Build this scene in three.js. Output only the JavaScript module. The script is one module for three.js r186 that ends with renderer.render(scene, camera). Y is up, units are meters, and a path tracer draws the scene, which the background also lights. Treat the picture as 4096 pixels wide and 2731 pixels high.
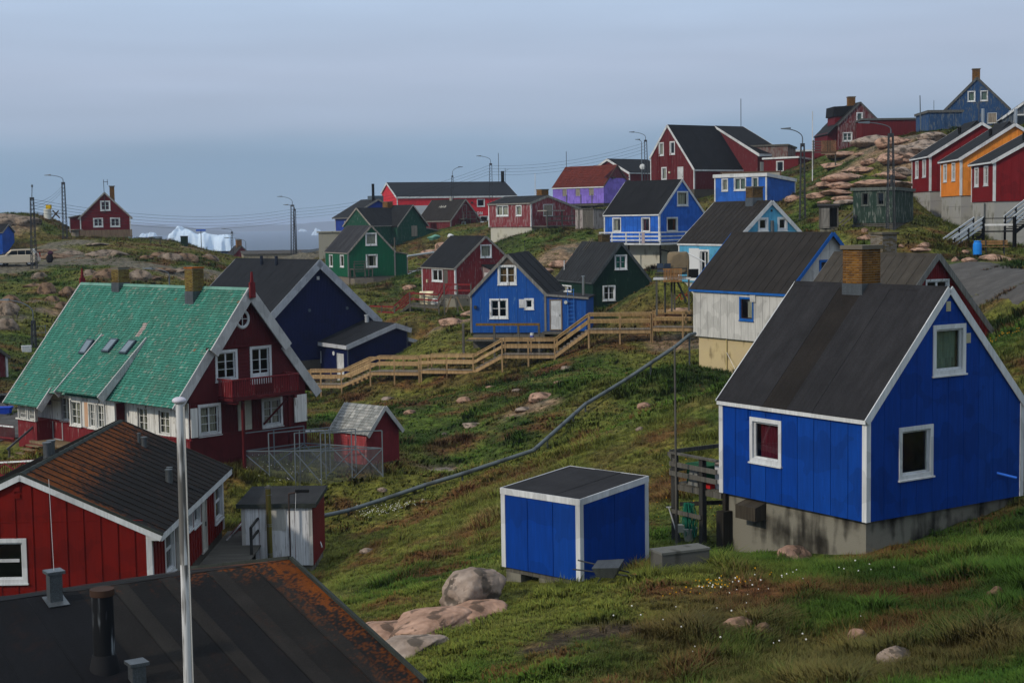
import * as THREE from 'three';
import { mergeGeometries, mergeVertices } from 'three/addons/utils/BufferGeometryUtils.js';
import { MarchingCubes } from 'three/addons/objects/MarchingCubes.js';
import { FontLoader } from 'three/addons/loaders/FontLoader.js';
import { TextGeometry } from 'three/addons/geometries/TextGeometry.js';

// ---------- camera (at the origin, looking down the -z axis over the town; the sea lies 40 m below) ----------
const scene = new THREE.Scene();
const camera = new THREE.PerspectiveCamera(25.28, 1024 / 682, 0.5, 60000);
camera.rotation.set(-4.584 * Math.PI / 180, 0, -0.885 * Math.PI / 180);

// ---------- sky: thin overcast with faint layered cloud ----------
function hash(x, y, s) { let h = Math.imul(x, 374761393) ^ Math.imul(y, 668265263) ^ Math.imul(s + 17, 1442695041); h = Math.imul(h ^ (h >>> 13), 1274126177); return ((h ^ (h >>> 16)) >>> 0) / 4294967296; }
function vnoise(x, y, s, per = 0) {
const xi = Math.floor(x), yi = Math.floor(y); let fx = x - xi, fy = y - yi; fx = fx * fx * (3 - 2 * fx); fy = fy * fy * (3 - 2 * fy);
const w = per ? (a) => ((a % per) + per) % per : (a) => a;
const a = hash(w(xi), w(yi), s), b = hash(w(xi + 1), w(yi), s), c = hash(w(xi), w(yi + 1), s), d = hash(w(xi + 1), w(yi + 1), s);
return a + (b - a) * fx + (c - a) * fy + (a - b - c + d) * fx * fy;
}
function fbm(x, y, s, oct = 4, per = 0) { let v = 0, a = 0.5, t = 0; for (let i = 0; i < oct; i++) { v += a * vnoise(x, y, s + i * 31, per); t += a; a *= 0.5; x *= 2; y *= 2; per *= 2; } return v / t; }
{
const w = 1024, h = 1024, data = new Float32Array(w * h * 4);
// [elevation in degrees, linear r, g, b]
const stops = [[-90, 0.27, 0.365, 0.485], [-0.6, 0.27, 0.365, 0.485], [0.4, 0.27, 0.375, 0.505], [2.2, 0.262, 0.375, 0.515], [3.1, 0.30, 0.41, 0.55], [3.9, 0.38, 0.47, 0.61], [6, 0.435, 0.52, 0.67], [9, 0.475, 0.60, 0.785], [16, 0.53, 0.65, 0.79], [35, 0.66, 0.75, 0.86], [90, 0.74, 0.80, 0.88]];
for (let j = 0; j < h; j++) {
const el = ((j + 0.5) / h - 0.5) * 180;
for (let i = 0; i < w; i++) {
const az = (i / w) * Math.PI * 2, cx = Math.cos(az), cz = Math.sin(az);
const lay = fbm(cx * 3 + 9 + el * 0.05, cz * 3 + el * 0.12 + 20, 5, 4) - 0.5, soft = 0.6 * (fbm(cx * 5 + 30, el * 0.9 + cz * 2 + 9, 11, 4) - 0.5) + 0.4 * (fbm(cx * 9 + cz * 9 + 7, el * 2.2 + 3, 17, 4) - 0.5);
const e = el + (el > 0.5 ? lay * 2.6 : 0);
let k = 0; while (k < stops.length - 2 && e > stops[k + 1][0]) k++;
const a = stops[k], b = stops[k + 1], t = Math.min(1, Math.max(0, (e - a[0]) / (b[0] - a[0]))), m = 1 + (el > 0 ? soft * 0.22 : 0), o = (j * w + i) * 4;
for (let c = 0; c < 3; c++) data[o + c] = (a[c + 1] + (b[c + 1] - a[c + 1]) * t) * m;
data[o + 3] = 1;
}
}
const sky = new THREE.DataTexture(data, w, h, THREE.RGBAFormat, THREE.FloatType);
sky.mapping = THREE.EquirectangularReflectionMapping; sky.magFilter = THREE.LinearFilter; sky.minFilter = THREE.LinearFilter; sky.needsUpdate = true;
scene.background = sky; scene.environment = sky;
}
// ---------- sun: behind thin cloud, from the left and a little behind the camera ----------
const sun = new THREE.DirectionalLight(0xfff1dc, 2.5);
sun.position.set(-160, 120, 30); sun.target.position.set(0, 0, -80);
sun.shadow.radius = 6; sun.castShadow = true; sun.shadow.mapSize.set(4096, 4096);
Object.assign(sun.shadow.camera, { left: -150, right: 150, top: 150, bottom: -150, near: 1, far: 600 });
scene.add(sun, sun.target);
const renderer = new THREE.WebGLRenderer({ antialias: true });
renderer.toneMapping = THREE.LinearToneMapping; renderer.toneMappingExposure = 0.98;
renderer.shadowMap.enabled = true; renderer.setSize(1024, 682);
scene.fog = new THREE.FogExp2(0xb9cbe6, 0.00017);

// ---------- helpers ----------
let seed = 7; const rnd = () => { seed = (Math.imul(seed, 1664525) + 1013904223) >>> 0; return seed / 4294967296; };
const rr = (a, b) => a + (b - a) * rnd();
const V3 = (x, y, z) => new THREE.Vector3(x, y, z);
const lin = (hex) => new THREE.Color(hex);
// textures -------------------------------------------------------------
const TEX = {};
function tex(key, n, size, fn, srgb = true) {
if (TEX[key]) return TEX[key];
const d = new Uint8Array(n * n * 4);
for (let j = 0; j < n; j++) for (let i = 0; i < n; i++) { const c = fn(i / n, j / n), o = (j * n + i) * 4; for (let k = 0; k < 3; k++) d[o + k] = Math.max(0, Math.min(255, c[k])); d[o + 3] = 255; }
const t = new THREE.DataTexture(d, n, n); t.wrapS = t.wrapT = THREE.RepeatWrapping; t.magFilter = THREE.LinearFilter; t.minFilter = THREE.LinearMipmapLinearFilter; t.generateMipmaps = true;
if (srgb) t.colorSpace = THREE.SRGBColorSpace; t.repeat.set(1 / size, 1 / size); t.needsUpdate = true; return (TEX[key] = t);
}
const grey = (v) => [v, v, v];
const paintTex = () => tex('paint', 512, 5, (u, v) => grey(192 + 66 * (0.55 * fbm(u * 10, v * 3, 1, 5, 0 || 10) + 0.45 * fbm(u * 120, v * 12, 2, 2, 120)) - 16 * (fbm(u * 6, v * 6, 7, 3, 6) > 0.62 ? 1 : 0)));
const feltTex = () => tex('felt', 512, 4, (u, v) => { const g = fbm(u * 8, v * 8, 3, 5, 8), f = hash(Math.floor(u * 512), Math.floor(v * 512), 4); return grey(165 + 60 * (g - 0.5) + 70 * (f - 0.5) * 0.7 + 25 * (fbm(u * 60, v * 5, 8, 2, 60) - 0.5)); });
const concTex = () => tex('conc', 512, 4, (u, v) => { const a = fbm(u * 4, v * 4, 13, 5, 4), b = fbm(u * 16, v * 3, 14, 4, 16), s = a * 0.6 + b * 0.4; const d = s > 0.52 ? (s - 0.52) * 520 : 0; return [235 - d + 20 * (a - 0.5), 230 - d + 20 * (a - 0.5), 218 - d * 0.95]; });
const oldConcTex = () => tex('oldconc', 512, 5, (u, v) => { const a = fbm(u * 5, v * 5, 113, 5, 5), b = fbm(u * 26, v * 4, 114, 4, 26), c = fbm(u * 3, v * 10, 117, 4, 0 || 10), s = a * 0.5 + b * 0.25 + c * 0.25, d = st(s, 0.44, 0.6) * 85 + st(s, 0.55, 0.68) * 60; return [216 - d, 214 - d, 204 - d * 0.96]; });
const woodTex = () => tex('wood', 512, 2, (u, v) => { const g = fbm(u * 40, v * 2, 21, 4, 40), k = fbm(u * 90, v * 4, 22, 2, 90); return [200 + 80 * (g - 0.5) + 40 * (k - 0.5), 195 + 80 * (g - 0.5) + 40 * (k - 0.5), 188 + 80 * (g - 0.5) + 40 * (k - 0.5)]; });
const rockTex = () => tex('rock', 512, 3, (u, v) => { const a = fbm(u * 5, v * 5, 33, 6, 5), b = fbm(u * 22, v * 22, 34, 3, 22), l = fbm(u * 9, v * 9, 35, 4, 9); let c = [198 + 75 * (a - 0.5), 182 + 75 * (a - 0.5), 170 + 75 * (a - 0.5)].map((q) => q + 60 * (b - 0.5)); if (l > 0.56) { const t = Math.min(1, (l - 0.56) * 9); c = c.map((q, i) => q * (1 - 0.5 * t) + [52, 52, 48][i] * 0.5 * t); } return c; });
const rockBump = () => tex('rockb', 256, 2.2, (u, v) => grey(255 * (0.6 * fbm(u * 5, v * 5, 41, 5, 5) + 0.4 * Math.abs(fbm(u * 7, v * 7, 42, 3, 7) * 2 - 1))), false);
const grainBump = () => tex('grainb', 256, 0.7, (u, v) => grey(255 * fbm(u * 24, v * 24, 44, 4, 24)), false);
const groundTex = () => tex('ground', 512, 3, (u, v) => { const a = fbm(u * 12, v * 12, 51, 5, 12), b = fbm(u * 70, v * 70, 52, 2, 70); const m = 150 + 150 * (a - 0.5) + 120 * (b - 0.5); return [m * 1.02, m, m * 0.9]; });
const asphTex = () => tex('asph', 512, 3, (u, v) => { const a = fbm(u * 5, v * 5, 61, 4, 5), b = hash(Math.floor(u * 512), Math.floor(v * 512), 62); return grey(175 + 60 * (a - 0.5) + 60 * (b - 0.5)); });
const iceTex = () => tex('ice', 256, 20, (u, v) => { const a = fbm(u * 6, v * 12, 71, 5, 0 || 12); return [225 + 30 * (a - 0.4), 235 + 22 * (a - 0.4), 248]; });
// paint that flakes off grey timber: vertical streaks where the wood shows
function flakeTex(key, paint, wood, amount) {
const p = lin(paint).convertLinearToSRGB(), w = lin(wood).convertLinearToSRGB();
return tex('flake' + key, 512, 3, (u, v) => {
const s = 0.62 * fbm(u * 72, v * 4, 81, 4, 72) + 0.38 * fbm(u * 26, v * 9, 82, 4, 26); const t = Math.max(0, Math.min(1, (s - (0.72 - amount * 0.42)) * 9)), g = 0.86 + 0.28 * fbm(u * 90, v * 3, 83, 3, 90);
return [(p.r * (1 - t) + w.r * t) * 255 * g, (p.g * (1 - t) + w.g * t) * 255 * g, (p.b * (1 - t) + w.b * t) * 255 * g];
});
}
const MATS = {};
function mat(key, color, o = {}) {
if (MATS[key]) return MATS[key];
const m = new THREE.MeshPhysicalMaterial({ specularIntensity: o.metalness ? 1 : 0.22, color: color instanceof THREE.Color ? color : lin(color), roughness: 0.75, ...o });
m.name = key; return (MATS[key] = m);
}
const paint = (key, c, o) => mat(key, c, { map: paintTex(), roughness: 0.62, ...o });
const felt = (key, c, o) => mat(key, c, { map: feltTex(), roughness: 0.85, bumpMap: grainBump(), bumpScale: 0.004, ...o });
const timber = (key, c, o) => mat(key, c, { map: woodTex(), roughness: 0.85, ...o });
const flaky = (key, p, w, a, o) => mat(key, 0xffffff, { map: flakeTex(key, p, w, a), roughness: 0.8, ...o });
const concrete = (key, c, o) => mat(key, c, { map: concTex(), roughness: 0.9, bumpMap: grainBump(), bumpScale: 0.006, ...o });
const glass = new THREE.MeshPhysicalMaterial({ color: 0xe8f0ee, roughness: 0.02, transmission: 1, thickness: 0, ior: 1.5, name: 'window_glass' });
const steel = mat('galvanised', 0x8d969d, { metalness: 0.7, roughness: 0.5, map: feltTex() });
const darkSteel = mat('dark_steel', 0x2c3035, { metalness: 0.4, roughness: 0.6 });
const white = paint('white_paint', 0xd6dade), whiteOld = flaky('old_white_paint', 0xc9cdd1, 0x6d6c69, 0.3), trimGrey = timber('grey_trim', 0x8f9398);
const greyWood = timber('grey_wood', 0x6b6c6a), paleWood = timber('pale_wood', 0x9a8a72), freshWood = timber('new_pine', 0xbca17c), blackWood = timber('black_stain', 0x17191b);
const inside = mat('room_floor', 0x8f887c, { roughness: 0.95 });
// geometry -------------------------------------------------------------
class GB {
constructor() { this.p = []; this.n = []; this.t = []; }
tri(a, b, c, n) {
const ax = Math.abs(n.x), ay = Math.abs(n.y), az = Math.abs(n.z);
for (const q of [a, b, c]) { this.p.push(q.x, q.y, q.z); this.n.push(n.x, n.y, n.z); ay > ax && ay > az ? this.t.push(q.x, q.z) : ax > az ? this.t.push(q.z, q.y) : this.t.push(q.x, q.y); }
}
face(pts, out) { // convex polygon, turned to face `out`
const n = V3().crossVectors(V3().subVectors(pts[1], pts[0]), V3().subVectors(pts[2], pts[0])); if (n.lengthSq() < 1e-12) { if (pts.length > 3) this.face([pts[0], ...pts.slice(2)], out); return; }
n.normalize(); const c = pts.reduce((s, q) => s.add(q), V3()).multiplyScalar(1 / pts.length);
const flip = n.dot(V3().subVectors(c, out)) < 0; if (flip) n.negate();
for (let i = 1; i < pts.length - 1; i++) flip ? this.tri(pts[0], pts[i + 1], pts[i], n) : this.tri(pts[0], pts[i], pts[i + 1], n);
}
hexa(b, t) { // two matching convex rings of points: bottom and top
const c = [...b, ...t].reduce((s, q) => s.add(q), V3()).multiplyScalar(1 / (b.length * 2));
this.face(b, c); this.face(t, c);
for (let i = 0; i < b.length; i++) { const j = (i + 1) % b.length; this.face([b[i], b[j], t[j], t[i]], c); }
return this;
}
box(x0, x1, y0, y1, z0, z1) { return this.hexa([V3(x0, y0, z0), V3(x1, y0, z0), V3(x1, y0, z1), V3(x0, y0, z1)], [V3(x0, y1, z0), V3(x1, y1, z0), V3(x1, y1, z1), V3(x0, y1, z1)]); }
cbox(x, y, z, w, h, d) { return this.box(x - w / 2, x + w / 2, y - h / 2, y + h / 2, z - d / 2, z + d / 2); }
beam(a, b, w, h, up = V3(0, 1, 0)) {
a = V3(...(a.isVector3 ? [a.x, a.y, a.z] : a)); b = V3(...(b.isVector3 ? [b.x, b.y, b.z] : b));
const d = V3().subVectors(b, a).normalize(); let s = V3().crossVectors(d, up); if (s.lengthSq() < 1e-4) s = V3().crossVectors(d, V3(1, 0, 0)); s.normalize(); const u = V3().crossVectors(s, d).normalize();
const ring = (q) => [[-1, -1], [1, -1], [1, 1], [-1, 1]].map(([i, j]) => q.clone().addScaledVector(s, i * w / 2).addScaledVector(u, j * h / 2));
return this.hexa(ring(a), ring(b));
}
rod(a, b, r, r2 = r, seg = 8) {
a = a.isVector3 ? a : V3(...a); b = b.isVector3 ? b : V3(...b); const d = V3().subVectors(b, a).normalize(); let s = V3().crossVectors(d, V3(0, 1, 0)); if (s.lengthSq() < 1e-4) s = V3(1, 0, 0); s.normalize(); const u = V3().crossVectors(s, d);
const A = [], B = [], N = [];
for (let i = 0; i < seg; i++) { const t = (i / seg) * Math.PI * 2, q = s.clone().multiplyScalar(Math.cos(t)).addScaledVector(u, Math.sin(t)); N.push(q); A.push(a.clone().addScaledVector(q, r)); B.push(b.clone().addScaledVector(q, r2)); }
const L = a.distanceTo(b);
for (let i = 0; i < seg; i++) { const j = (i + 1) % seg; const put = (q, n, uu, vv) => { this.p.push(q.x, q.y, q.z); this.n.push(n.x, n.y, n.z); this.t.push(uu, vv); }; const w = 2 * Math.PI * r / seg;
put(A[i], N[i], i * w, 0); put(B[j], N[j], i * w + w, L); put(A[j], N[j], i * w + w, 0); put(A[i], N[i], i * w, 0); put(B[i], N[i], i * w, L); put(B[j], N[j], i * w + w, L); }
const mid = V3().addVectors(a, b).multiplyScalar(0.5); if (r > 0) this.face(A, mid); if (r2 > 0) this.face(B, mid); return this;
}
path(pts, r, seg = 6) { for (let i = 0; i < pts.length - 1; i++) this.rod(pts[i], pts[i + 1], r, r, seg); return this; }
add(geo, m) { const g = geo.index ? geo.toNonIndexed() : geo.clone(); if (m) g.applyMatrix4(m); this.p.push(...g.attributes.position.array); this.n.push(...g.attributes.normal.array); if (g.attributes.uv) this.t.push(...g.attributes.uv.array); else for (let i = 0; i < g.attributes.position.count; i++) this.t.push(0, 0); return this; }
get empty() { return !this.p.length; }
geo() { const g = new THREE.BufferGeometry(); g.setAttribute('position', new THREE.Float32BufferAttribute(this.p, 3)); g.setAttribute('normal', new THREE.Float32BufferAttribute(this.n, 3)); g.setAttribute('uv', new THREE.Float32BufferAttribute(this.t, 2)); return g; }
}
const NAMES = {};
function numbered(n) { NAMES[n] = (NAMES[n] ?? -1) + 1; return NAMES[n] ? `${n}_${String(NAMES[n]).padStart(3, '0')}` : n; }
function part(parent, name, gb, m) { const o = new THREE.Mesh(gb instanceof GB ? gb.geo() : gb, m); o.name = name; o.castShadow = o.receiveShadow = true; parent.add(o); return o; }
function group(parent, name) { const o = new THREE.Group(); o.name = name; parent.add(o); return o; }
function thing(name, label, category, pos = [0, 0, 0], turn = 0, grp) { const o = new THREE.Group(); o.name = numbered(name); o.position.set(...pos); o.rotation.y = turn; o.userData = { label, category }; if (grp) o.userData.group = grp; scene.add(o); return o; }
function solo(name, label, category, gb, m, grp) { const o = part(scene, numbered(name), gb, m); o.userData = { label, category }; if (grp) o.userData.group = grp; return o; }
function setting(name, geo, m, kind = 'structure') { const o = part(scene, name, geo, m); o.userData = { kind }; return o; }
const ORD = ['first', 'second', 'third', 'fourth', 'fifth', 'sixth', 'seventh', 'eighth', 'ninth', 'tenth', 'eleventh', 'twelfth', 'thirteenth', 'fourteenth', 'fifteenth', 'sixteenth'];
// tell like things apart by their place: rows from far to near, then from the left
function tellApart(list, what, rows) { const up = [...list].sort((a, b) => b.position.y / -b.position.z - a.position.y / -a.position.z), n = Math.ceil(list.length / rows.length); rows.forEach((r, k) => up.slice(k * n, k * n + n).sort((a, b) => a.position.x / -a.position.z - b.position.x / -b.position.z).forEach((o, i) => { o.userData.label = `${what}, ${r ? r + ', ' : ''}${ORD[i]} from left`; })); }
// blocky boulder ----------------------------------------------------------
function rockGeo(s, sx, sy, sz, rough = 0.28, det = 4) {
let g = new THREE.IcosahedronGeometry(1, det); g.deleteAttribute('normal'); g.deleteAttribute('uv'); g = mergeVertices(g, 1e-4); const p = g.attributes.position, cuts = [];
seed = s * 7919 + 3; for (let i = 0; i < 9; i++) { const a = rnd() * 6.28, b = rr(-0.5, 1); cuts.push([V3(Math.cos(a) * Math.sqrt(1 - b * b * 0.6), b, Math.sin(a)).normalize(), rr(0.62, 0.92)]); }
for (let i = 0; i < p.count; i++) {
const q = V3(p.getX(i), p.getY(i), p.getZ(i)); let r = 1; for (const [n, d] of cuts) { const k = q.dot(n); if (k > 0.05) r = Math.min(r, d / k); }
const n3 = (k, c) => (fbm(q.x * k + s, q.y * k + 3, c, 3) + fbm(q.y * k + 9, q.z * k + s, c + 1, 3) + fbm(q.z * k + 5, q.x * k + 2, c + 2, 3)) / 3 - 0.5; r *= 1 + rough * 1.3 * n3(1.6, s) + 0.16 * n3(6, s + 9);
p.setXYZ(i, q.x * r * sx, q.y * r * sy, q.z * r * sz);
}
g.computeVertexNormals(); g = g.toNonIndexed(); const uv = [], r = g.attributes.position; for (let i = 0; i < r.count; i += 3) { const q = [0, 1, 2].map((k) => V3().fromBufferAttribute(r, i + k)), n = V3().crossVectors(V3().subVectors(q[1], q[0]), V3().subVectors(q[2], q[0])); const ax = Math.abs(n.x), ay = Math.abs(n.y), az = Math.abs(n.z); for (const v of q) ay > ax && ay > az ? uv.push(v.x, v.z) : ax > az ? uv.push(v.z, v.y) : uv.push(v.x, v.y); } g.setAttribute('uv', new THREE.Float32BufferAttribute(uv, 2)); return g;
}
const granite = (key, c, o) => mat(key, c, { map: rockTex(), roughness: 0.92, bumpMap: rockBump(), bumpScale: 0.09, ...o });
// ---------- houses: [x, y, z, turn, length, width, wall height, ridge rise, ridge offset, eave overhang, gable overhang]; y is the floor ----------
const HS = {
A: [9.969,-7.832,-42.243,-0.983,5.496,6.084,2.64,3.188,0.016,0.051,0.069],
B: [14.383,-6.466,-80.975,-1.037,7.418,5.868,2.56,2.943,0.001,0.074,0.294],
C: [17,-7.762,-69.145,-1.119,6.616,5.986,2.599,3.333,-0,0.147,0.253],
D: [15.779,-4.441,-103.36,-1.142,6.703,6.012,2.6,2.753,-0,0.041,0.114],
E: [12.63,-2.102,-133.98,-0.842,6.532,5.697,2.374,2.867,-0.003,0.069,0.084],
F: [24.382,3.215,-186.423,0.6,11.852,7.938,2.377,5.352,-0.745,0.103,0.096],
Hp: [12.138,2.163,-226.823,-0.74,9.607,6.179,2.456,3.023,-0.001,0.113,0.14],
J: [-10.397,-1.284,-259.565,0.314,20.568,10.615,5.289,2.416,-1.232,0.174,0.189],
K: [-8.605,-1.755,-215.486,-0.838,7.103,5.337,1.784,2.811,0.003,0.134,0.133],
L: [2.798,-0.811,-166.144,-0.984,8.17,6.83,2.502,0.706,1.266,0.13,0.08],
M: [-17.55,-2.931,-201.09,0.887,7.352,4.917,2.453,2.208,0.004,0.123,0.123],
P: [-17.275,-6.077,-173.98,-1.194,9.757,5.403,2.667,2.919,-0.009,0.053,0.129],
Q: [-3.922,-6.717,-141.75,-1.089,7.172,6.238,2.417,2.763,-0.003,0.083,0.091],
R: [0.486,-7.664,-107.169,1.394,8.175,5.155,2.614,2.649,-0.002,0.102,0.132],
S: [7.106,-7.002,-118.776,-1.222,7.199,4.623,2.269,2.813,-0.007,0.108,0.175],
T: [-18.723,-10.764,-124.743,-0.87,11.987,9.756,3.959,3.82,0.512,0.394,0.405],
U: [-16.934,-10.443,-73.417,-0.75,13.443,6.554,3.456,4,0.04,0.842,0.029],
V: [-6.861,-11.081,-70.338,-0.72,2.213,2.03,1.466,1.103,0.008,0.095,0.213],
X: [-15.137,-11.767,-52.112,1.58,12.125,7.754,2.414,1.784,-0.001,0.341,-0.026],
AA: [1.648,-9.432,-41.017,-0.751,2.725,2.804,2.055,2.5,0,0.15,0.15],
Z: [-8.853,-12.752,-57.555,-0.018,2.67,2.977,2.296,0,-0.026,0.15,0.15],
G: [23.584,1.344,-146.795,-0.653,5.486,5.809,2.505,2.5,0,0.15,0.15],
KK: [26.894,-0.644,-109.947,-0.586,3.02,3.967,2.403,2.5,0,0.15,0.15],
G1: [39.636,1.815,-131.435,-1.624,7.018,8.407,2.975,2.589,-0,0.187,0.208],
G2: [39.26,1.301,-121.79,-1.629,6.811,8.102,2.891,2.509,-0,0.183,0.22],
G3: [38.338,0.744,-110.877,-1.636,6.577,7.876,2.85,2.16,-0,0.223,0.189],
JJ: [38.736,7.057,-172.828,1.624,6.181,4.84,2.853,2.368,-0.005,0.142,0.129],
HH: [53.429,8.602,-175.993,1.359,6.314,6.797,3.088,3.385,0.025,0.233,0.126],
BB: [-52.91,-1.307,-199.57,1.824,7.015,6.215,2.44,3.07,0.006,0.226,0.15],
N: [-19.974,-2.04,-217.56,-1.195,8.003,7.987,2.799,2.314,-0,0.4,0.3],
EE: [-53.706,-9.031,-300.755,-1.197,6.133,5.137,2.064,2.567,0,0.126,0.132],
CC: [-63.043,-3.185,-182.042,0.047,6.008,5.004,2.6,0.878,-0,0.151,0.159],
Ta: [-13.387,-12.172,-121.996,-0.992,10.867,5.159,2.799,1.375,-1.497,0.256,0.318],
Y: [-7.301,-8.362,-19.762,0.581,8.985,7.057,2.5,0.786,-0.001,0.2,0.2],
Qp: [-2.113,-5.962,-128.442,-1.12,2.735,2.204,2.185,0.503,0,0.032,0.15]
};

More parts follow.
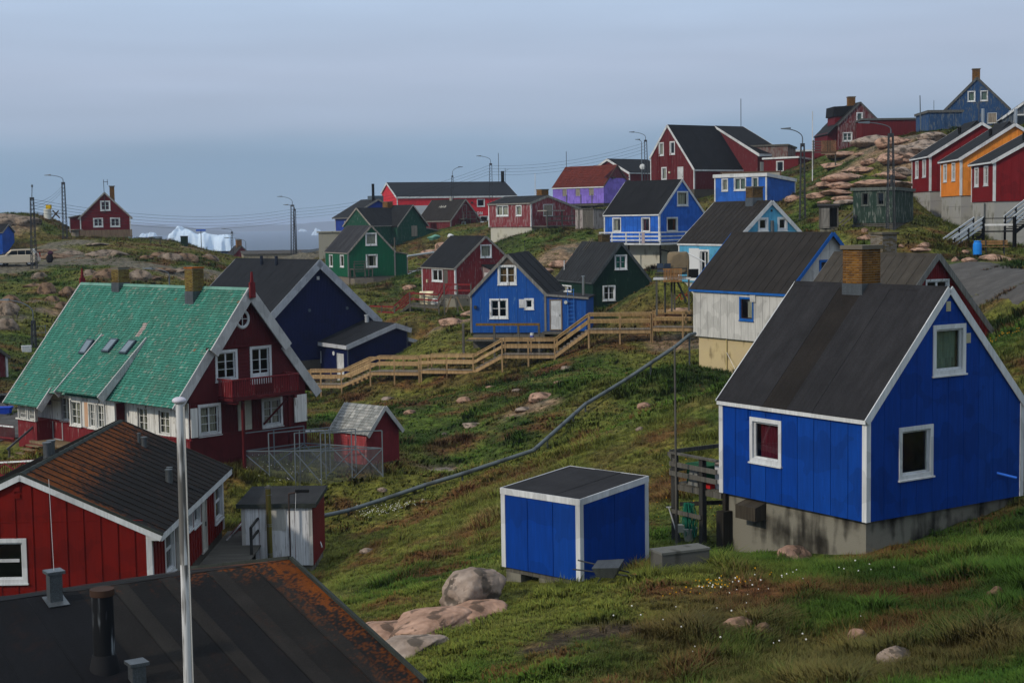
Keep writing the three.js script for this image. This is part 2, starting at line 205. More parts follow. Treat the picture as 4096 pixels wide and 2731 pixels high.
// ---------- the hillside: a thin-plate surface through surveyed points ----------
const CP = [[8.96,-38.27,-0.0022877572],[5.91,-42.84,-0.01244068],[14.02,-41.64,-0.0098622223],[8.60,-47.50,-0.010032412],[1.69,-39.06,-0.021639705],[3.60,-41.11,0.00059926349],[-0.30,-40.92,0.022138555],[-7.54,-56.04,-0.034664067],[-7.49,-59.02,-0.034010687],[-10.21,-56.09,-0.00049551551],[-6.70,-68.85,0.047165082],[-5.36,-70.37,0.08119818],[-8.36,-70.30,-0.10188602],[-9.78,-71.23,0.065576841],[-14.25,-66.44,0.00275561],[-24.09,-75.60,0.013010775],[-19.62,-80.40,-0.0037797932],[-11.31,-58.21,0.025284866],[-11.21,-46.08,-0.0053581217],[-19.07,-58.14,-0.0008067599],[-18.96,-46.02,0.0099742465],[-12.57,-116.04,0.014587842],[-18.52,-125.13,-0.26985804],[-8.26,-118.86,-0.25576821],[-18.72,-124.74,0.27872109],[-18.58,-117.02,0.0088666788],[-26.32,-126.17,-0.022312896],[-11.13,-123.31,-0.026804147],[-18.86,-132.47,-0.023094305],[6.17,-114.60,0.010321431],[10.51,-116.18,-0.035960389],[7.11,-118.78,-0.0013892777],[-2.77,-103.60,0.085775552],[3.30,-103.20,-0.036545371],[0.49,-107.17,-0.028818388],[-5.02,-137.13,0.017011445],[-8.35,-143.48,-0.021864618],[-3.92,-141.75,-0.039816224],[-18.00,-168.45,-0.014003795],[-12.97,-170.44,-0.011471794],[-21.58,-177.52,-0.022883478],[-17.28,-173.98,0.027628404],[-2.31,-167.65,0.0045175913],[2.22,-160.85,-0.044232217],[2.80,-166.14,0.012711055],[-8.21,-211.06,0.01487025],[-4.25,-214.63,0.0023268338],[-8.60,-215.49,-0.019325761],[-10.40,-259.57,-0.00049585945],[-17.55,-201.09,0.002164279],[-19.97,-217.56,0.002582892],[12.14,-226.82,0.0019860747],[24.38,-186.42,-0.0032182075],[-52.91,-199.57,-0.025027445],[-53.71,-300.75,0.0046064786],[-63.04,-182.04,-0.020533948],[21.73,-179.80,-0.00038461981],[12.68,-129.65,0.0070791921],[8.33,-134.52,-0.010316845],[12.63,-133.98,-0.022591246],[11.65,-105.16,0.094251398],[15.78,-103.36,-0.11233262],[12.50,-95.00,-0.0073719121],[10.20,-98.00,-0.0010004784],[23.58,-146.79,0.0081066247],[27.53,-147.44,-0.017080845],[24.54,-109.13,-0.0040663144],[27.06,-107.46,-0.031458463],[29.25,-110.77,0.023256462],[35.62,-135.16,-0.13950199],[35.25,-128.15,-0.053706485],[35.42,-125.43,-0.08083571],[35.02,-118.63,-0.016226629],[34.62,-114.42,0.0084031083],[39.64,-131.43,0.039770911],[39.26,-121.79,0.01841747],[38.34,-110.88,-0.013580546],[36.48,-169.61,0.017556642],[38.74,-172.83,-0.0098191535],[53.43,-175.99,-0.0018889336],[9.97,-82.68,-0.0080275988],[14.38,-80.98,-0.023810616],[17.00,-69.15,-0.055123647],[-55.04,-195.40,-0.034043694],[-49.02,-196.95,0.013501094],[37.27,-160.00,-0.0016007176],[39.40,-155.00,0.010380148],[32.42,-135.00,0.12179474],[29.63,-140.00,0.0063429955],[41.33,-150.00,0.016945469],[44.14,-150.00,-0.02068749],[47.13,-148.00,0.0053749026],[26.26,-138.00,-0.022175086],[37.90,-145.00,0.019836816],[32.48,-126.00,0.12767806],[31.91,-158.00,-0.01357401],[34.71,-147.00,0.0014110968],[26.73,-122.00,-0.027829524],[22.83,-118.00,0.018597456],[-64.10,-192.00,-0.0029691954],[-60.82,-192.00,0.029597007],[-59.38,-200.00,0.028876178],[-44.09,-200.00,0.025577747],[-40.71,-196.00,-0.0024216258],[-37.85,-190.00,0.00014882561],[-34.76,-180.00,0.0041968377],[-31.93,-168.00,0.0062561787],[-49.21,-152.00,0.0027189828],[-49.44,-166.00,-0.0024336915],[-43.09,-155.00,-0.0060417469],[-35.76,-152.00,0.010926126],[-31.32,-158.00,0.0012969965],[-42.99,-140.00,-0.0098322862],[-38.42,-138.00,0.0081745117],[-30.99,-140.00,0.01635586],[-41.29,-126.00,-0.015228825],[-38.15,-124.00,0.024628462],[-35.84,-112.00,0.0008505514],[-35.19,-106.00,-0.0010344153],[-32.22,-96.00,0.002537114],[-28.27,-84.00,0.0011956951],[-24.76,-74.00,-0.014134942],[-22.01,-68.00,0.020245446],[-30.20,-150.00,-0.014214197],[-51.94,-178.00,0.0084692956],[-42.86,-172.00,-0.0040805404],[-36.42,-165.00,0.0045392662],[-32.63,-228.00,-0.0049529204],[-29.05,-235.00,0.010907108],[-35.08,-222.00,0.012879115],[-35.95,-205.00,-0.018096851],[2.96,-135.00,0.065638566],[2.32,-142.00,0.030135982],[1.25,-158.00,0.038532558],[-4.37,-118.00,-0.023874478],[-4.70,-127.00,0.0051785659],[-4.95,-134.00,0.0041757658],[-6.62,-118.00,0.25388776],[-7.10,-127.00,-0.04764316],[-7.53,-135.00,-0.00053497904],[-2.24,-120.00,-0.018811959],[-2.40,-129.00,-0.0064440332],[-2.52,-136.00,-0.045923634],[-0.35,-122.00,0.010720398],[-0.36,-132.00,-0.028312669],[-9.37,-146.00,0.016060747],[-8.49,-126.00,0.11625363],[-4.72,-113.00,-0.019436894],[-11.56,-137.00,0.03725589],[-5.87,-110.00,0.027672194],[5.98,-142.00,-0.0090022747],[8.24,-146.00,-0.00090101155],[-1.82,-148.00,0.0042569552],[7.09,-96.50,0.0024222345],[4.89,-97.00,0.021025558],[0.93,-97.80,-0.020627431],[-0.77,-98.50,0.01184415],[-4.42,-101.50,-0.03676259],[-12.12,-107.00,-0.033613891],[-10.07,-105.00,0.032721938],[-8.30,-104.00,-0.0032666724],[-6.32,-103.00,-0.036979295],[9.14,-77.00,0.035643774],[7.19,-77.50,0.0074705334],[5.61,-75.50,-0.00070294774],[3.53,-73.50,-0.0099532491],[0.90,-68.00,-0.022393388],[-0.79,-67.20,0.0057492115],[-2.29,-66.50,0.0072405019],[-3.92,-66.00,-0.0019198025],[-5.88,-65.20,-0.02319118],[-7.11,-64.20,-0.0043332534],[2.92,-83.00,0.0067514398],[-1.97,-88.00,-0.0062432437],[-4.46,-87.00,0.015210845],[-5.29,-80.00,-0.01809938],[-3.70,-71.00,-0.089017171],[0.43,-72.00,0.034090931],[-5.51,-57.00,0.040742618],[-5.37,-48.00,0.035790858],[-3.89,-47.00,-0.026319334],[-2.82,-53.00,-0.004799527],[-1.37,-58.00,0.0083979502],[2.07,-60.00,-0.0053304724],[5.00,-64.00,0.019238865],[5.87,-55.00,-0.0019029976],[4.32,-47.00,0.012042804],[8.45,-68.00,-0.041188991],[10.49,-66.00,0.051582065],[-3.72,-38.00,0.0063444426],[-2.29,-33.00,0.009830142],[-0.86,-34.00,-0.010812146],[-1.06,-38.00,-0.004446906],[1.11,-33.50,-0.00049823641],[0.97,-29.50,0.0094229583],[4.94,-33.00,0.010234377],[4.26,-28.50,-0.0081697493],[8.05,-32.00,-0.014961414],[6.80,-27.00,-0.0056839772],[11.08,-33.00,0.0096677845],[8.42,-25.00,0.0046842529],[4.15,-38.00,0.020042989],[29.10,-95.00,0.00048307949],[30.42,-92.00,-0.015769339],[26.42,-90.00,0.020148929],[27.36,-82.00,-0.002713899],[23.21,-72.00,0.028667797],[20.71,-62.00,0.0092512794],[18.13,-54.00,-0.010047927],[16.13,-48.00,0.013394464],[25.43,-96.00,-0.00094830235],[23.63,-100.00,0.007209383],[21.60,-104.00,0.065834141],[0.00,-10.00,0.0026207621],[15.00,-10.00,-0.00098511715],[-16.00,-10.00,-0.0010077129],[-11.00,-30.00,-0.0070172283],[-9.00,-38.00,-0.0025500343],[-6.50,-48.00,-0.013667884],[-25.00,-45.00,-0.0021327276],[-25.00,-65.00,-0.018915849],[30.00,-15.00,0.00035415165],[35.00,-40.00,0.0013987365],[30.00,-60.00,0.00095664084],[42.00,-85.00,-0.00027783567],[60.00,-95.00,-0.0018861872],[60.00,-120.00,0.0055018655],[70.00,-150.00,-0.0010321623],[80.00,-190.00,0.003051442],[45.00,-205.00,-0.00081162027],[60.00,-250.00,0.0023657816],[25.00,-250.00,-0.0032873973],[5.00,-285.00,0.0036134585],[-20.00,-285.00,0.00067130915],[-45.00,-290.00,-0.0067459272],[-60.00,-300.00,0.0098564264],[-40.00,-240.00,-0.010703726],[-45.00,-215.00,-0.010592704],[-75.00,-260.00,-0.0025078261],[-95.00,-230.00,0.00020012712],[-85.00,-195.00,-0.00033733208],[-110.00,-190.00,0.0019352315],[-75.00,-155.00,0.0029846409],[-60.00,-110.00,-0.0010393437],[-55.00,-80.00,0.0005620293],[-40.00,-350.00,-0.0010645357],[-70.00,-345.00,0.00012234372],[0.00,-345.00,-0.0030483713],[40.00,-345.00,0.000794031],[90.00,-300.00,-0.0013265936],[110.00,-200.00,-0.0016557184],[110.00,-100.00,8.3205499e-05],[100.00,-20.00,-0.00053095782],[-100.00,-300.00,-0.0035991636],[-120.00,-260.00,-0.0012218112],[-60.00,-20.00,0.00087887227],[-110.00,-80.00,-0.00047708821],[-110.00,-140.00,-0.0011963806]];
const CA = [336.5532778,0.09733182979,0.2495770805];

function hill(x, z) { let s = CA[0] + CA[1] * x + CA[2] * z; for (const [a, b, c] of CP) { const d = (x - a) * (x - a) + (z - b) * (z - b); if (d > 1e-9) s += c * 0.5 * d * Math.log(d); } return s; }
const SEA = -40;
const gx = [], gz = [];
for (let x = -128; x <= 122; x += Math.abs(x) < 32 ? 0.62 : 1.2) gx.push(x);
for (let z = 4; z > -352; z -= z > -62 ? 0.5 : z > -130 ? 0.85 : 1.35) gz.push(z);
function lumps(x, z) { return 0.34 * (fbm(x * 0.33 + 50, z * 0.33 + 90, 101, 3) - 0.5) + 0.16 * (fbm(x * 1.1 + 50, z * 1.1 + 90, 104, 2) - 0.5); }
const GH = gz.map((z) => gx.map((x) => Math.max(-46, hill(x, z) + lumps(x, z))));
function cell(a, v, dir) { let lo = 0, hi = a.length - 1; while (hi - lo > 1) { const m = (lo + hi) >> 1; (dir > 0 ? a[m] <= v : a[m] >= v) ? (lo = m) : (hi = m); } return lo; }
function ground(x, z) { const i = cell(gx, x, 1), j = cell(gz, z, -1), fx = Math.min(1, Math.max(0, (x - gx[i]) / (gx[i + 1] - gx[i]))), fz = Math.min(1, Math.max(0, (z - gz[j]) / (gz[j + 1] - gz[j]))); const a = GH[j][i], b = GH[j][i + 1], c = GH[j + 1][i], d = GH[j + 1][i + 1]; return fx + fz < 1 ? a + (b - a) * fx + (c - a) * fz : d + (c - d) * (1 - fx) + (b - d) * (1 - fz); }
// bare places: [x, z, radius, kind] kind 0 rock, 1 gravel
const BARE = [];
const bare = (xz, r, k = 0) => BARE.push([xz[0], xz[1], r, k]);
function bareAt(x, z) { let best = 0, kind = 0; for (const [a, b, r, k] of BARE) { const d = Math.hypot(x - a, z - b) / r * (0.75 + 0.5 * fbm(x * 0.8 + a, z * 0.8 + b, 9, 3)); const t = Math.min(1, Math.max(0, (1.08 - d) * 4)); if (t > best) { best = t; kind = k; } } return [best, kind]; }
const C = { deep: [0.034, 0.078, 0.010], green: [0.080, 0.158, 0.018], olive: [0.185, 0.205, 0.036], straw: [0.29, 0.25, 0.09], brown: [0.15, 0.105, 0.038], red: [0.19, 0.055, 0.032], soil: [0.075, 0.06, 0.032] };
const mix3 = (a, b, t) => [a[0] + (b[0] - a[0]) * t, a[1] + (b[1] - a[1]) * t, a[2] + (b[2] - a[2]) * t];
function st(v, a, b) { const t = Math.min(1, Math.max(0, (v - a) / (b - a))); return t * t * (3 - 2 * t); }
function turf(x, z) { // colour of the plants growing there: dark grass, olive and straw tufts, russet heath
const a = fbm(x * 0.11 + 3, z * 0.11 + 8, 201, 4), b = fbm(x * 0.35 + 13, z * 0.35 + 5, 202, 4), c = fbm(x * 0.9, z * 0.9, 203, 3), d = fbm(x * 0.22 + 70, z * 0.22 + 31, 204, 4);
let q = mix3(C.deep, C.green, st(b, 0.3, 0.62)); q = mix3(q, C.olive, st(a + (z < -48 ? 0.06 : -0.02), 0.47, 0.62) * 0.85); q = mix3(q, C.straw, st(c * 0.5 + b * 0.5, 0.55, 0.72) * (z > -46 ? 0.3 : 0.6));
q = mix3(q, C.brown, st(d + c * 0.3 + (z > -50 && x > -2 ? -0.04 : 0), 0.70, 0.84) * 0.75); q = mix3(q, C.red, st(fbm(x * 0.55 + 40, z * 0.55 + 11, 205, 4) * 0.65 + c * 0.35, 0.56, 0.64) * 0.7); return q;
}
// bare rock and gravel round the outcrops, roads and yards
for (const [p, r] of [[[38.644,-152], 3.9], [[36.805,-158], 3.5], [[32.656,-136], 3.9], [[39.032,-146], 3.9], [[32.995,-128], 2.2], [[33.283,-150], 2.6], [[26.999,-130], 1.7], [[41.801,-150], 2.6], [[27.082,-136], 2.2]]) bare(p, r);
for (const [p, r] of [[[-61.819,-190], 3.5], [[-39.337,-188], 2], [[-34.84,-176], 2.3], [[-41.732,-160], 2.3], [[-45.099,-164], 2], [[-39.533,-128], 1.5], [[-37.212,-122], 1.5], [[-37.533,-128], 1.5], [[-41.164,-124], 1.8], [[-39.068,-118], 1.5], [[-37.096,-142], 2], [[-34.262,-142], 2.3], [[-31.895,-148], 2.3], [[-31.175,-155], 2]]) bare(p, r);
for (const [p, r] of [[[2.843,-130], 2.6], [[4.574,-137], 3], [[-2.553,-119], 3.2], [[-4.535,-117], 2.4], [[6.286,-140], 3], [[1.053,-78], 1.6], [[-3.496,-71], 1.0], [[-2.765,-37], 1.4], [[-2.004,-37], 1.4], [[10.591,-96], 2.4], [[-7.402,-170], 4], [[-8.625,-165], 4]]) bare(p, r);
for (const [p, r] of [[[-49.609,-156], 5.2], [[-49.443,-166], 4.5], [[-45.945,-162], 3.8], [[-41.589,-156], 3.8], [[-37.062,-152], 3.4], [[-33.594,-152], 3], [[-30.919,-156], 3.8], [[-49.438,-150], 3.8], [[-52.522,-180], 3.8], [[-53.917,-172], 4.5], [[-27.852,-220], 6.8], [[-32.766,-215], 7.5], [[-31.341,-232], 5.2]]) bare(p, r, 1);
bare([1.378,-33], 1.0, 2); bare([2.053,-33], 0.8, 2); bare([0.681,-32], 0.7, 2);
{
const pos = [], col = [], uv = [], idx = [], nx = gx.length;
gz.forEach((z, j) => gx.forEach((x, i) => {
pos.push(x, GH[j][i], z); uv.push(x, z); let q = mix3(turf(x, z), C.soil, 0.35); const [t, k] = bareAt(x, z);
const n = fbm(x * 0.7, z * 0.7, 301, 4), rockC = mix3([0.24, 0.17, 0.13], [0.12, 0.11, 0.10], st(n, 0.42, 0.6)), soilC = [0.055, 0.042, 0.032], gravC = mix3([0.16, 0.15, 0.14], [0.10, 0.095, 0.085], n);
q = mix3(q, k === 2 ? soilC : k ? gravC : rockC, t); if (GH[j][i] < -16 && z < -205) q = rockC; col.push(...q.map((c) => c * (t > 0.5 ? 2.6 : 2.2)));
}));
for (let j = 0; j < gz.length - 1; j++) for (let i = 0; i < nx - 1; i++) { const a = j * nx + i; idx.push(a, a + 1, a + nx, a + 1, a + nx + 1, a + nx); }
const g = new THREE.BufferGeometry(); g.setAttribute('position', new THREE.Float32BufferAttribute(pos, 3)); g.setAttribute('color', new THREE.Float32BufferAttribute(col, 3)); g.setAttribute('uv', new THREE.Float32BufferAttribute(uv, 2)); g.setIndex(idx); g.computeVertexNormals();
setting('hillside', g, mat('turf', 0xffffff, { map: groundTex(), vertexColors: true, roughness: 0.97, bumpMap: grainBump(), bumpScale: 0.05 }));
}
// the sea, far islands
{
const waves = tex('waves', 512, 60, (u, v) => grey(255 * (0.6 * fbm(u * 24, v * 24, 401, 3, 24) + 0.4 * fbm(u * 90, v * 90, 402, 2, 90))), false);
const g = new THREE.PlaneGeometry(26000, 26000, 1, 1); g.rotateX(-Math.PI / 2); g.translate(0, SEA, -10000); const uv = g.attributes.uv, p = g.attributes.position; for (let i = 0; i < p.count; i++) uv.setXY(i, p.getX(i), p.getZ(i));
setting('sea', g, mat('sea_water', 0x24384c, { roughness: 0.38, bumpMap: waves, bumpScale: 1.1 }));
const isle = (name, x0, x1, z, depth, hFn) => {
const n = 60, m = 10, pos = [], idx = []; for (let j = 0; j <= m; j++) for (let i = 0; i <= n; i++) { const u = i / n, w = j / m, e = Math.sin(Math.PI * u) ** 0.4 * Math.sin(Math.PI * w) ** 0.8; pos.push(x0 + (x1 - x0) * u, SEA - 2 + hFn(u) * e * (0.75 + 0.5 * fbm(u * 14, w * 4, 7, 4)), z - depth * w); }
for (let j = 0; j < m; j++) for (let i = 0; i < n; i++) { const a = j * (n + 1) + i; idx.push(a, a + 1, a + n + 1, a + 1, a + n + 2, a + n + 1); }
const q = new THREE.BufferGeometry(); q.setAttribute('position', new THREE.Float32BufferAttribute(pos, 3)); q.setIndex(idx); q.computeVertexNormals(); setting(name, q, mat('far_rock', lin(0x4a4640), { roughness: 1 }));
};
isle('island', -2150, -1060, -5600, 500, (u) => 34 * (0.35 + st(u, 0.1, 0.55)) * (1 - 0.35 * st(u, 0.75, 1)));
isle('island_001', -1620, 700, -7600, 800, (u) => 62 * (0.6 + 0.4 * fbm(u * 5, 3, 4, 3)) * (1 - 0.6 * st(u, 0.35, 0.8)));
isle('island_002', -4600, -2000, -9200, 800, (u) => 60 * (0.4 + 0.6 * fbm(u * 4, 9, 4, 3)));
}
function berg(label, px0, x1, z, prof, depth, s) { // prof: heights along its length
const n = 72, m = 16, pos = [], idx = [], uv = [];
const h = (u) => { const f = u * (prof.length - 1), i = Math.min(prof.length - 2, Math.floor(f)), t = f - i; return prof[i] + (prof[i + 1] - prof[i]) * t * t * (3 - 2 * t); };
const W = x1 - px0;
for (let j = 0; j <= m; j++) for (let i = 0; i <= n; i++) {
const u = i / n, w = j / m, edge = Math.min(1, Math.min(u, 1 - u) * 22) * Math.min(1, Math.min(w * 5, (1 - w) * 5)); const rg = 0.86 + 0.28 * fbm(u * 12 + s, w * 5, s, 4);
pos.push(-W / 2 + W * u + (fbm(u * 9, w * 9, s + 5, 2) - 0.5) * W * 0.02, -2 + (h(u) * rg + 2) * Math.pow(edge, 0.45), depth / 2 - depth * w + (fbm(u * 10, w * 3, s + 8, 3) - 0.5) * depth * 0.25); uv.push(W * u, depth * w + pos[pos.length - 2]);
}
for (let j = 0; j < m; j++) for (let i = 0; i < n; i++) { const a = j * (n + 1) + i; idx.push(a, a + 1, a + n + 1, a + 1, a + n + 2, a + n + 1); }
const g = new THREE.BufferGeometry(); g.setAttribute('position', new THREE.Float32BufferAttribute(pos, 3)); g.setAttribute('uv', new THREE.Float32BufferAttribute(uv, 2)); g.setIndex(idx); g.computeVertexNormals();
const o = solo('iceberg', label, 'iceberg', g, mat('glacier_ice', 0xe2eef6, { map: iceTex(), roughness: 0.6 }), 'icebergs adrift offshore'); o.position.set((px0 + x1) / 2, SEA, -z);
}
const bx0 = [-495.699,-27.588,-2200], bx1 = [-395.896,-29.127,-2200];
berg('large white iceberg filling the gap behind the rocky headland', bx0[0], bx1[0], 2200, [14, 27, 36, 33, 29, 25, 27, 25, 24, 24, 24, 15], 60, 3);
{ const a = [-1019.999,-33.59,-4200], b = [-973.284,-34.31,-4200]; berg('small iceberg with two humps beside the headland crest', a[0], b[0], 4200, [12, 17, 15, 18, 20, 18, 10], 40, 9); }
{ const a = [-622.139,-39.727,-4780], b = [-592.143,-40.19,-4780]; berg('small peaked iceberg beside the lattice lamp masts', a[0], b[0], 4780, [6, 11, 21, 19, 16, 10], 30, 14); }
{ const a = [-958.555,-36.777,-6900], b = [-921.17,-37.353,-6900]; berg('faint tiny iceberg farthest out on the water', a[0], b[0], 6900, [5, 11, 9, 6], 30, 19); }
// ---------- house kit ----------
// sides of a house in its own axes: f and b below the eaves (+z, -z), p and m the gables (+x, -x)
function plan(p) { const [x, y, z, turn, L, W, H, R, zr, oe, og] = p, sl = R / (W / 2 - zr); return { x, y, z, turn, L, W, H, R, zr, oe, og, sl, hb: H + R - sl * (W / 2 + zr) }; }
function at(q, side, u, v, n) { return side === 'f' ? V3(u, v, q.W / 2 + n) : side === 'b' ? V3(u, v, -q.W / 2 - n) : side === 'p' ? V3(q.L / 2 + n, v, u) : V3(-q.L / 2 - n, v, u); }
function topOf(q, side, u) { if (q.top) return q.top(side, u); if (side === 'f') return q.H; if (side === 'b') return q.hb; return u > q.zr ? q.H + (q.W / 2 - u) * q.sl : q.hb + (u + q.W / 2) * q.sl; }
function span(q, side) { const a = (side === 'f' || side === 'b' ? q.L : q.W) / 2; return [-a, a]; }
// a piece of wall between u0 and u1, with the openings left out
function wallPiece(gb, q, side, u0, u1, v0, n0, n1, holes, vTop = 1e9) {
const cuts = [u0, u1]; if (side === 'p' || side === 'm') cuts.push(q.zr); for (const h of holes) cuts.push(h[0] - h[2] / 2, h[0] + h[2] / 2);
const us = [...new Set(cuts.filter((c) => c >= u0 - 1e-6 && c <= u1 + 1e-6))].sort((a, b) => a - b);
for (let i = 0; i < us.length - 1; i++) {
const a = us[i], b = us[i + 1]; if (b - a < 1e-3) continue; const m = (a + b) / 2;
const over = holes.filter((h) => Math.abs(m - h[0]) < h[2] / 2).map((h) => [h[1] - h[3] / 2, h[1] + h[3] / 2]).sort((s, t) => s[0] - t[0]);
const ta = Math.min(vTop, topOf(q, side, a + 1e-6)), tb = Math.min(vTop, topOf(q, side, b - 1e-6)); let lo = v0; const runs = [];
for (const [h0, h1] of over) { if (h0 > lo + 1e-3) runs.push([lo, h0, h0]); lo = Math.max(lo, h1); } runs.push([lo, ta, tb]);
for (const [l, x, y] of runs) if (Math.max(x, y) > l + 1e-3) gb.hexa([[a, l], [b, l], [b, Math.max(l, y)], [a, Math.max(l, x)]].map(([u, v]) => at(q, side, u, v, n0)), [[a, l], [b, l], [b, Math.max(l, y)], [a, Math.max(l, x)]].map(([u, v]) => at(q, side, u, v, n1)));
}
}
function cladding(o, q, side, c, holes) { // c: {w board width, gap, t thickness, style, m, alt}
const [a, b] = span(q, side), n = Math.max(1, Math.round((b - a) / c.w)), w = (b - a) / n, v0 = c.v0 ?? 0;
if (c.style === 'clap') { // overlapping horizontal boards
const top = side === 'f' || side === 'b' ? topOf(q, side, 0) : q.H + q.R; const [y0, y1] = [c.from ?? v0, Math.min(c.to ?? 99, top)];
for (let y = y0; y < y1 - 0.03; y += c.w) {
const yt = Math.min(y + c.w, y1), lim = (v) => { if (side === 'f' || side === 'b') return [a, b]; const r = (q.H + q.R - v) / q.sl; return [Math.max(a, q.zr - r), Math.min(b, q.zr + r)]; };
const [l0, r0] = lim(y), [l1, r1] = lim(yt); const hs = holes.filter((h) => h[1] + h[3] / 2 > y && h[1] - h[3] / 2 < yt).sort((s, t) => s[0] - t[0]); let pa = [l0, l1]; const runs = [];
for (const h of hs) { runs.push([pa[0], h[0] - h[2] / 2, pa[1], h[0] - h[2] / 2]); pa = [h[0] + h[2] / 2, h[0] + h[2] / 2]; } runs.push([pa[0], r0, pa[1], r1]);
for (const [x0, x1, x2, x3] of runs) if (x1 - x0 > 0.02) part(o, 'clapboard', new GB().hexa([at(q, side, x0, y, 0.002), at(q, side, x1, y, 0.002), at(q, side, Math.max(x3, x2 + 0.01), yt + 0.02, 0.002), at(q, side, x2, yt + 0.02, 0.002)], [at(q, side, x0, y, 0.036), at(q, side, x1, y, 0.036), at(q, side, Math.max(x3, x2 + 0.01), yt + 0.02, 0.01), at(q, side, x2, yt + 0.02, 0.01)]), c.m);
}
return;
}
const joined = c.joined ? new GB() : null;
for (let i = 0; i < n; i++) {
const gb = joined ?? new GB(), t = (c.t ?? 0.022) + (c.style === 'alt' && i % 2 ? 0.022 : 0);
if (c.style === 'batten') { wallPiece(gb, q, side, a + i * w, a + i * w + w, v0, 0.002, 0.02, holes, c.to); wallPiece(gb, q, side, a + i * w + 0.0, a + i * w + 0.055, v0, 0.02, 0.048, holes, c.to); }
else wallPiece(gb, q, side, a + i * w + c.gap / 2, a + i * w + w - c.gap / 2, v0, 0.002, t, holes, c.to);
if (!joined && !gb.empty) part(o, c.name ?? (w > 0.4 ? 'panel' : 'board'), gb, c.alt && hash(i, 3, side.charCodeAt(0)) > 0.6 ? c.alt : c.m);
}
if (joined) { const k = part(o, 'boarding', joined, c.m); k.userData.kind = 'stuff'; }
}
function barBox(gb, q, side, u, v, w, h, n0, n1) { gb.hexa([[-1, -1], [1, -1], [1, 1], [-1, 1]].map(([i, j]) => at(q, side, u + i * w / 2, v + j * h / 2, n0)), [[-1, -1], [1, -1], [1, 1], [-1, 1]].map(([i, j]) => at(q, side, u + i * w / 2, v + j * h / 2, n1))); return gb; }
function frameRing(gb, q, side, u, v, w, h, t, n0, n1) { barBox(gb, q, side, u, v + h / 2 - t / 2, w, t, n0, n1); barBox(gb, q, side, u, v - h / 2 + t / 2, w, t, n0, n1); barBox(gb, q, side, u - w / 2 + t / 2, v, t, h - 2 * t, n0, n1); barBox(gb, q, side, u + w / 2 - t / 2, v, t, h - 2 * t, n0, n1); return gb; }
const curtainM = (k, c) => mat('curtain_' + k, c, { roughness: 0.95, map: woodTex() });
// window: s = {cols, rows, m casing, sash, cw casing width, curtain, cover}
function windowOn(o, q, side, r, s = {}) {
const [u, v, w, h] = r, cw = s.cw ?? 0.1, m = s.m ?? white;
const win = part(o, s.name ?? 'window', frameRing(new GB(), q, side, u, v, w, h, cw, -0.1, 0.058), m); if (s.label) win.userData.label = s.label;
const iw = w - 2 * cw, ih = h - 2 * cw, st2 = s.st ?? 0.055;
if (s.sill !== 0) part(win, 'sill', barBox(new GB(), q, side, u, v - h / 2 - 0.02, w + 0.06, 0.04, 0.0, 0.1), m);
if (s.cover) { part(win, 'cover_board', barBox(new GB(), q, side, u, v, iw, ih, -0.02, 0.012), s.cover); return win; }
part(win, 'sash', frameRing(new GB(), q, side, u, v, iw, ih, st2, -0.075, -0.02), s.sash ?? m);
const cols = s.cols ?? 1, rows = s.rows ?? 1, pw = iw - 2 * st2, ph = ih - 2 * st2, gbar = s.bar ?? 0.045;
for (let i = 1; i < cols; i++) part(win, 'glazing_bar', barBox(new GB(), q, side, u - pw / 2 + pw * i / cols, v, s.mull ?? gbar, ph, -0.068, -0.026), s.sash ?? m);
for (let j = 1; j < rows; j++) for (let i = 0; i < cols; i++) part(win, 'glazing_bar', barBox(new GB(), q, side, u - pw / 2 + pw * (i + 0.5) / cols, v - ph / 2 + ph * j / rows, pw / cols - gbar, gbar * 0.7, -0.066, -0.028), s.sash ?? m);
for (let i = 0; i < cols; i++) for (let j = 0; j < rows; j++) { const gb = new GB(); const a = pw / cols, b = ph / rows, cu = u - pw / 2 + a * (i + 0.5), cv = v - ph / 2 + b * (j + 0.5); gb.face([[-1, -1], [1, -1], [1, 1], [-1, 1]].map(([k, l]) => at(q, side, cu + k * (a / 2 + 0.004), cv + l * (b / 2 + 0.004), -0.05)), at(q, side, cu, cv, -1)); part(win, 'pane', gb, glass); }
if (s.curtain) for (const [c, x0, x1] of s.curtain) { // folds of cloth hanging behind the glass: from x0 to x1 across the opening
const gb = new GB(), k = 14; for (let i = 0; i < k; i++) { const f = (t) => -0.16 - 0.025 * Math.sin(t * 40 + u * 9), a0 = x0 + (x1 - x0) * i / k, a1 = x0 + (x1 - x0) * (i + 1) / k, U = (t) => u - iw / 2 + iw * t; gb.face([at(q, side, U(a0), v - ih / 2, f(a0)), at(q, side, U(a1), v - ih / 2, f(a1)), at(q, side, U(a1), v + ih / 2, f(a1)), at(q, side, U(a0), v + ih / 2, f(a0))], at(q, side, u, v, -2)); }
part(win, 'curtain', gb, c);
}
return win;
}
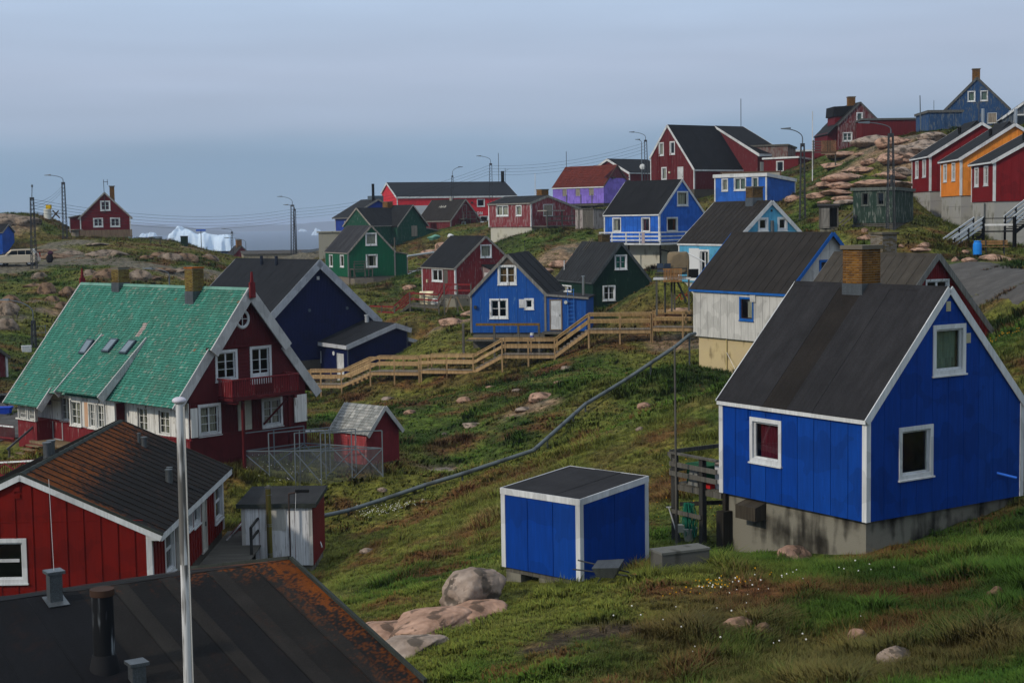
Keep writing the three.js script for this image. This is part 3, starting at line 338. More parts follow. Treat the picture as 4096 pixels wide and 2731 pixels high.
function doorOn(o, q, side, r, s = {}) {
const [u, v, w, h] = r, m = s.m ?? white, fr = 0.07;
const d = part(o, 'door', barBox(new GB(), q, side, u, v, w - 2 * fr, h - fr, -0.05, 0.008), m); part(d, 'door_frame', frameRing(new GB(), q, side, u, v, w, h, fr, -0.1, 0.055), s.frame ?? m);
const hu = u + (w / 2 - fr - 0.09) * (s.hand ?? 1); part(d, 'handle', barBox(new GB(), q, side, hu, v - 0.05, 0.03, 0.16, 0.008, 0.05), darkSteel);
if (s.light) { const [a, b, c, e] = s.light; part(d, 'door_light', barBox(new GB(), q, side, u + a, v + b, c, e, 0.008, 0.016), mat('dark_glass', 0x0c0f12, { roughness: 0.1 })); }
if (s.grooves) for (let i = 1; i < s.grooves; i++) part(d, 'door_board', barBox(new GB(), q, side, u - w / 2 + fr + (w - 2 * fr) * (i - 0.5) / s.grooves, v, (w - 2 * fr) / s.grooves - 0.012, h - fr - 0.02, 0.008, 0.02), m);
return d;
}
// brick stack: bricks laid one by one round a mortar core
function chimney(o, x, y, z, w, d, h, s = {}) {
const bh = s.bh ?? 0.062, bl = s.bl ?? 0.225, j = 0.013, mort = mat('mortar', s.mortar ?? 0x8f8a80, { roughness: 1 });
const core = part(o, 'chimney', new GB().box(x - w / 2 + 0.012, x + w / 2 - 0.012, y - 0.6, y + h, z - d / 2 + 0.012, z + d / 2 - 0.012), mort);
const ms = (s.bricks ?? [0xa8752f, 0x9a6a2c, 0xb5813a, 0x8d6230]).map((c, i) => mat('brick_' + (s.key ?? 'yellow') + i, c, { roughness: 0.95, map: feltTex() }));
const rows = Math.floor(h / (bh + j)), lots = ms.map(() => new GB()); let k = 0;
for (let r = -4; r < rows; r++) {
const y0 = y + r * (bh + j), off = (r & 1) * bl / 2;
const lay = (len, place) => { for (let t = -off; t < len - 0.02; t += bl + j) { const a = Math.max(0, t), b = Math.min(len, t + bl); if (b - a < 0.03) continue; const mi = Math.floor(hash(k++, r, 5) * ms.length), pr = hash(k, r, 6) * 0.006; const gb = s.each ? new GB() : lots[mi]; place(gb, a, b, y0, y0 + bh, pr); if (s.each) part(core, 'brick', gb, ms[mi]); } };
lay(w, (g, a, b, c, e, p) => g.box(x - w / 2 + a, x - w / 2 + b, c, e, z + d / 2 - 0.05, z + d / 2 + p)); lay(d, (g, a, b, c, e, p) => g.box(x + w / 2 - 0.05, x + w / 2 + p, c, e, z - d / 2 + a, z - d / 2 + b));
lay(w, (g, a, b, c, e, p) => g.box(x - w / 2 + a, x - w / 2 + b, c, e, z - d / 2 - p, z - d / 2 + 0.05)); lay(d, (g, a, b, c, e, p) => g.box(x - w / 2 - p, x - w / 2 + 0.05, c, e, z - d / 2 + a, z - d / 2 + b));
}
if (!s.each) lots.forEach((g, i) => { if (!g.empty) { const b = part(core, 'brickwork', g, ms[i]); b.userData.kind = 'stuff'; } });
if (s.flash) part(core, 'flashing', new GB().box(x - w / 2 - 0.02, x + w / 2 + 0.02, y - 0.6, y + s.flash, z - d / 2 - 0.02, z + d / 2 + 0.02), steel);
const e = s.lip ?? 0.05; part(core, 'chimney_cap', new GB().box(x - w / 2 - e, x + w / 2 + e, y + h - 0.01, y + h + (s.cap ?? 0.08), z - d / 2 - e, z + d / 2 + e), s.capM ?? concrete('cap_concrete', 0x6e6a62));
return core;
}
// roof slope coordinates: x along the ridge, s down the slope, n off it
function slopeAt(q, back, x, s, n) { const c = 1 / Math.hypot(1, q.sl), sn = q.sl * c, k = back ? -1 : 1; return V3(x, q.H + q.R - s * sn + n * c, q.zr + k * (s * c + n * sn)); }
function slopeLen(q, back) { return ((back ? q.W / 2 + q.zr : q.W / 2 - q.zr) + q.oe) * Math.hypot(1, q.sl); }
function slab(gb, q, back, x0, x1, s0, s1, n0, n1) { return gb.hexa([[x0, s0], [x1, s0], [x1, s1], [x0, s1]].map(([x, s]) => slopeAt(q, back, x, s, n0)), [[x0, s0], [x1, s0], [x1, s1], [x0, s1]].map(([x, s]) => slopeAt(q, back, x, s, n1))); }
function roofOn(o, q, s) { // s: {m, w sheet width, seam, trim, fascia}
const x0 = -q.L / 2 - q.og, x1 = q.L / 2 + q.og, T = 0.075;
for (const back of [false, true]) {
const len = slopeLen(q, back); if (s.only && s.only !== (back ? 'b' : 'f')) continue;
part(o, 'roof_deck', slab(new GB(), q, back, x0 + 0.03, x1 - 0.03, 0, len - 0.03, 0, T), s.deck ?? greyWood);
const n = Math.max(1, Math.round((x1 - x0) / (s.w ?? 1))), w = (x1 - x0) / n;
for (let i = 0; i < n; i++) { const gb = new GB(), lift = T + 0.004 + (i % 2) * (s.step ?? 0.004); slab(gb, q, back, x0 + i * w, x0 + (i + 1) * w - 0.004, 0, len + 0.02, lift, lift + 0.022); if (s.seam) slab(gb, q, back, x0 + (i + 1) * w - s.seam - 0.004, x0 + (i + 1) * w - 0.005, 0, len + 0.015, lift + 0.0221, lift + 0.036); part(o, 'roof_sheet', gb, (s.odd && s.odd[i]) || (s.alt && hash(i, back ? 1 : 0, 77) > 0.55 ? s.alt : s.m)); }
const tr = s.trim ?? white, bh = s.bh ?? 0.15;
if (tr) {
for (const [e, sg] of [[x0, -1], [x1, 1]]) part(o, 'bargeboard', slab(new GB(), q, back, e + (sg < 0 ? -0.03 : 0.0), e + (sg < 0 ? 0 : 0.03), back ? 0.0 : 0, len + 0.03, -bh + T, T + 0.034), tr);
const fh = s.fh ?? 0.12, gb = new GB(), p0 = slopeAt(q, back, x0, len, T - 0.01), k = back ? -1 : 1; gb.box(x0, x1, p0.y - fh, p0.y, p0.z + (k > 0 ? 0 : -0.025), p0.z + (k > 0 ? 0.025 : 0)); part(o, 'fascia', gb, s.fascia ?? tr);
}
}
part(o, 'ridge_cap', new GB().hexa([slopeAt(q, false, x0, 0.16, T + 0.034), slopeAt(q, false, x0, 0, T + 0.05), slopeAt(q, true, x0, 0.16, T + 0.034)], [slopeAt(q, false, x1, 0.16, T + 0.034), slopeAt(q, false, x1, 0, T + 0.05), slopeAt(q, true, x1, 0.16, T + 0.034)]), s.ridge ?? s.m);
}
// a whole gabled house. s: {name,label,wall,clad:{f,p,..},corner,roof,base:{m,h,in},win:[[side,rect,style]],door:[...]}
function house(key, s) {
const q = plan(HS[key]); if (s.top) q.top = s.top; const o = thing(s.name, s.label, s.category ?? 'house', [q.x, q.y, q.z], q.turn, s.group);
const holes = { f: [], b: [], p: [], m: [] };
for (const [side, r, w] of s.win ?? []) { const cw = (w?.cw ?? 0.1) - 0.004; holes[side].push([r[0], r[1], r[2] - 2 * cw, r[3] - 2 * cw]); }
for (const [side, r] of s.door ?? []) holes[side].push([r[0], r[1], r[2] - 0.02, r[3] - 0.02]);
for (const side of ['f', 'b', 'p', 'm']) { const gb = new GB(), [a, b] = span(q, side), e = side === 'f' || side === 'b' ? 0.121 : 0; wallPiece(gb, q, side, a + e, b - e, 0, -0.12, 0, holes[side]); part(o, 'wall', gb, s.wall); const c = s.clad?.[side] ?? s.clad?.all; if (c) cladding(o, q, side, c, holes[side]); }
part(o, 'floor', new GB().box(-q.L / 2 + 0.12, q.L / 2 - 0.12, 0.0, 0.06, -q.W / 2 + 0.12, q.W / 2 - 0.12), inside);
const cm = s.corner ?? white, ct = s.cornerW ?? 0.09; if (s.corner !== null) for (const [sx, sz] of [[-1, 1], [1, 1], [1, -1], [-1, -1]]) { const h = sz > 0 ? topOf(q, 'f', sx * q.L / 2) : topOf(q, 'b', sx * q.L / 2), X = sx * q.L / 2, Z = sz * q.W / 2, a = ct; const gb = new GB(); gb.box(Math.min(X - sx * a, X + sx * 0.055), Math.max(X - sx * a, X + sx * 0.055), 0.0, h - 0.02, Math.min(Z, Z + sz * 0.055), Math.max(Z, Z + sz * 0.055)); gb.box(Math.min(X, X + sx * 0.055), Math.max(X, X + sx * 0.055), 0, h - 0.02, Math.min(Z, Z - sz * a), Math.max(Z, Z - sz * a)); part(o, 'corner_board', gb, cm); }
if (s.roof) roofOn(o, q, s.roof);
if (s.base) { const i = s.base.in ?? 0.04; part(o, 'foundation', new GB().box(-q.L / 2 + i, q.L / 2 - i, -s.base.h, 0.0, -q.W / 2 + i, q.W / 2 - i), s.base.m); }
for (const [side, r, w] of s.win ?? []) windowOn(o, q, side, r, w); for (const [side, r, d] of s.door ?? []) doorOn(o, q, side, r, d);
o.userData.q = undefined; delete o.userData.q; return [o, q];
}
// ---------- the houses ----------
const roofA = felt('roof_charcoal', 0x3e3e42), roofBrown = felt('roof_brown_grey', 0x413d3a), roofPatch = felt('roof_brown_patch', 0x36322f), roofBlack = felt('roof_black', 0x2b2d31), roofNavy = felt('roof_blue_black', 0x2e3137), roofGrey = felt('roof_pale_grey', 0x5d5851);
const dot = curtainM('lace', 0xc9c7bf), wine = curtainM('wine', 0x6a1f33), net = curtainM('green_net', 0x7d958c), brownBlind = curtainM('card', 0x8c6a44);
const baseGrey = concrete('old_concrete', 0x8a8984, { map: oldConcTex() }), baseWhite = concrete('white_base', 0xb9bcb8), baseYellow = concrete('yellow_base', 0xc2b594), baseDark = concrete('dark_base', 0x55534f);
const boards = (m, w, o = {}) => ({ w, gap: 0.014, m, ...o });
function lattice(o) { return o; }
// big blue house in the right foreground
const blueA = paint('royal_blue', 0x003c96), blueA2 = paint('royal_blue_faded', 0x06419a);
{
const [o, q] = house('A', { name: 'blue_house', label: 'large royal blue house in the foreground with brick chimney and concrete base', wall: blueA, clad: { f: boards(blueA, 0.61, { gap: 0.018, t: 0.03, alt: blueA2 }), p: boards(blueA, 0.61, { gap: 0.014, t: 0.03, alt: blueA2 }) },
roof: { m: roofA, w: 0.95, odd: { 2: roofPatch }, step: 0.008, fh: 0.11, bh: 0.16 }, base: { m: baseGrey, h: 3.2, in: 0.12 }, cornerW: 0.1,
win: [['f', [-0.91,1.67,1.24,1.25], { cw: 0.11, curtain: [[wine, 0.12, 0.95]] }], ['p', [-0.02,4.24,1.28,1.33], { cw: 0.12, curtain: [[net, 0.02, 0.98]] }], ['p', [1.24,1.64,1.29,1.37], { cw: 0.11 }]] });
chimney(o, -0.31, q.H + q.R + 0.02, 0.0, 0.72, 0.72, 1.02, { each: true, bl: 0.2, bh: 0.055, lip: 0.06, cap: 0.1, flash: 0.06 });
const vent = (u, v) => { const ve = part(o, 'wall_vent', barBox(new GB(), q, 'p', u, v, 0.17, 0.26, 0.03, 0.045), mat('vent_beige', 0xa8a48c)); for (let i = 0; i < 5; i++) part(ve, 'louvre', barBox(new GB(), q, 'p', u, v - 0.09 + i * 0.045, 0.13, 0.018, 0.045, 0.058), mat('vent_beige', 0)); };
vent(0.03, 5.38); vent(-0.77, 4.5);
part(o, 'pipe_stub', new GB().rod(at(q, 'p', -2.0, 0.74, 0.02), at(q, 'p', -2.35, 0.62, 0.4), 0.035), mat('bright_blue_pipe', 0x2d64c8));
part(o, 'hatch', barBox(new GB(), q, 'f', -1.73, 2.38, 0.26, 0.36, 0.03, 0.06), blueA);
part(o, 'vent_box', new GB().hexa([at(q, 'f', -1.85, -0.55, -0.14), at(q, 'f', -1.05, -0.55, -0.14), at(q, 'f', -1.05, -0.55, 0.3), at(q, 'f', -1.85, -0.55, 0.3)], [at(q, 'f', -1.85, 0.0 - 0.06, -0.14), at(q, 'f', -1.05, -0.06, -0.14), at(q, 'f', -1.05, -0.18, 0.3), at(q, 'f', -1.85, -0.18, 0.3)]), timber('box_wood', 0x4a463f));
part(o, 'pipe_casing', new GB().box(-2.72, -2.42, -1.95, -0.5, q.W / 2 - 0.1, q.W / 2 + 0.24), timber('dark_casing', 0x35332f));
part(o, 'pipe_casing', new GB().box(-2.7, -2.58, -0.5, 0, q.W / 2 - 0.1, q.W / 2 + 0.02), timber('dark_casing', 0));
}
// white house with blue trim
const whiteB = paint('white_boards', 0xc9c9c6), blueTrim = paint('blue_trim', 0x2063b4);
{
const [o, q] = house('B', { name: 'white_house', label: 'white board house with blue trim on a pale yellow foundation', wall: whiteB, clad: { f: boards(whiteB, 0.57, { gap: 0.022, t: 0.03 }), p: boards(whiteB, 0.57, { gap: 0.02, t: 0.03 }) }, corner: whiteB,
roof: { m: roofBrown, w: 0.62, seam: 0.02, step: 0.002, trim: blueTrim, fh: 0.12 }, base: { m: baseYellow, h: 4.4, in: 0.16 },
win: [['f', [0.73,1.65,1.15,1.22], { m: blueTrim, sash: mat('dark_brown_sash', 0x2a1d17), cw: 0.1, curtain: [[dot, 0.35, 1]] }], ['p', [0.1, 3.55, 1.2, 1.25], { m: blueTrim, sash: mat('dark_brown_sash', 0), cw: 0.13 }]] });
part(o, 'meter_box', barBox(new GB(), q, 'f', 1.3, 2.28, 0.42, 0.5, 0.03, 0.1), whiteB);
part(o, 'drain_pipe', new GB().rod(at(q, 'f', -1.1, 0, -0.1), at(q, 'f', -1.1, -3.4, -0.1), 0.04), mat('yellow_pipe', 0xb5a878)); part(o, 'clothes_line', new GB().path([at(q, 'f', -1.1, -0.72, -0.1), at(q, 'f', 0.2, -1.55, 0.35), at(q, 'f', 1.2, -1.9, 0.1)], 0.012), mat('white_line', 0xd0d0d0));
}
// dark red house with the pale grey roof behind the blue one
const redDk = paint('barn_red', 0x7a1f22);
{
const [o, q] = house('C', { name: 'red_gabled_house', label: 'red house with pale weathered roof close behind the large blue house', wall: redDk, clad: { p: boards(redDk, 0.13, { joined: true }) }, corner: redDk, roof: { m: roofGrey, w: 0.66, seam: 0.015, step: 0.002, trim: timber('weathered_barge', 0x7d8388), bh: 0.2 }, base: { m: baseGrey, h: 1.6 },
win: [['p', [-0.12,4.43,1.32,0.92], { cw: 0.08, cols: 2, mull: 0.1, m: whiteOld }]] });
chimney(o, -1.0, q.H + q.R - 0.55, -0.75, 0.85, 0.85, 1.45, { key: 'limed', bricks: [0xa9a196, 0x9a8f80, 0xb0a89a, 0x94825e], mortar: 0x6e6a60, lip: 0.07 });
}
// light blue house
const paleBlue = paint('light_blue', 0x5aa8cf);
{
const [o, q] = house('D', { name: 'light_blue_house', label: 'light blue house with white trim and brown roof behind the white house', wall: paleBlue, clad: { f: boards(paleBlue, 0.5, { t: 0.03 }), p: boards(paleBlue, 0.5, { t: 0.03 }) }, roof: { m: roofBrown, w: 0.6, seam: 0.02, step: 0.002, bh: 0.22 }, base: { m: baseWhite, h: 5, in: 0.1 },
win: [['p', [0.66,3.87,0.8,0.89], { cw: 0.14 }], ['p', [-0.86,3.87,0.77,0.91], { cw: 0.14 }], ['f', [-0.05, 1.18, 1.25, 2.1], { cols: 2, cw: 0.13, mull: 0.12, curtain: [[dot, 0.5, 1]] }]] });
part(o, 'white_panel', barBox(new GB(), q, 'f', -1.35, 1.2, 1.3, 2.2, 0.03, 0.055), mat('milky_panel', 0xbfc3c6)); part(o, 'flue', new GB().rod(at(q, 'f', -2.95, 1.6, 0.05), at(q, 'f', -2.95, 1.6, 0.45), 0.09).rod(at(q, 'f', -2.95, 1.4, 0.4), at(q, 'f', -2.95, 1.9, 0.4), 0.1), blackWood);
part(o, 'exhaust_pipe', new GB().rod(at(q, 'p', 0.0, 3.3, 0.12), at(q, 'p', 0, 4.1, 0.12), 0.12), steel);
chimney(o, 1.45, q.H + q.R - 0.1, 0.05, 0.85, 0.8, 1.05, { flash: 0.38, bricks: [0x8a6a3a, 0x7d5f34, 0x94733f, 0x6e5530], key: 'smoked', lip: 0.05 });
part(o, 'vent_grille', barBox(new GB(), q, 'p', 0, 4.75, 0.14, 0.14, 0.03, 0.05), darkSteel);
}
// bright blue house with the white deck
const blueE = paint('bright_blue', 0x2866c8);
{
const [o, q] = house('E', { name: 'bright_blue_house', label: 'bright blue house with black roof and raised white railed deck', wall: blueE, clad: { f: boards(blueE, 0.52, { gap: 0.03, t: 0.03 }), p: boards(blueE, 0.52, { gap: 0.025, t: 0.03 }) }, roof: { m: roofBlack, w: 1.0 }, base: { m: baseWhite, h: 4, in: 0.12 },
win: [['f', [-1.74,1.49,1.06,1.26], { curtain: [[dot, 0, 0.5]] }], ['f', [1.72,1.46,1.04,1.28], { curtain: [[wine, 0.05, 0.35], [wine, 0.65, 0.98]] }], ['p', [-0.08,3.66,1.43,1.27], { curtain: [[dot, 0.05, 0.95]] }], ['p', [1.26,1.45,1.41,1.27], { curtain: [[wine, 0, 0.3], [wine, 0.7, 1]] }]] });
// deck wrapped round the near corner
const dz = q.W / 2, dx = q.L / 2, d = 1.35, y = -0.12;
part(o, 'deck', new GB().box(-dx + 0.6, dx + d, y - 0.1, y, dz + 0.06, dz + d), white); part(o, 'deck', new GB().box(dx + 0.06, dx + d, y - 0.1, y, -dz + 0.4, dz + 0.058), white);
const post = (x, z) => part(o, 'railing_post', new GB().box(x - 0.05, x + 0.05, y, y + 1.0, z - 0.05, z + 0.05), white);
for (const x of [-dx + 0.7, -1.1, 0.6, 2.2, dx + d - 0.06]) post(x, dz + d - 0.06); for (const z of [0.9, -1.2, -dz + 0.5]) post(dx + d - 0.06, z);
for (const h of [0.95, 0.62, 0.3]) { part(o, 'rail', new GB().box(-dx + 0.65, dx + d, y + h - 0.06, y + h + 0.05, dz + d - 0.02, dz + d + 0.02), white); part(o, 'rail', new GB().box(dx + d - 0.02, dx + d + 0.02, y + h - 0.06, y + h + 0.05, -dz + 0.4, dz + d - 0.03), white); }
for (const [x, z] of [[-dx + 0.8, dz + d - 0.15], [0.8, dz + d - 0.15], [dx + d - 0.15, dz + d - 0.15], [dx + d - 0.15, 0.4], [dx + d - 0.15, -dz + 0.6]]) part(o, 'deck_support', new GB().rod([x, y - 0.1, z], [x, y - 4.2, z], 0.07), blackWood);
part(o, 'brace', new GB().beam([dx + d - 0.15, y - 0.5, dz + d - 0.15], [dx + d - 0.15, y - 1.6, -dz + 0.6], 0.06, 0.1), blackWood);
const tow = new GB(); for (let i = 0; i < 5; i++) tow.box(2.5 + i * 0.07, 2.57 + i * 0.07, y + 0.0 + (i % 2) * 0.04, y + 0.98, dz + d + 0.03 + (i % 2) * 0.012, dz + d + 0.05 + (i % 2) * 0.012);
const [tx, , tz] = [0, 0, 0]; const tg = solo('towel', 'pale towel hanging over the white deck railing', 'towel', tow, mat('towel_cloth', 0x9a8f92, { roughness: 0.95 })); tg.position.set(q.x, q.y, q.z); tg.rotation.y = q.turn;
}
// large dark red house with the extension
const redF = flaky('faded_dark_red', 0x562024, 0x5e504c, 0.22);
{
const [o, q] = house('F', { name: 'dark_red_house', label: 'tall dark red house with steep black roof and wall ladders on the hill', wall: redF, clad: { m: boards(redF, 0.52, { gap: 0.03 }), f: boards(redF, 0.52, { gap: 0.03 }) }, roof: { m: roofBlack, w: 1.1, bh: 0.22, fh: 0.2 }, base: { m: baseDark, h: 3.2 },
win: [['m', [-1.93,4.95,0.93,1.61], { cw: 0.14, curtain: [[dot, 0.1, 0.9]] }], ['m', [0.1,4.99,0.96,1.59], { cw: 0.14 }], ['m', [-1.45,1.99,0.99,1.57], { cw: 0.14, curtain: [[dot, 0.1, 0.9]] }]], door: [['m', [1.54, 1.55, 1.05, 2.3], {}]] });
for (const [u, v0, v1] of [[-2.45, 0.9, 4.4], [-0.35, 2.6, 4.4]]) { const l = part(o, 'wall_ladder', new GB().beam(at(q, 'm', u - 0.2, v0, 0.1), at(q, 'm', u - 0.2, v1, 0.1), 0.05, 0.05).beam(at(q, 'm', u + 0.2, v0, 0.1), at(q, 'm', u + 0.2, v1, 0.1), 0.05, 0.05), redDk); for (let v = v0 + 0.2; v < v1; v += 0.32) part(l, 'rung', new GB().beam(at(q, 'm', u - 0.18, v, 0.1), at(q, 'm', u + 0.18, v, 0.1), 0.04, 0.04), redDk); }
part(o, 'wall_lamp', barBox(new GB(), q, 'm', -0.35, 2.1, 0.22, 0.22, 0.03, 0.2), mat('lamp_cream', 0xb9b398));
// shed-roofed extension on the long side: flatter roof from the ridge outwards
const xa = 1.75, xb = q.L / 2 + 0.1, zf = q.W / 2 + 2.6, yR = q.H + q.R + 0.12, ye = q.H + 1.7;
const sl2 = (yR - ye) / (zf + 0.55 - q.zr);
const roofY = (z) => yR - (z - q.zr) * sl2;
part(o, 'extension_roof', new GB().hexa([V3(xa - 0.25, roofY(q.zr) - 0.12, q.zr), V3(xb + 0.25, roofY(q.zr) - 0.12, q.zr), V3(xb + 0.25, ye - 0.12, zf + 0.55), V3(xa - 0.25, ye - 0.12, zf + 0.55)], [V3(xa - 0.25, roofY(q.zr), q.zr), V3(xb + 0.25, roofY(q.zr), q.zr), V3(xb + 0.25, ye, zf + 0.55), V3(xa - 0.25, ye, zf + 0.55)]), roofBlack);
for (const [x, w] of [[xa - 0.28, 0.03], [xb + 0.255, 0.03]]) part(o, 'bargeboard', new GB().hexa([V3(x, roofY(q.zr) - 0.26, q.zr), V3(x + w, roofY(q.zr) - 0.26, q.zr), V3(x + w, ye - 0.34, zf + 0.56), V3(x, ye - 0.34, zf + 0.56)], [V3(x, roofY(q.zr) + 0.02, q.zr), V3(x + w, roofY(q.zr) + 0.02, q.zr), V3(x + w, ye + 0.02, zf + 0.56), V3(x, ye + 0.02, zf + 0.56)]), white);
part(o, 'fascia', new GB().box(xa - 0.25, xb + 0.25, ye - 0.3, ye - 0.005, zf + 0.551, zf + 0.58), white);
const side = (x0, x1) => new GB().hexa([V3(x0, -0.6, q.zr), V3(x1, -0.6, q.zr), V3(x1, -0.6, zf), V3(x0, -0.6, zf)], [V3(x0, roofY(q.zr) - 0.14, q.zr), V3(x1, roofY(q.zr) - 0.14, q.zr), V3(x1, roofY(zf) - 0.14, zf), V3(x0, roofY(zf) - 0.14, zf)]);
part(o, 'extension_wall', side(xa, xa + 0.12), redF); part(o, 'extension_wall', side(xb - 0.12, xb), redF); part(o, 'extension_wall', new GB().box(xa + 0.121, xb - 0.121, -0.6, roofY(zf) - 0.16, zf - 0.12, zf), redF);
for (const [x, w] of [[xa + 0.95, 1.1], [xb - 1.2, 1.2]]) part(o, 'window_board', new GB().box(x - w / 2, x + w / 2, 2.0, 3.15, zf + 0.005, zf + 0.05), mat('pale_board', 0xa9a8a4));
part(o, 'pole', new GB().rod([xb - 0.1, roofY(q.zr), q.zr], [xb - 0.1, roofY(q.zr) + 3.4, q.zr], 0.04), darkSteel);
}
// low dark red annex beside it (flat roof)
const redAnnex = flaky('annex_red', 0x55191d, 0x4f3f3c, 0.12);
function flatBox(name, label, pos, turn, w, d, h, mats, extra = {}) { // mono-pitch box: roof falls from the front by `fall`
const o = thing(name, label, extra.category ?? 'house', pos, turn, extra.group), fall = extra.fall ?? 0.25, q = { L: w, W: d, H: h, R: 0, zr: 0, sl: 0, oe: 0, og: 0, hb: h - fall, top: (s, u) => s === 'f' ? h : s === 'b' ? h - fall : h - fall + (u + d / 2) / d * fall };
const holes = { f: [], b: [], p: [], m: [] }; for (const [side, r, s] of extra.win ?? []) { const cw = (s?.cw ?? 0.1) - 0.004; holes[side].push([r[0], r[1], r[2] - 2 * cw, r[3] - 2 * cw]); } for (const [side, r] of extra.door ?? []) holes[side].push([r[0], r[1], r[2] - 0.02, r[3] - 0.02]); for (const [side, r] of extra.hole ?? []) holes[side].push(r);
for (const side of ['f', 'b', 'p', 'm']) { const gb = new GB(), [a, b] = span(q, side), e = side === 'f' || side === 'b' ? 0.1 : 0; wallPiece(gb, q, side, a + e, b - e, 0, -0.1, 0, holes[side]); part(o, 'wall', gb, mats.wall); const c = extra.clad?.[side] ?? extra.clad?.all; if (c) cladding(o, q, side, c, holes[side]); }
part(o, 'floor', new GB().box(-w / 2 + 0.1, w / 2 - 0.1, 0, 0.05, -d / 2 + 0.1, d / 2 - 0.1), inside);
const ov = extra.over ?? 0.12, t = 0.09, yf = h + ov * fall / d, yb = h - fall - ov * fall / d, X = w / 2 + ov, Z = d / 2 + ov, ns = extra.sheets ?? 1;
for (let i = 0; i < ns; i++) { const xa = -X + 2 * X * i / ns, xb = -X + 2 * X * (i + 1) / ns - 0.006, l = 0.003 + (i % 2) * 0.008; part(o, ns > 1 ? 'roof_sheet' : 'roof', new GB().hexa([V3(xa, yb + l, -Z), V3(xb, yb + l, -Z), V3(xb, yf + l, Z), V3(xa, yf + l, Z)], [V3(xa, yb + t + l, -Z), V3(xb, yb + t + l, -Z), V3(xb, yf + t + l, Z), V3(xa, yf + t + l, Z)]), mats.roof); }
if (mats.trim) { const th = extra.th ?? 0.14, k = 0.03; part(o, 'fascia', new GB().box(-X - k, X + k, yf - th + 0.04, yf + t + 0.012, Z, Z + k), mats.trim); part(o, 'fascia', new GB().box(-X - k, X + k, yb - th + 0.04, yb + t + 0.012, -Z - k, -Z), mats.trim); for (const sx of [-1, 1]) { const a = sx > 0 ? X : -X - k; part(o, 'fascia', new GB().hexa([V3(a, yb - th + 0.04, -Z), V3(a + k, yb - th + 0.04, -Z), V3(a + k, yf - th + 0.04, Z), V3(a, yf - th + 0.04, Z)], [V3(a, yb + t + 0.012, -Z), V3(a + k, yb + t + 0.012, -Z), V3(a + k, yf + t + 0.012, Z), V3(a, yf + t + 0.012, Z)]), mats.trim); } }
if (mats.corner) for (const [sx, sz] of [[-1, 1], [1, 1], [1, -1], [-1, -1]]) { const hh = sz > 0 ? h : h - fall, c = extra.cw ?? 0.08; part(o, 'corner_board', new GB().box(sx * w / 2 - (sx > 0 ? c : 0.05), sx * w / 2 + (sx > 0 ? 0.05 : c), 0, hh - 0.02, sz * d / 2 - (sz > 0 ? c : 0.05), sz * d / 2 + (sz > 0 ? 0.05 : c)), mats.corner); }
if (extra.base) part(o, 'foundation', new GB().box(-w / 2 + 0.06, w / 2 - 0.06, -extra.base, 0, -d / 2 + 0.06, d / 2 - 0.06), mats.base ?? baseGrey);
for (const [side, r, s] of extra.win ?? []) windowOn(o, q, side, r, s); for (const [side, r, s] of extra.door ?? []) doorOn(o, q, side, r, s);
return [o, q];
}
{ // annex right of the dark red house: near corner T5(240,1075)
const c = [31.936,3.968,-172]; flatBox('red_annex', 'low dark red annex with white fascia at the end of the tall red house', [c[0] + 0.4, c[1], c[2] - 3.3], -0.75, 4.6, 4.4, 2.5, { wall: redAnnex, roof: roofBlack, trim: white }, { fall: 0.3, base: 2.5, clad: { f: boards(redAnnex, 0.5), p: boards(redAnnex, 0.5) }, win: [['f', [-0.1, 1.55, 1.0, 1.25], {}]] });
const d = [32.049,6.992,-182]; flatBox('roof_hut', 'small weathered hut behind the low red annex', [d[0] - 0.3, d[1] - 1.2, d[2] - 2], -0.5, 4.6, 3, 2.5, { wall: flaky('hut_grey', 0x5a3a38, 0x6d6663, 0.7), roof: roofBlack, trim: greyWood }, { base: 2 });
const e = [36.158,7.66,-190]; flatBox('red_hut', 'long low red hut behind the annex roof', [e[0], e[1] - 2.2, e[2]], -0.1, 6, 3, 2.4, { wall: redAnnex, roof: roofBlack, trim: white }, { base: 2 });
}
// flat-roofed blue house with the shipping container behind
const blueG = paint('flat_blue', 0x2a66c4);
{
const q0 = HS.G; const [o, q] = flatBox('flat_roofed_blue_house', 'flat roofed blue house with white trim below the tall red house', [q0[0], q0[1], q0[2]], q0[3], q0[4], q0[5], q0[6], { wall: blueG, roof: roofBlack, trim: white, corner: white }, { fall: 0.45, th: 0.26, base: 3, clad: { f: boards(blueG, 0.45), p: boards(blueG, 0.45) }, win: [['f', [-1.65,1.61,0.7,1.2], { curtain: [[dot, 0.1, 0.9]] }], ['f', [-0.02,1.65,1.31,1.24], { cols: 2, mull: 0.12, curtain: [[net, 0.05, 0.95]] }], ['f', [1.58,1.69,0.7,1.18], { curtain: [[net, 0.05, 0.95]] }]] });
const c = [21.554,4.05,-156], cm = mat('container_white', 0xb6b8b4, { map: concTex() }), k = thing('shipping_container', 'rusty white shipping container behind the flat roofed blue house', 'container', [c[0] + 3.4, c[1] - 1.75, c[2] - 2.0], -0.16);
part(k, 'body', new GB().box(-3, 3, 0, 2.2, -1.2, 1.2), cm); for (let i = 0; i < 20; i++) part(k, 'rib', new GB().box(-2.9 + i * 0.295, -2.75 + i * 0.295, 0.15, 2.05, 1.2, 1.235), cm); for (const [x, z] of [[-3, 1.2], [3, 1.2]]) part(k, 'corner_post', new GB().box(x - 0.08, x + 0.08, 0, 2.25, z - 0.08, z + 0.05), mat('rust', 0x5a4638)); part(k, 'top_rail', new GB().box(-2.9, 2.9, 2.08, 2.22, 1.2, 1.25), mat('rust', 0));
}
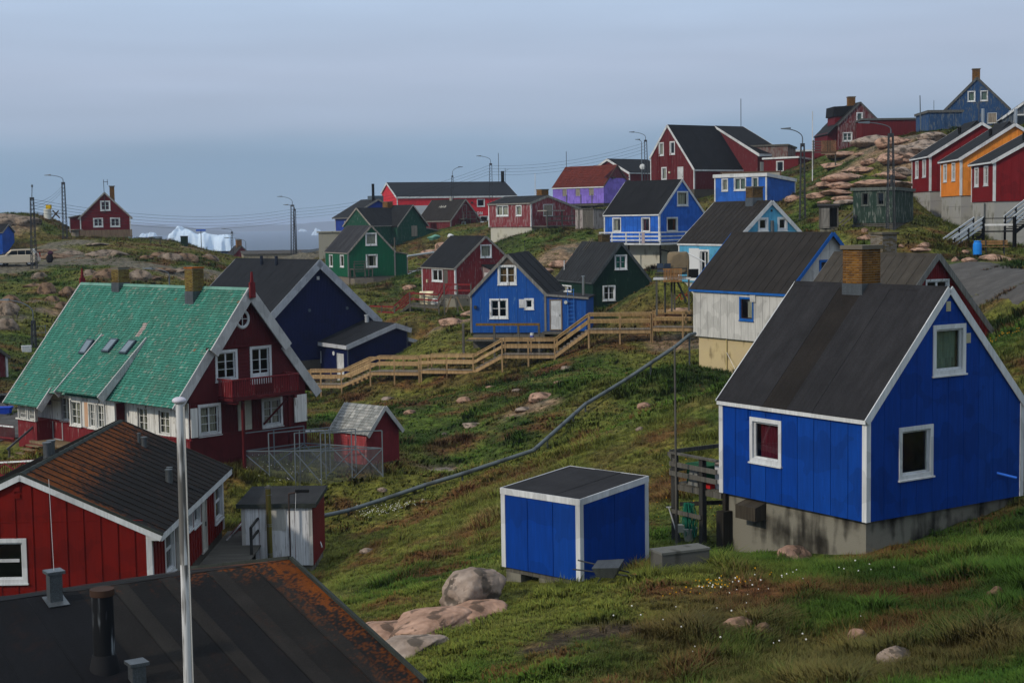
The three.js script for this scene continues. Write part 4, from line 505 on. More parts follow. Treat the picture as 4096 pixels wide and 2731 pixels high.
// purple house
const purple = paint('purple', 0x8f78dc), purpleRed = flaky('old_brown_red', 0x5d2c30, 0x6b5a58, 0.3), tileRed = felt('red_tile', 0x8a4034);
{
const [o, q] = house('Hp', { name: 'purple_house', label: 'purple house with red tile patterned roof and boarded windows', wall: purple, clad: { f: boards(purple, 0.45, { gap: 0.03 }), p: boards(purple, 0.45, { gap: 0.02, to: 3.6 }) }, corner: purple, roof: { m: tileRed, w: 0.33, step: 0.012, trim: timber('dull_barge', 0x70625e), fascia: white, fh: 0.16 }, base: { m: baseDark, h: 3 },
win: [['f', [-2.56,1.67,0.97,1.23], { cover: mat('bleached_board', 0x9d9c96, { map: woodTex() }), m: purple, cw: 0.06 }], ['f', [-0.02,1.66,1.02,1.25], { cover: mat('bleached_board', 0), m: purple, cw: 0.06 }], ['f', [2.55,1.7,1.03,1.29], { cover: mat('bleached_board', 0), m: purple, cw: 0.06 }]] });
const g = new GB(); wallPiece(g, q, 'p', -q.W / 2, q.W / 2, 3.62, 0.002, 0.03, []); part(o, 'gable_boards', g, purpleRed);
for (let s = 0.35; s < slopeLen(q, false); s += 0.36) part(o, 'tile_course', slab(new GB(), q, false, -q.L / 2 - 0.1, q.L / 2 + 0.1, s, s + 0.05, 0.105, 0.14), tileRed);
part(o, 'floodlight', new GB().box(q.L / 2, q.L / 2 + 0.5, 3.5, 3.75, 0.9, 1.2), darkSteel); part(o, 'porch_roof', new GB().hexa([V3(-1.5, 2.4, -q.W / 2 - 2.4), V3(q.L / 2 + 0.1, 2.4, -q.W / 2 - 2.4), V3(q.L / 2 + 0.1, 3.3, -q.W / 2 + 0.4), V3(-1.5, 3.3, -q.W / 2 + 0.4)], [V3(-1.5, 2.5, -q.W / 2 - 2.4), V3(q.L / 2 + 0.1, 2.5, -q.W / 2 - 2.4), V3(q.L / 2 + 0.1, 3.4, -q.W / 2 + 0.4), V3(-1.5, 3.4, -q.W / 2 + 0.4)]), greyWood);
part(o, 'porch_wall', new GB().hexa([V3(-1.3, -2, -q.W / 2 - 2.2), V3(q.L / 2, -2, -q.W / 2 - 2.2), V3(q.L / 2, -2, -q.W / 2 + 0.1), V3(-1.3, -2, -q.W / 2 + 0.1)], [V3(-1.3, 2.38, -q.W / 2 - 2.2), V3(q.L / 2, 2.38, -q.W / 2 - 2.2), V3(q.L / 2, 3.2, -q.W / 2 + 0.1), V3(-1.3, 3.2, -q.W / 2 + 0.1)]), purpleRed);
for (const x of [-1.2, 1.5, 3.6]) part(o, 'deck_post', new GB().box(x, x + 0.1, -1.2, 1.3, q.W / 2 + 1.2, q.W / 2 + 1.3), greyWood); part(o, 'deck', new GB().box(-3, q.L / 2, -0.35, -0.22, q.W / 2 + 0.05, q.W / 2 + 1.5), greyWood); part(o, 'pole', new GB().rod([-q.L / 2, q.H + q.R, 0], [-q.L / 2, q.H + q.R + 2.4, 0], 0.04), darkSteel);
}
{ // dark red house between the purple and the tall red one
const a = [22.458,10.429,-243]; HS.I = [a[0] - 3.5, a[1] - 7.0, a[2] - 2, 0.75, 9, 9, 3.6, 2.2, 0, 0.3, 0.3];
const [o, q] = house('I', { name: 'dark_roofed_house', label: 'dark red house with low black roof half hidden behind the purple house', wall: redAnnex, roof: { m: roofBlack, w: 1.2, bh: 0.3 }, base: { m: baseDark, h: 3 } });
const d = thing('satellite_dish', 'round white satellite dish behind the purple house roof', 'satellite dish', [20.186,7.65,-232]); const dg = new THREE.SphereGeometry(0.4, 20, 8, 0, Math.PI * 2, 0, 0.6); dg.rotateX(Math.PI / 2); dg.translate(0, 0, -0.3); dg.scale(1.9, 1.9, 1.2); part(d, 'reflector', dg, mat('dish_white', 0xc8ccce, { side: THREE.DoubleSide })); part(d, 'mast', new GB().rod([0, -3.6, -0.2], [0, 0, -0.2], 0.05), steel); part(d, 'feed_arm', new GB().rod([0, -0.7, 0], [0, 0, 0.9], 0.03), steel);
}
// fire station
const fireRed = paint('fire_red', 0xd8343e);
{
const [o, q] = house('J', { name: 'fire_station', label: 'long bright red hall with black metal roof and white lettering', category: 'building', wall: fireRed, clad: { f: boards(fireRed, 0.3, { joined: true, gap: 0.05 }), m: boards(fireRed, 0.3, { joined: true, gap: 0.04 }) }, roof: { m: mat('black_metal', 0x1a1d22, { roughness: 0.7 }), w: 0.5, seam: 0.09, bh: 0.3, fh: 0.3 }, base: { m: baseDark, h: 3 },
win: [['f', [4.09,4.12,1.4,1.29], { cw: 0.13 }], ['f', [4.6, 1.4, 1.5, 1.1], { cw: 0.13 }]] });
part(o, 'garage_door', barBox(new GB(), q, 'f', -6.2, 2.3, 3.2, 3.0, 0.03, 0.07), mat('garage_grey', 0xa9b0b8)); for (let i = 0; i < 4; i++) part(o, 'door_panel', barBox(new GB(), q, 'f', -6.2, 1.1 + i * 0.75, 3.1, 0.7, 0.07, 0.085), mat('garage_grey', 0));
const font = await new FontLoader().loadAsync('fonts/droid/droid_sans_bold.typeface.json'); const tg = new TextGeometry('STATION', { font, size: 0.52, depth: 0.03, curveSegments: 3 }); tg.computeBoundingBox(); const wt = tg.boundingBox.max.x; tg.translate(4.35 - wt, 2.15, q.W / 2 + 0.032); part(o, 'lettering', tg, white);
part(o, 'flue', new GB().rod([q.L / 2 - 0.2, q.H + q.R - 0.2, q.zr], [q.L / 2 - 0.2, q.H + q.R + 1.9, q.zr], 0.3), blackWood); part(o, 'antenna', new GB().rod([q.L / 2 - 0.9, q.H + q.R, q.zr], [q.L / 2 - 0.9, q.H + q.R + 5, q.zr], 0.05), steel); part(o, 'antenna', new GB().rod([q.L / 2 + 0.3, q.H + q.R - 0.4, q.zr], [q.L / 2 + 0.3, q.H + q.R + 2.4, q.zr], 0.04).beam([q.L / 2 - 0.3, q.H + q.R + 1.7, q.zr], [q.L / 2 + 0.9, q.H + q.R + 2.2, q.zr], 0.05, 0.05), steel);
part(o, 'wall_lamp', barBox(new GB(), q, 'f', 2.5, 4.2, 0.35, 0.25, 0.03, 0.25), darkSteel);
}
// small brown house with outside stair
const brownRed = flaky('brown_red', 0x5a2226, 0x64524e, 0.3);
{
const [o, q] = house('K', { name: 'brown_house', label: 'small brown-red house with outside stair and white scrawl on its roof', wall: brownRed, clad: { p: boards(brownRed, 0.5), f: boards(brownRed, 0.5) }, corner: trimGrey, roof: { m: roofBrown, w: 0.9, trim: timber('pale_barge', 0xa6a7a6) }, base: { m: baseGrey, h: 2.5 }, win: [['p', [0.35, 0.9, 0.75, 1.3], { cw: 0.08, m: whiteOld }]] });
doorOn(o, q, 'p', [0.2, 2.95, 0.85, 1.9], { m: trimGrey }); const L = q.L / 2; part(o, 'landing', new GB().box(L + 0.03, L + 1.1, 1.85, 1.95, -1.2, 1.2), greyWood); for (const z of [-1.15, 0, 1.15]) part(o, 'landing_post', new GB().box(L + 1, L + 1.08, -1.6, 2.9, z - 0.04, z + 0.04), greyWood); for (const h of [2.4, 2.85]) part(o, 'rail', new GB().box(L + 1.02, L + 1.06, h, h + 0.07, -1.15, 1.15), greyWood);
part(o, 'stringer', new GB().beam([L + 0.9, 1.85, -1.2], [L + 0.9, -0.2, -3.2], 0.06, 0.2), greyWood); for (let i = 0; i < 8; i++) part(o, 'tread', new GB().box(L + 0.3, L + 0.95, 1.65 - i * 0.25, 1.69 - i * 0.25, -1.4 - i * 0.24, -1.15 - i * 0.24), greyWood);
// brushed white strokes on the felt
const w = mat('whitewash', 0xa8a8a0); for (let i = 0; i < 7; i++) part(o, 'paint_stroke', slab(new GB(), q, false, -0.9 + i * 0.24, -0.84 + i * 0.24 + (i % 3) * 0.04, 1.25 - (i % 2) * 0.12, 1.55, 0.112, 0.116), w);
part(o, 'roof_vent', new GB().rod(slopeAt(q, false, 0.8, 0.25, 0.1), slopeAt(q, false, 0.8, 0.25, 0.1).add(V3(0, 0.55, 0)), 0.22), mat('vent_grey', 0x8e8c86)); part(o, 'side_shed', new GB().box(-q.L / 2, 0.4, -1.2, 1.4, q.W / 2 + 0.03, q.W / 2 + 1.1), brownRed);
}
// weathered red box house on the tall concrete base
const redL = flaky('peeling_red', 0x74343a, 0x8a7678, 0.45);
{
const [o, q] = house('L', { name: 'weathered_red_house', label: 'weathered pinkish red house with low roof on a tall concrete base', wall: redL, clad: { f: boards(redL, 0.55, { gap: 0.03 }), p: boards(redL, 0.55, { gap: 0.02 }) }, corner: whiteOld, roof: { m: felt('roof_slate', 0x3a3d41), w: 0.7, step: 0.015, trim: timber('pale_barge', 0), bh: 0.2 }, base: { m: baseWhite, h: 4.5, in: 0.12 },
win: [['f', [-1.38,1.77,2.43,1.21], { cols: 2, mull: 0.14, m: whiteOld, curtain: [[dot, 0.05, 0.95]] }], ['f', [1.83,1.73,1.11,1.15], { m: whiteOld, curtain: [[dot, 0.05, 0.95]] }], ['p', [1.25,1.74,1.25,1.25], { cover: timber('grey_board', 0xa29c94), m: whiteOld, cw: 0.06 }]] });
chimney(o, 2.2, q.H + q.R - 0.15, 0.6, 1.0, 0.9, 0.85, { bricks: [0x8f6f3c, 0x836535, 0x9a7840, 0x7a5c30], lip: 0.04 });
const L = q.L / 2, y = 0.1; part(o, 'deck', new GB().box(L + 0.03, L + 2.6, y - 0.12, y, -q.W / 2, q.W / 2 - 0.2), greyWood); doorOn(o, q, 'p', [-2.35, 1.2, 1.0, 2.1], { m: trimGrey });
for (const z of [q.W / 2 - 0.3, 1.2, -0.8, -q.W / 2 + 0.1]) { part(o, 'deck_post', new GB().box(L + 2.45, L + 2.57, -3.4, y + (z < 0 ? 0.9 : 1.55), z - 0.06, z + 0.06), greyWood); } for (const h of [0.5, 0.95]) part(o, 'rail', new GB().box(L + 2.5, L + 2.54, y + h - 0.06, y + h + 0.06, -q.W / 2, q.W / 2 - 0.3), greyWood);
part(o, 'deck_roof', new GB().box(L + 0.9, L + 2.62, y + 1.5, y + 1.62, 0.9, q.W / 2 - 0.2), timber('pale_barge', 0)); for (const [z0, z1] of [[q.W / 2 - 0.3, 1.2], [1.2, -2.2], [-0.8, -3]]) part(o, 'brace', new GB().beam([L + 2.5, -2.4, z0], [L + 2.5, y - 0.1, z1], 0.06, 0.14), greyWood);
}
{ const c = [7.542,-1.117,-150]; flatBox('plank_shed', 'leaning shed of bleached grey planks beside the weathered red house', [c[0] + 0.6, c[1], c[2] - 1.5], -0.75, 2.3, 2.4, 2.0, { wall: flaky('bleached_planks', 0x4d3e40, 0x97918f, 0.85), roof: greyWood }, { category: 'shed', fall: 0.2, clad: { f: boards(flaky('bleached_planks', 0), 0.19, { gap: 0.03, alt: greyWood }), p: boards(flaky('bleached_planks', 0), 0.19, { gap: 0.025 }) }, base: 1.2 }); }
// dark green double-gabled house
const greenM = flaky('weathered_dark_green', 0x1d4638, 0x5d6660, 0.25);
{
const [o, q] = house('M', { name: 'dark_green_house', label: 'weathered dark green house with two gables and boarded window', wall: greenM, clad: { m: boards(greenM, 0.42), f: boards(greenM, 0.16, { joined: true }) }, corner: null, roof: { m: felt('roof_dark_grey', 0x35373a), w: 1.0, trim: timber('pale_barge', 0) }, base: { m: baseDark, h: 2.6 } });
// cross wing facing right
const xc = q.L / 2 - 0.6, w = 5.6, zf = q.W / 2 + 0.9, hh = q.H - 0.05, r = q.R * 1.15; const wing = { L: w, W: 1, H: hh, R: r, zr: 0, sl: r / (w / 2), hb: hh };
const P3 = (u, v, z) => V3(xc + u, v, z);
part(o, 'wing_wall', new GB().hexa([P3(-w / 2, -2.2, zf), P3(w / 2, -2.2, zf), P3(w / 2, hh, zf), P3(0, hh + r, zf), P3(-w / 2, hh, zf)], [P3(-w / 2, -2.2, zf - 5), P3(w / 2, -2.2, zf - 5), P3(w / 2, hh, zf - 5), P3(0, hh + r, zf - 5), P3(-w / 2, hh, zf - 5)]), greenM);
for (let i = 0; i < 34; i++) { const u = -w / 2 + w * (i + 0.5) / 34; part(o, 'board', new GB().hexa([P3(u - 0.072, -0.4, zf + 0.002), P3(u + 0.072, -0.4, zf + 0.002), P3(u + 0.072, hh + r - Math.abs(u) * wing.sl - 0.06, zf + 0.002), P3(u - 0.072, hh + r - Math.abs(u) * wing.sl - 0.06, zf + 0.002)], [P3(u - 0.072, -0.4, zf + 0.02), P3(u + 0.072, -0.4, zf + 0.02), P3(u + 0.072, hh + r - Math.abs(u) * wing.sl - 0.06, zf + 0.02), P3(u - 0.072, hh + r - Math.abs(u) * wing.sl - 0.06, zf + 0.02)]), greenM); }
for (const k of [-1, 1]) { const e = w / 2 + 0.25, ye = hh - 0.25 * wing.sl; part(o, 'wing_roof', new GB().hexa([P3(0, hh + r, zf + 0.3), P3(k * e, ye, zf + 0.3), P3(k * e, ye, zf - 5), P3(0, hh + r, zf - 5)], [P3(0, hh + r + 0.13, zf + 0.3), P3(k * e, ye + 0.13, zf + 0.3), P3(k * e, ye + 0.13, zf - 5), P3(0, hh + r + 0.13, zf - 5)]), felt('roof_dark_grey', 0)); part(o, 'bargeboard', new GB().hexa([P3(0, hh + r - 0.05, zf + 0.301), P3(k * e, ye - 0.06, zf + 0.301), P3(k * e, ye - 0.06, zf + 0.34), P3(0, hh + r - 0.05, zf + 0.34)], [P3(0, hh + r + 0.15, zf + 0.301), P3(k * e, ye + 0.15, zf + 0.301), P3(k * e, ye + 0.15, zf + 0.34), P3(0, hh + r + 0.15, zf + 0.34)]), timber('pale_barge', 0)); }
part(o, 'window_board', new GB().box(xc - 0.1, xc + 1.0, 0.9, 2.3, zf + 0.02, zf + 0.05), timber('grey_board', 0)); part(o, 'lean_to', new GB().hexa([P3(w / 2 + 0.02, -2, zf - 0.2), P3(w / 2 + 3.4, -2, zf - 0.2), P3(w / 2 + 3.4, -2, zf - 4), P3(w / 2 + 0.02, -2, zf - 4)], [P3(w / 2 + 0.02, hh - 0.5, zf - 0.2), P3(w / 2 + 3.4, hh - 1.0, zf - 0.2), P3(w / 2 + 3.4, hh - 1.0, zf - 4), P3(w / 2 + 0.02, hh - 0.5, zf - 4)]), greenM); part(o, 'lean_to_roof', new GB().hexa([P3(w / 2, hh - 0.48, zf), P3(w / 2 + 3.7, hh - 1.02, zf), P3(w / 2 + 3.7, hh - 1.02, zf - 4.1), P3(w / 2, hh - 0.48, zf - 4.1)], [P3(w / 2, hh - 0.36, zf), P3(w / 2 + 3.7, hh - 0.9, zf), P3(w / 2 + 3.7, hh - 0.9, zf - 4.1), P3(w / 2, hh - 0.36, zf - 4.1)]), timber('pale_barge', 0));
chimney(o, 2.4, q.H + q.R - 0.1, -0.3, 1.0, 0.9, 0.9, { bricks: [0x8f6f3c, 0x836535, 0x9a7840, 0x7a5c30], lip: 0.04 });
}
const blueN = paint('dull_royal_blue', 0x23409a);
{ const [o, q] = house('N', { name: 'blue_hip_house', label: 'blue house with dark grey roof above the sea edge', wall: blueN, clad: { p: boards(blueN, 0.3, { joined: true, gap: 0.03 }) }, roof: { m: felt('roof_dark_grey', 0), w: 1.1, trim: trimGrey, bh: 0.2 }, base: { m: baseDark, h: 3 }, win: [['f', [1.2, 1.2, 0.7, 1.9], { cover: timber('brown_door', 0x4d3a30), cw: 0.06 }]] }); part(o, 'roof_unit', new GB().box(-0.3, 2.2, q.H + q.R - 0.4, q.H + q.R + 0.55, -1.4, 0.2), mat('unit_grey', 0x4a5660)); part(o, 'flue', new GB().rod([q.L / 2 - 0.8, q.H + q.R - 0.5, 0.4], [q.L / 2 - 0.8, q.H + q.R + 2.2, 0.4], 0.2), blackWood); }
{ const c = [-25.444,-3.3,-205], o = thing('grey_tank_house', 'plain grey concrete box building beside the green houses', 'building', [c[0] + 3.2, c[1] - 0.6, c[2] - 2.5], -0.2); part(o, 'wall', new GB().box(-3.2, 4.5, -2, 2.9 - 0.4, -2.5, 2.5), concrete('grey_render', 0x8b8f8c)); part(o, 'roof', new GB().box(-3.4, 4.7, 2.5, 2.68, -2.7, 2.7), concrete('grey_render', 0)); }
// bottle green house
const greenP = flaky('bottle_green', 0x0d5138, 0x44604f, 0.12);
{
const [o, q] = house('P', { name: 'green_house', label: 'bottle green house with white trim and small porch frame on a grey base', wall: greenP, clad: { f: boards(greenP, 0.28, { joined: true, gap: 0.02 }), p: boards(greenP, 0.28, { joined: true, gap: 0.014 }) }, corner: trimGrey, roof: { m: felt('roof_mid_grey', 0x4d4d51), w: 1.0, alt: felt('roof_mid_grey_b', 0x434348), trim: timber('pale_barge', 0) }, base: { m: concrete('warm_grey_base', 0x7b7672), h: 2.6, in: 0.08 },
win: [['f', [-2.35,1.66,1.56,1.43], { m: whiteOld }], ['f', [2.42,1.72,1.58,1.37], { m: whiteOld }], ['p', [0.01,4.14,1.32,1.41], { m: whiteOld, cw: 0.13, curtain: [[dot, 0.03, 0.97]] }], ['p', [0,1.73,1.35,1.45], { m: whiteOld, cw: 0.13, curtain: [[dot, 0, 0.3], [dot, 0.7, 1]] }]] });
const L = q.L / 2; part(o, 'annex', new GB().hexa([V3(L - 2.2, -1.4, -q.W / 2 - 1.5), V3(L - 0.3, -1.4, -q.W / 2 - 1.5), V3(L - 0.3, -1.4, -q.W / 2 - 0.002), V3(L - 2.2, -1.4, -q.W / 2 - 0.002)], [V3(L - 2.2, 2.35, -q.W / 2 - 1.5), V3(L - 0.3, 2.35, -q.W / 2 - 1.5), V3(L - 0.3, 2.6, -q.W / 2 - 0.002), V3(L - 2.2, 2.6, -q.W / 2 - 0.002)]), greenP);
part(o, 'corner_board', new GB().box(L - 0.34, L - 0.24, -0.6, 2.36, -q.W / 2 - 1.58, -q.W / 2 - 1.49), trimGrey); part(o, 'annex_roof', new GB().hexa([V3(L - 2.3, 2.37, -q.W / 2 - 1.65), V3(L - 0.15, 2.37, -q.W / 2 - 1.65), V3(L - 0.15, 2.62, -q.W / 2 + 0.1), V3(L - 2.3, 2.62, -q.W / 2 + 0.1)], [V3(L - 2.3, 2.45, -q.W / 2 - 1.65), V3(L - 0.15, 2.45, -q.W / 2 - 1.65), V3(L - 0.15, 2.7, -q.W / 2 + 0.1), V3(L - 2.3, 2.7, -q.W / 2 + 0.1)]), trimGrey);
// porch of bleached posts at the near corner
const z1 = q.W / 2 - 0.2; part(o, 'porch_base', new GB().box(L + 0.03, L + 1.7, -2.4, -0.15, z1 - 2.2, z1), concrete('warm_grey_base', 0)); for (const [x, z] of [[L + 0.1, z1], [L + 1.6, z1], [L + 1.6, z1 - 2.1], [L + 0.1, z1 - 2.1]]) part(o, 'porch_post', new GB().box(x - 0.05, x + 0.05, -0.15, 0.95, z - 0.05, z + 0.05), greyWood); for (const z of [z1, z1 - 2.1]) part(o, 'rail', new GB().box(L + 0.1, L + 1.7, 0.82, 0.94, z - 0.03, z + 0.03), greyWood); part(o, 'rail', new GB().box(L + 1.57, L + 1.63, 0.82, 0.94, z1 - 2.1, z1), greyWood);
const rk = thing('drying_rack', 'bleached wooden drying rack on the green house porch', 'rack', [0, 0, 0]); const w = (x, y, z) => { const v = V3(x, y, z).applyAxisAngle(V3(0, 1, 0), q.turn); return [v.x + q.x, v.y + q.y, v.z + q.z]; }; for (const z of [z1 - 0.3, z1 - 1.5]) { part(rk, 'upright', new GB().beam(w(L + 0.5, -0.15, z), w(L + 0.5, 1.75, z - 0.1), 0.06, 0.06), greyWood); part(rk, 'upright', new GB().beam(w(L + 1.1, -0.15, z), w(L + 0.8, 1.5, z + 0.1), 0.06, 0.06), greyWood); } for (const h of [0.6, 1.1, 1.45, 1.7]) part(rk, 'slat', new GB().beam(w(L + 0.55, h, z1 - 0.25), w(L + 0.55, h, z1 - 1.6), 0.04, 0.08), greyWood);
}
// faded red house with the deck and skins
const redQ = flaky('faded_red', 0x682428, 0x75696a, 0.28);
{
const [o, q] = house('Q', { name: 'faded_red_house', label: 'faded red house with grey porch and white door above wooden stairs', wall: redQ, clad: { f: boards(redQ, 0.4, { gap: 0.03 }), p: boards(redQ, 0.4, { gap: 0.025 }) }, corner: whiteOld, roof: { m: roofBlack, w: 1.1, trim: timber('pale_barge', 0) }, base: { m: baseGrey, h: 2.4 },
win: [['f', [-0.19,1.69,2.38,1.18], { cols: 2, mull: 0.16, m: whiteOld }], ['p', [-0.01,3.88,1.14,1.2], { m: whiteOld, cw: 0.1, curtain: [[dot, 0.05, 0.95]] }]] });
part(o, 'weathered_panel', barBox(new GB(), q, 'f', 1.6, 1.55, 0.9, 1.3, 0.022, 0.035), greyWood); part(o, 'wall_lamp', barBox(new GB(), q, 'f', -2.35, 1.1, 0.22, 0.3, 0.02, 0.15), mat('lamp_cream', 0));
// porch in grey boards on the gable side
const L = q.L / 2, z0 = -1.9, z1 = 0.35, px = L + 1.9, gw = flaky('grey_porch', 0x6d5558, 0x8b8284, 0.7); part(o, 'porch', new GB().hexa([V3(L + 0.03, -0.3, z0), V3(px, -0.3, z0), V3(px, -0.3, z1), V3(L + 0.03, -0.3, z1)], [V3(L + 0.03, 2.55, z0), V3(px, 2.2, z0), V3(px, 2.2, z1), V3(L + 0.03, 2.55, z1)]), gw);
part(o, 'porch_roof', new GB().hexa([V3(L + 0.03, 2.57, z0 - 0.2), V3(px + 0.2, 2.18, z0 - 0.2), V3(px + 0.2, 2.18, z1 + 0.15), V3(L + 0.03, 2.57, z1 + 0.15)], [V3(L + 0.03, 2.68, z0 - 0.2), V3(px + 0.2, 2.29, z0 - 0.2), V3(px + 0.2, 2.29, z1 + 0.15), V3(L + 0.03, 2.68, z1 + 0.15)]), roofBlack);
const d = part(o, 'door', new GB().box(L + 0.45, L + 1.25, -0.1, 1.95, z1 + 0.005, z1 + 0.06), white); part(d, 'handle', new GB().box(L + 1.1, L + 1.14, 0.9, 1.05, z1 + 0.06, z1 + 0.1), darkSteel); for (let i = 1; i < 9; i++) part(o, 'porch_board', new GB().box(px + 0.002, px + 0.02, -0.3, 2.15, z0 + i * 0.245 - 0.23, z0 + i * 0.245), gw); part(o, 'roof_vent', new GB().rod([L + 1.2, 2.4, -1.2], [L + 1.2, 3.0, -1.2], 0.1), steel);
}
// mid blue house facing the boardwalk
const blueR = flaky('mid_blue', 0x194a92, 0x46699c, 0.18);
{
const [o, q] = house('R', { name: 'mid_blue_house', label: 'mid blue house with white door and lean-to beside the boardwalk', wall: blueR, clad: { m: boards(blueR, 0.66, { gap: 0.016, t: 0.028 }), f: boards(blueR, 0.6) }, corner: trimGrey, roof: { m: felt('roof_patched', 0x303033), w: 1.3, step: 0.02, trim: timber('pale_barge2', 0x8f9396), bh: 0.17 }, base: { m: concrete('dull_base', 0x68696a), h: 2.5, in: 0.1 },
win: [['m', [-0.03,3.92,1.31,1.34], { m: whiteOld, cols: 2, rows: 2, cw: 0.13, mull: 0.12, curtain: [[brownBlind, 0.02, 0.98]] }], ['m', [-0.63,1.64,1.29,1.36], { m: whiteOld, cols: 2, rows: 2, cw: 0.12, mull: 0.12 }], ['m', [1.46,1.95,0.66,0.76], { m: whiteOld, cw: 0.12 }]] });
part(o, 'shutter', barBox(new GB(), q, 'm', 0.98, 1.98, 0.42, 0.58, 0.03, 0.07), white);
const apex = new GB(); wallPiece(apex, q, 'm', -0.62, 0.62, 4.45, 0.03, 0.05, []); part(o, 'apex_board', apex, timber('apex_wood', 0x6e6660));
// lean-to along the right side: its front stands flush with the gable
const X0 = -q.L / 2, za = q.W / 2, zb = 5.42, h1 = 2.52, h0 = 2.3; const yz = (z) => h1 + (h0 - h1) * (z - za) / (zb - za);
part(o, 'lean_to_wall', new GB().hexa([V3(X0, 0.1, za), V3(X0, 0.1, zb), V3(X0, h0, zb), V3(X0, h1, za)], [V3(X0 + 0.1, 0.1, za), V3(X0 + 0.1, 0.1, zb), V3(X0 + 0.1, h0, zb), V3(X0 + 0.1, h1, za)]), blueR); part(o, 'lean_to_wall', new GB().box(X0, X0 + 3.4, 0.1, h0, zb - 0.1, zb), blueR); part(o, 'lean_to_wall', new GB().box(X0 + 3.3, X0 + 3.4, 0.1, h0, za, zb - 0.1), blueR);
part(o, 'lean_to_roof', new GB().hexa([V3(X0 - 0.12, h1 + 0.02, za + 0.05), V3(X0 - 0.12, h0 + 0.0, zb + 0.12), V3(X0 + 3.5, h0 + 0.0, zb + 0.12), V3(X0 + 3.5, h1 + 0.02, za + 0.05)], [V3(X0 - 0.12, h1 + 0.12, za + 0.05), V3(X0 - 0.12, h0 + 0.09, zb + 0.12), V3(X0 + 3.5, h0 + 0.09, zb + 0.12), V3(X0 + 3.5, h1 + 0.12, za + 0.05)]), felt('roof_patched', 0)); part(o, 'fascia', new GB().hexa([V3(X0 - 0.15, h1 - 0.05, za + 0.04), V3(X0 - 0.15, h0 - 0.06, zb + 0.12), V3(X0 - 0.12, h0 - 0.06, zb + 0.12), V3(X0 - 0.12, h1 - 0.05, za + 0.04)], [V3(X0 - 0.15, h1 + 0.1, za + 0.04), V3(X0 - 0.15, h0 + 0.08, zb + 0.12), V3(X0 - 0.12, h0 + 0.08, zb + 0.12), V3(X0 - 0.12, h1 + 0.1, za + 0.04)]), trimGrey);
const q2 = { ...q, W: 2 * zb }; doorOn(o, q2, 'm', [3.28, 1.2, 0.86, 2.1], { grooves: 8, frame: timber('old_frame', 0x8a7d70), hand: 1, light: [0.02, 0.42, 0.5, 0.34] }); part(o, 'wall_lamp', new GB().rod([X0 - 0.2, 2.05, 3.98], [X0, 2.05, 3.98], 0.12), mat('lamp_glass', 0xb0b4b0));
const lad = part(o, 'ladder', new GB().beam([X0 - 0.12, 0.3, 4.1], [X0 - 0.12, 2.95, 4.1], 0.04, 0.05).beam([X0 - 0.12, 0.3, 4.52], [X0 - 0.12, 2.95, 4.52], 0.04, 0.05), mat('blue_steel', 0x2f62a8)); for (let i = 0; i < 10; i++) part(lad, 'rung', new GB().rod([X0 - 0.12, 0.45 + i * 0.27, 4.12], [X0 - 0.12, 0.45 + i * 0.27, 4.5], 0.018, 0.018, 6), mat('blue_steel', 0));
part(o, 'stove_pipe', new GB().rod([X0 + 1.6, h0, 4.95], [X0 + 1.6, h0 + 1.35, 4.95], 0.09).rod([X0 + 1.6, h0 + 1.35, 4.95], [X0 + 1.6, h0 + 1.45, 4.95], 0.13), mat('stainless', 0xa9acae, { metalness: 0.9, roughness: 0.3 })); part(o, 'antenna', new GB().rod([q.L / 2 - 1, q.H + q.R, 0], [q.L / 2 - 1, q.H + q.R + 0.9, 0], 0.02), darkSteel);
part(o, 'wall_lamp', barBox(new GB(), q, 'm', -2.25, 1.75, 0.18, 0.2, 0.03, 0.2), darkSteel);
// deck with a rail and stacked planks
const dk = -0.38; part(o, 'deck', new GB().box(X0 - 1.3, X0 - 0.06, dk - 0.1, dk, -q.W / 2 - 0.1, 2.4), greyWood); part(o, 'deck', new GB().box(X0 - 1.5, X0 - 0.06, 0.0, 0.09, 2.45, 4.4), greyWood); for (const z of [-0.75, 0.9, 2.3]) part(o, 'deck_post', new GB().box(X0 - 1.28, X0 - 1.14, -1.9, 0.72, z - 0.07, z + 0.07), greyWood); part(o, 'deck_post', new GB().box(X0 - 1.3, X0 - 1.16, -2.2, 0.72, -2.95, -2.8), greyWood); part(o, 'rail', new GB().box(X0 - 1.3, X0 - 1.1, 0.56, 0.72, -2.0, 2.35), timber('ochre_plank', 0x8a6f3c));
for (let i = 0; i < 5; i++) solo('loose_plank', `new plank on the blue house deck, ${i < 3 ? 'lower' : 'upper'} layer, ${ORD[i % 3]} from the rail`, 'plank', new GB().box(0, 0.14, 0, 0.05, -2.4, 1.8), freshWood, 'planks stacked on the blue house deck').position.copy(V3(X0 - 1.05 + (i % 3) * 0.16, dk + 0.005 + Math.floor(i / 3) * 0.055, -0.2).applyAxisAngle(V3(0, 1, 0), q.turn).add(V3(q.x, q.y, q.z))); for (let i = 0; i < 5; i++) scene.children[scene.children.length - 1 - i].rotation.y = q.turn;
const can = thing('paint_can', 'white paint can standing on the mid blue house deck', 'can', V3(X0 - 0.8, dk + 0.005, 1.75).applyAxisAngle(V3(0, 1, 0), q.turn).add(V3(q.x, q.y, q.z)).toArray()); part(can, 'can', new GB().rod([0, 0, 0], [0, 0.42, 0], 0.13, 0.13, 12), white); part(can, 'band', new GB().rod([0, 0.12, 0], [0, 0.24, 0], 0.132, 0.132, 12), mat('blue_band', 0x28419a));
}
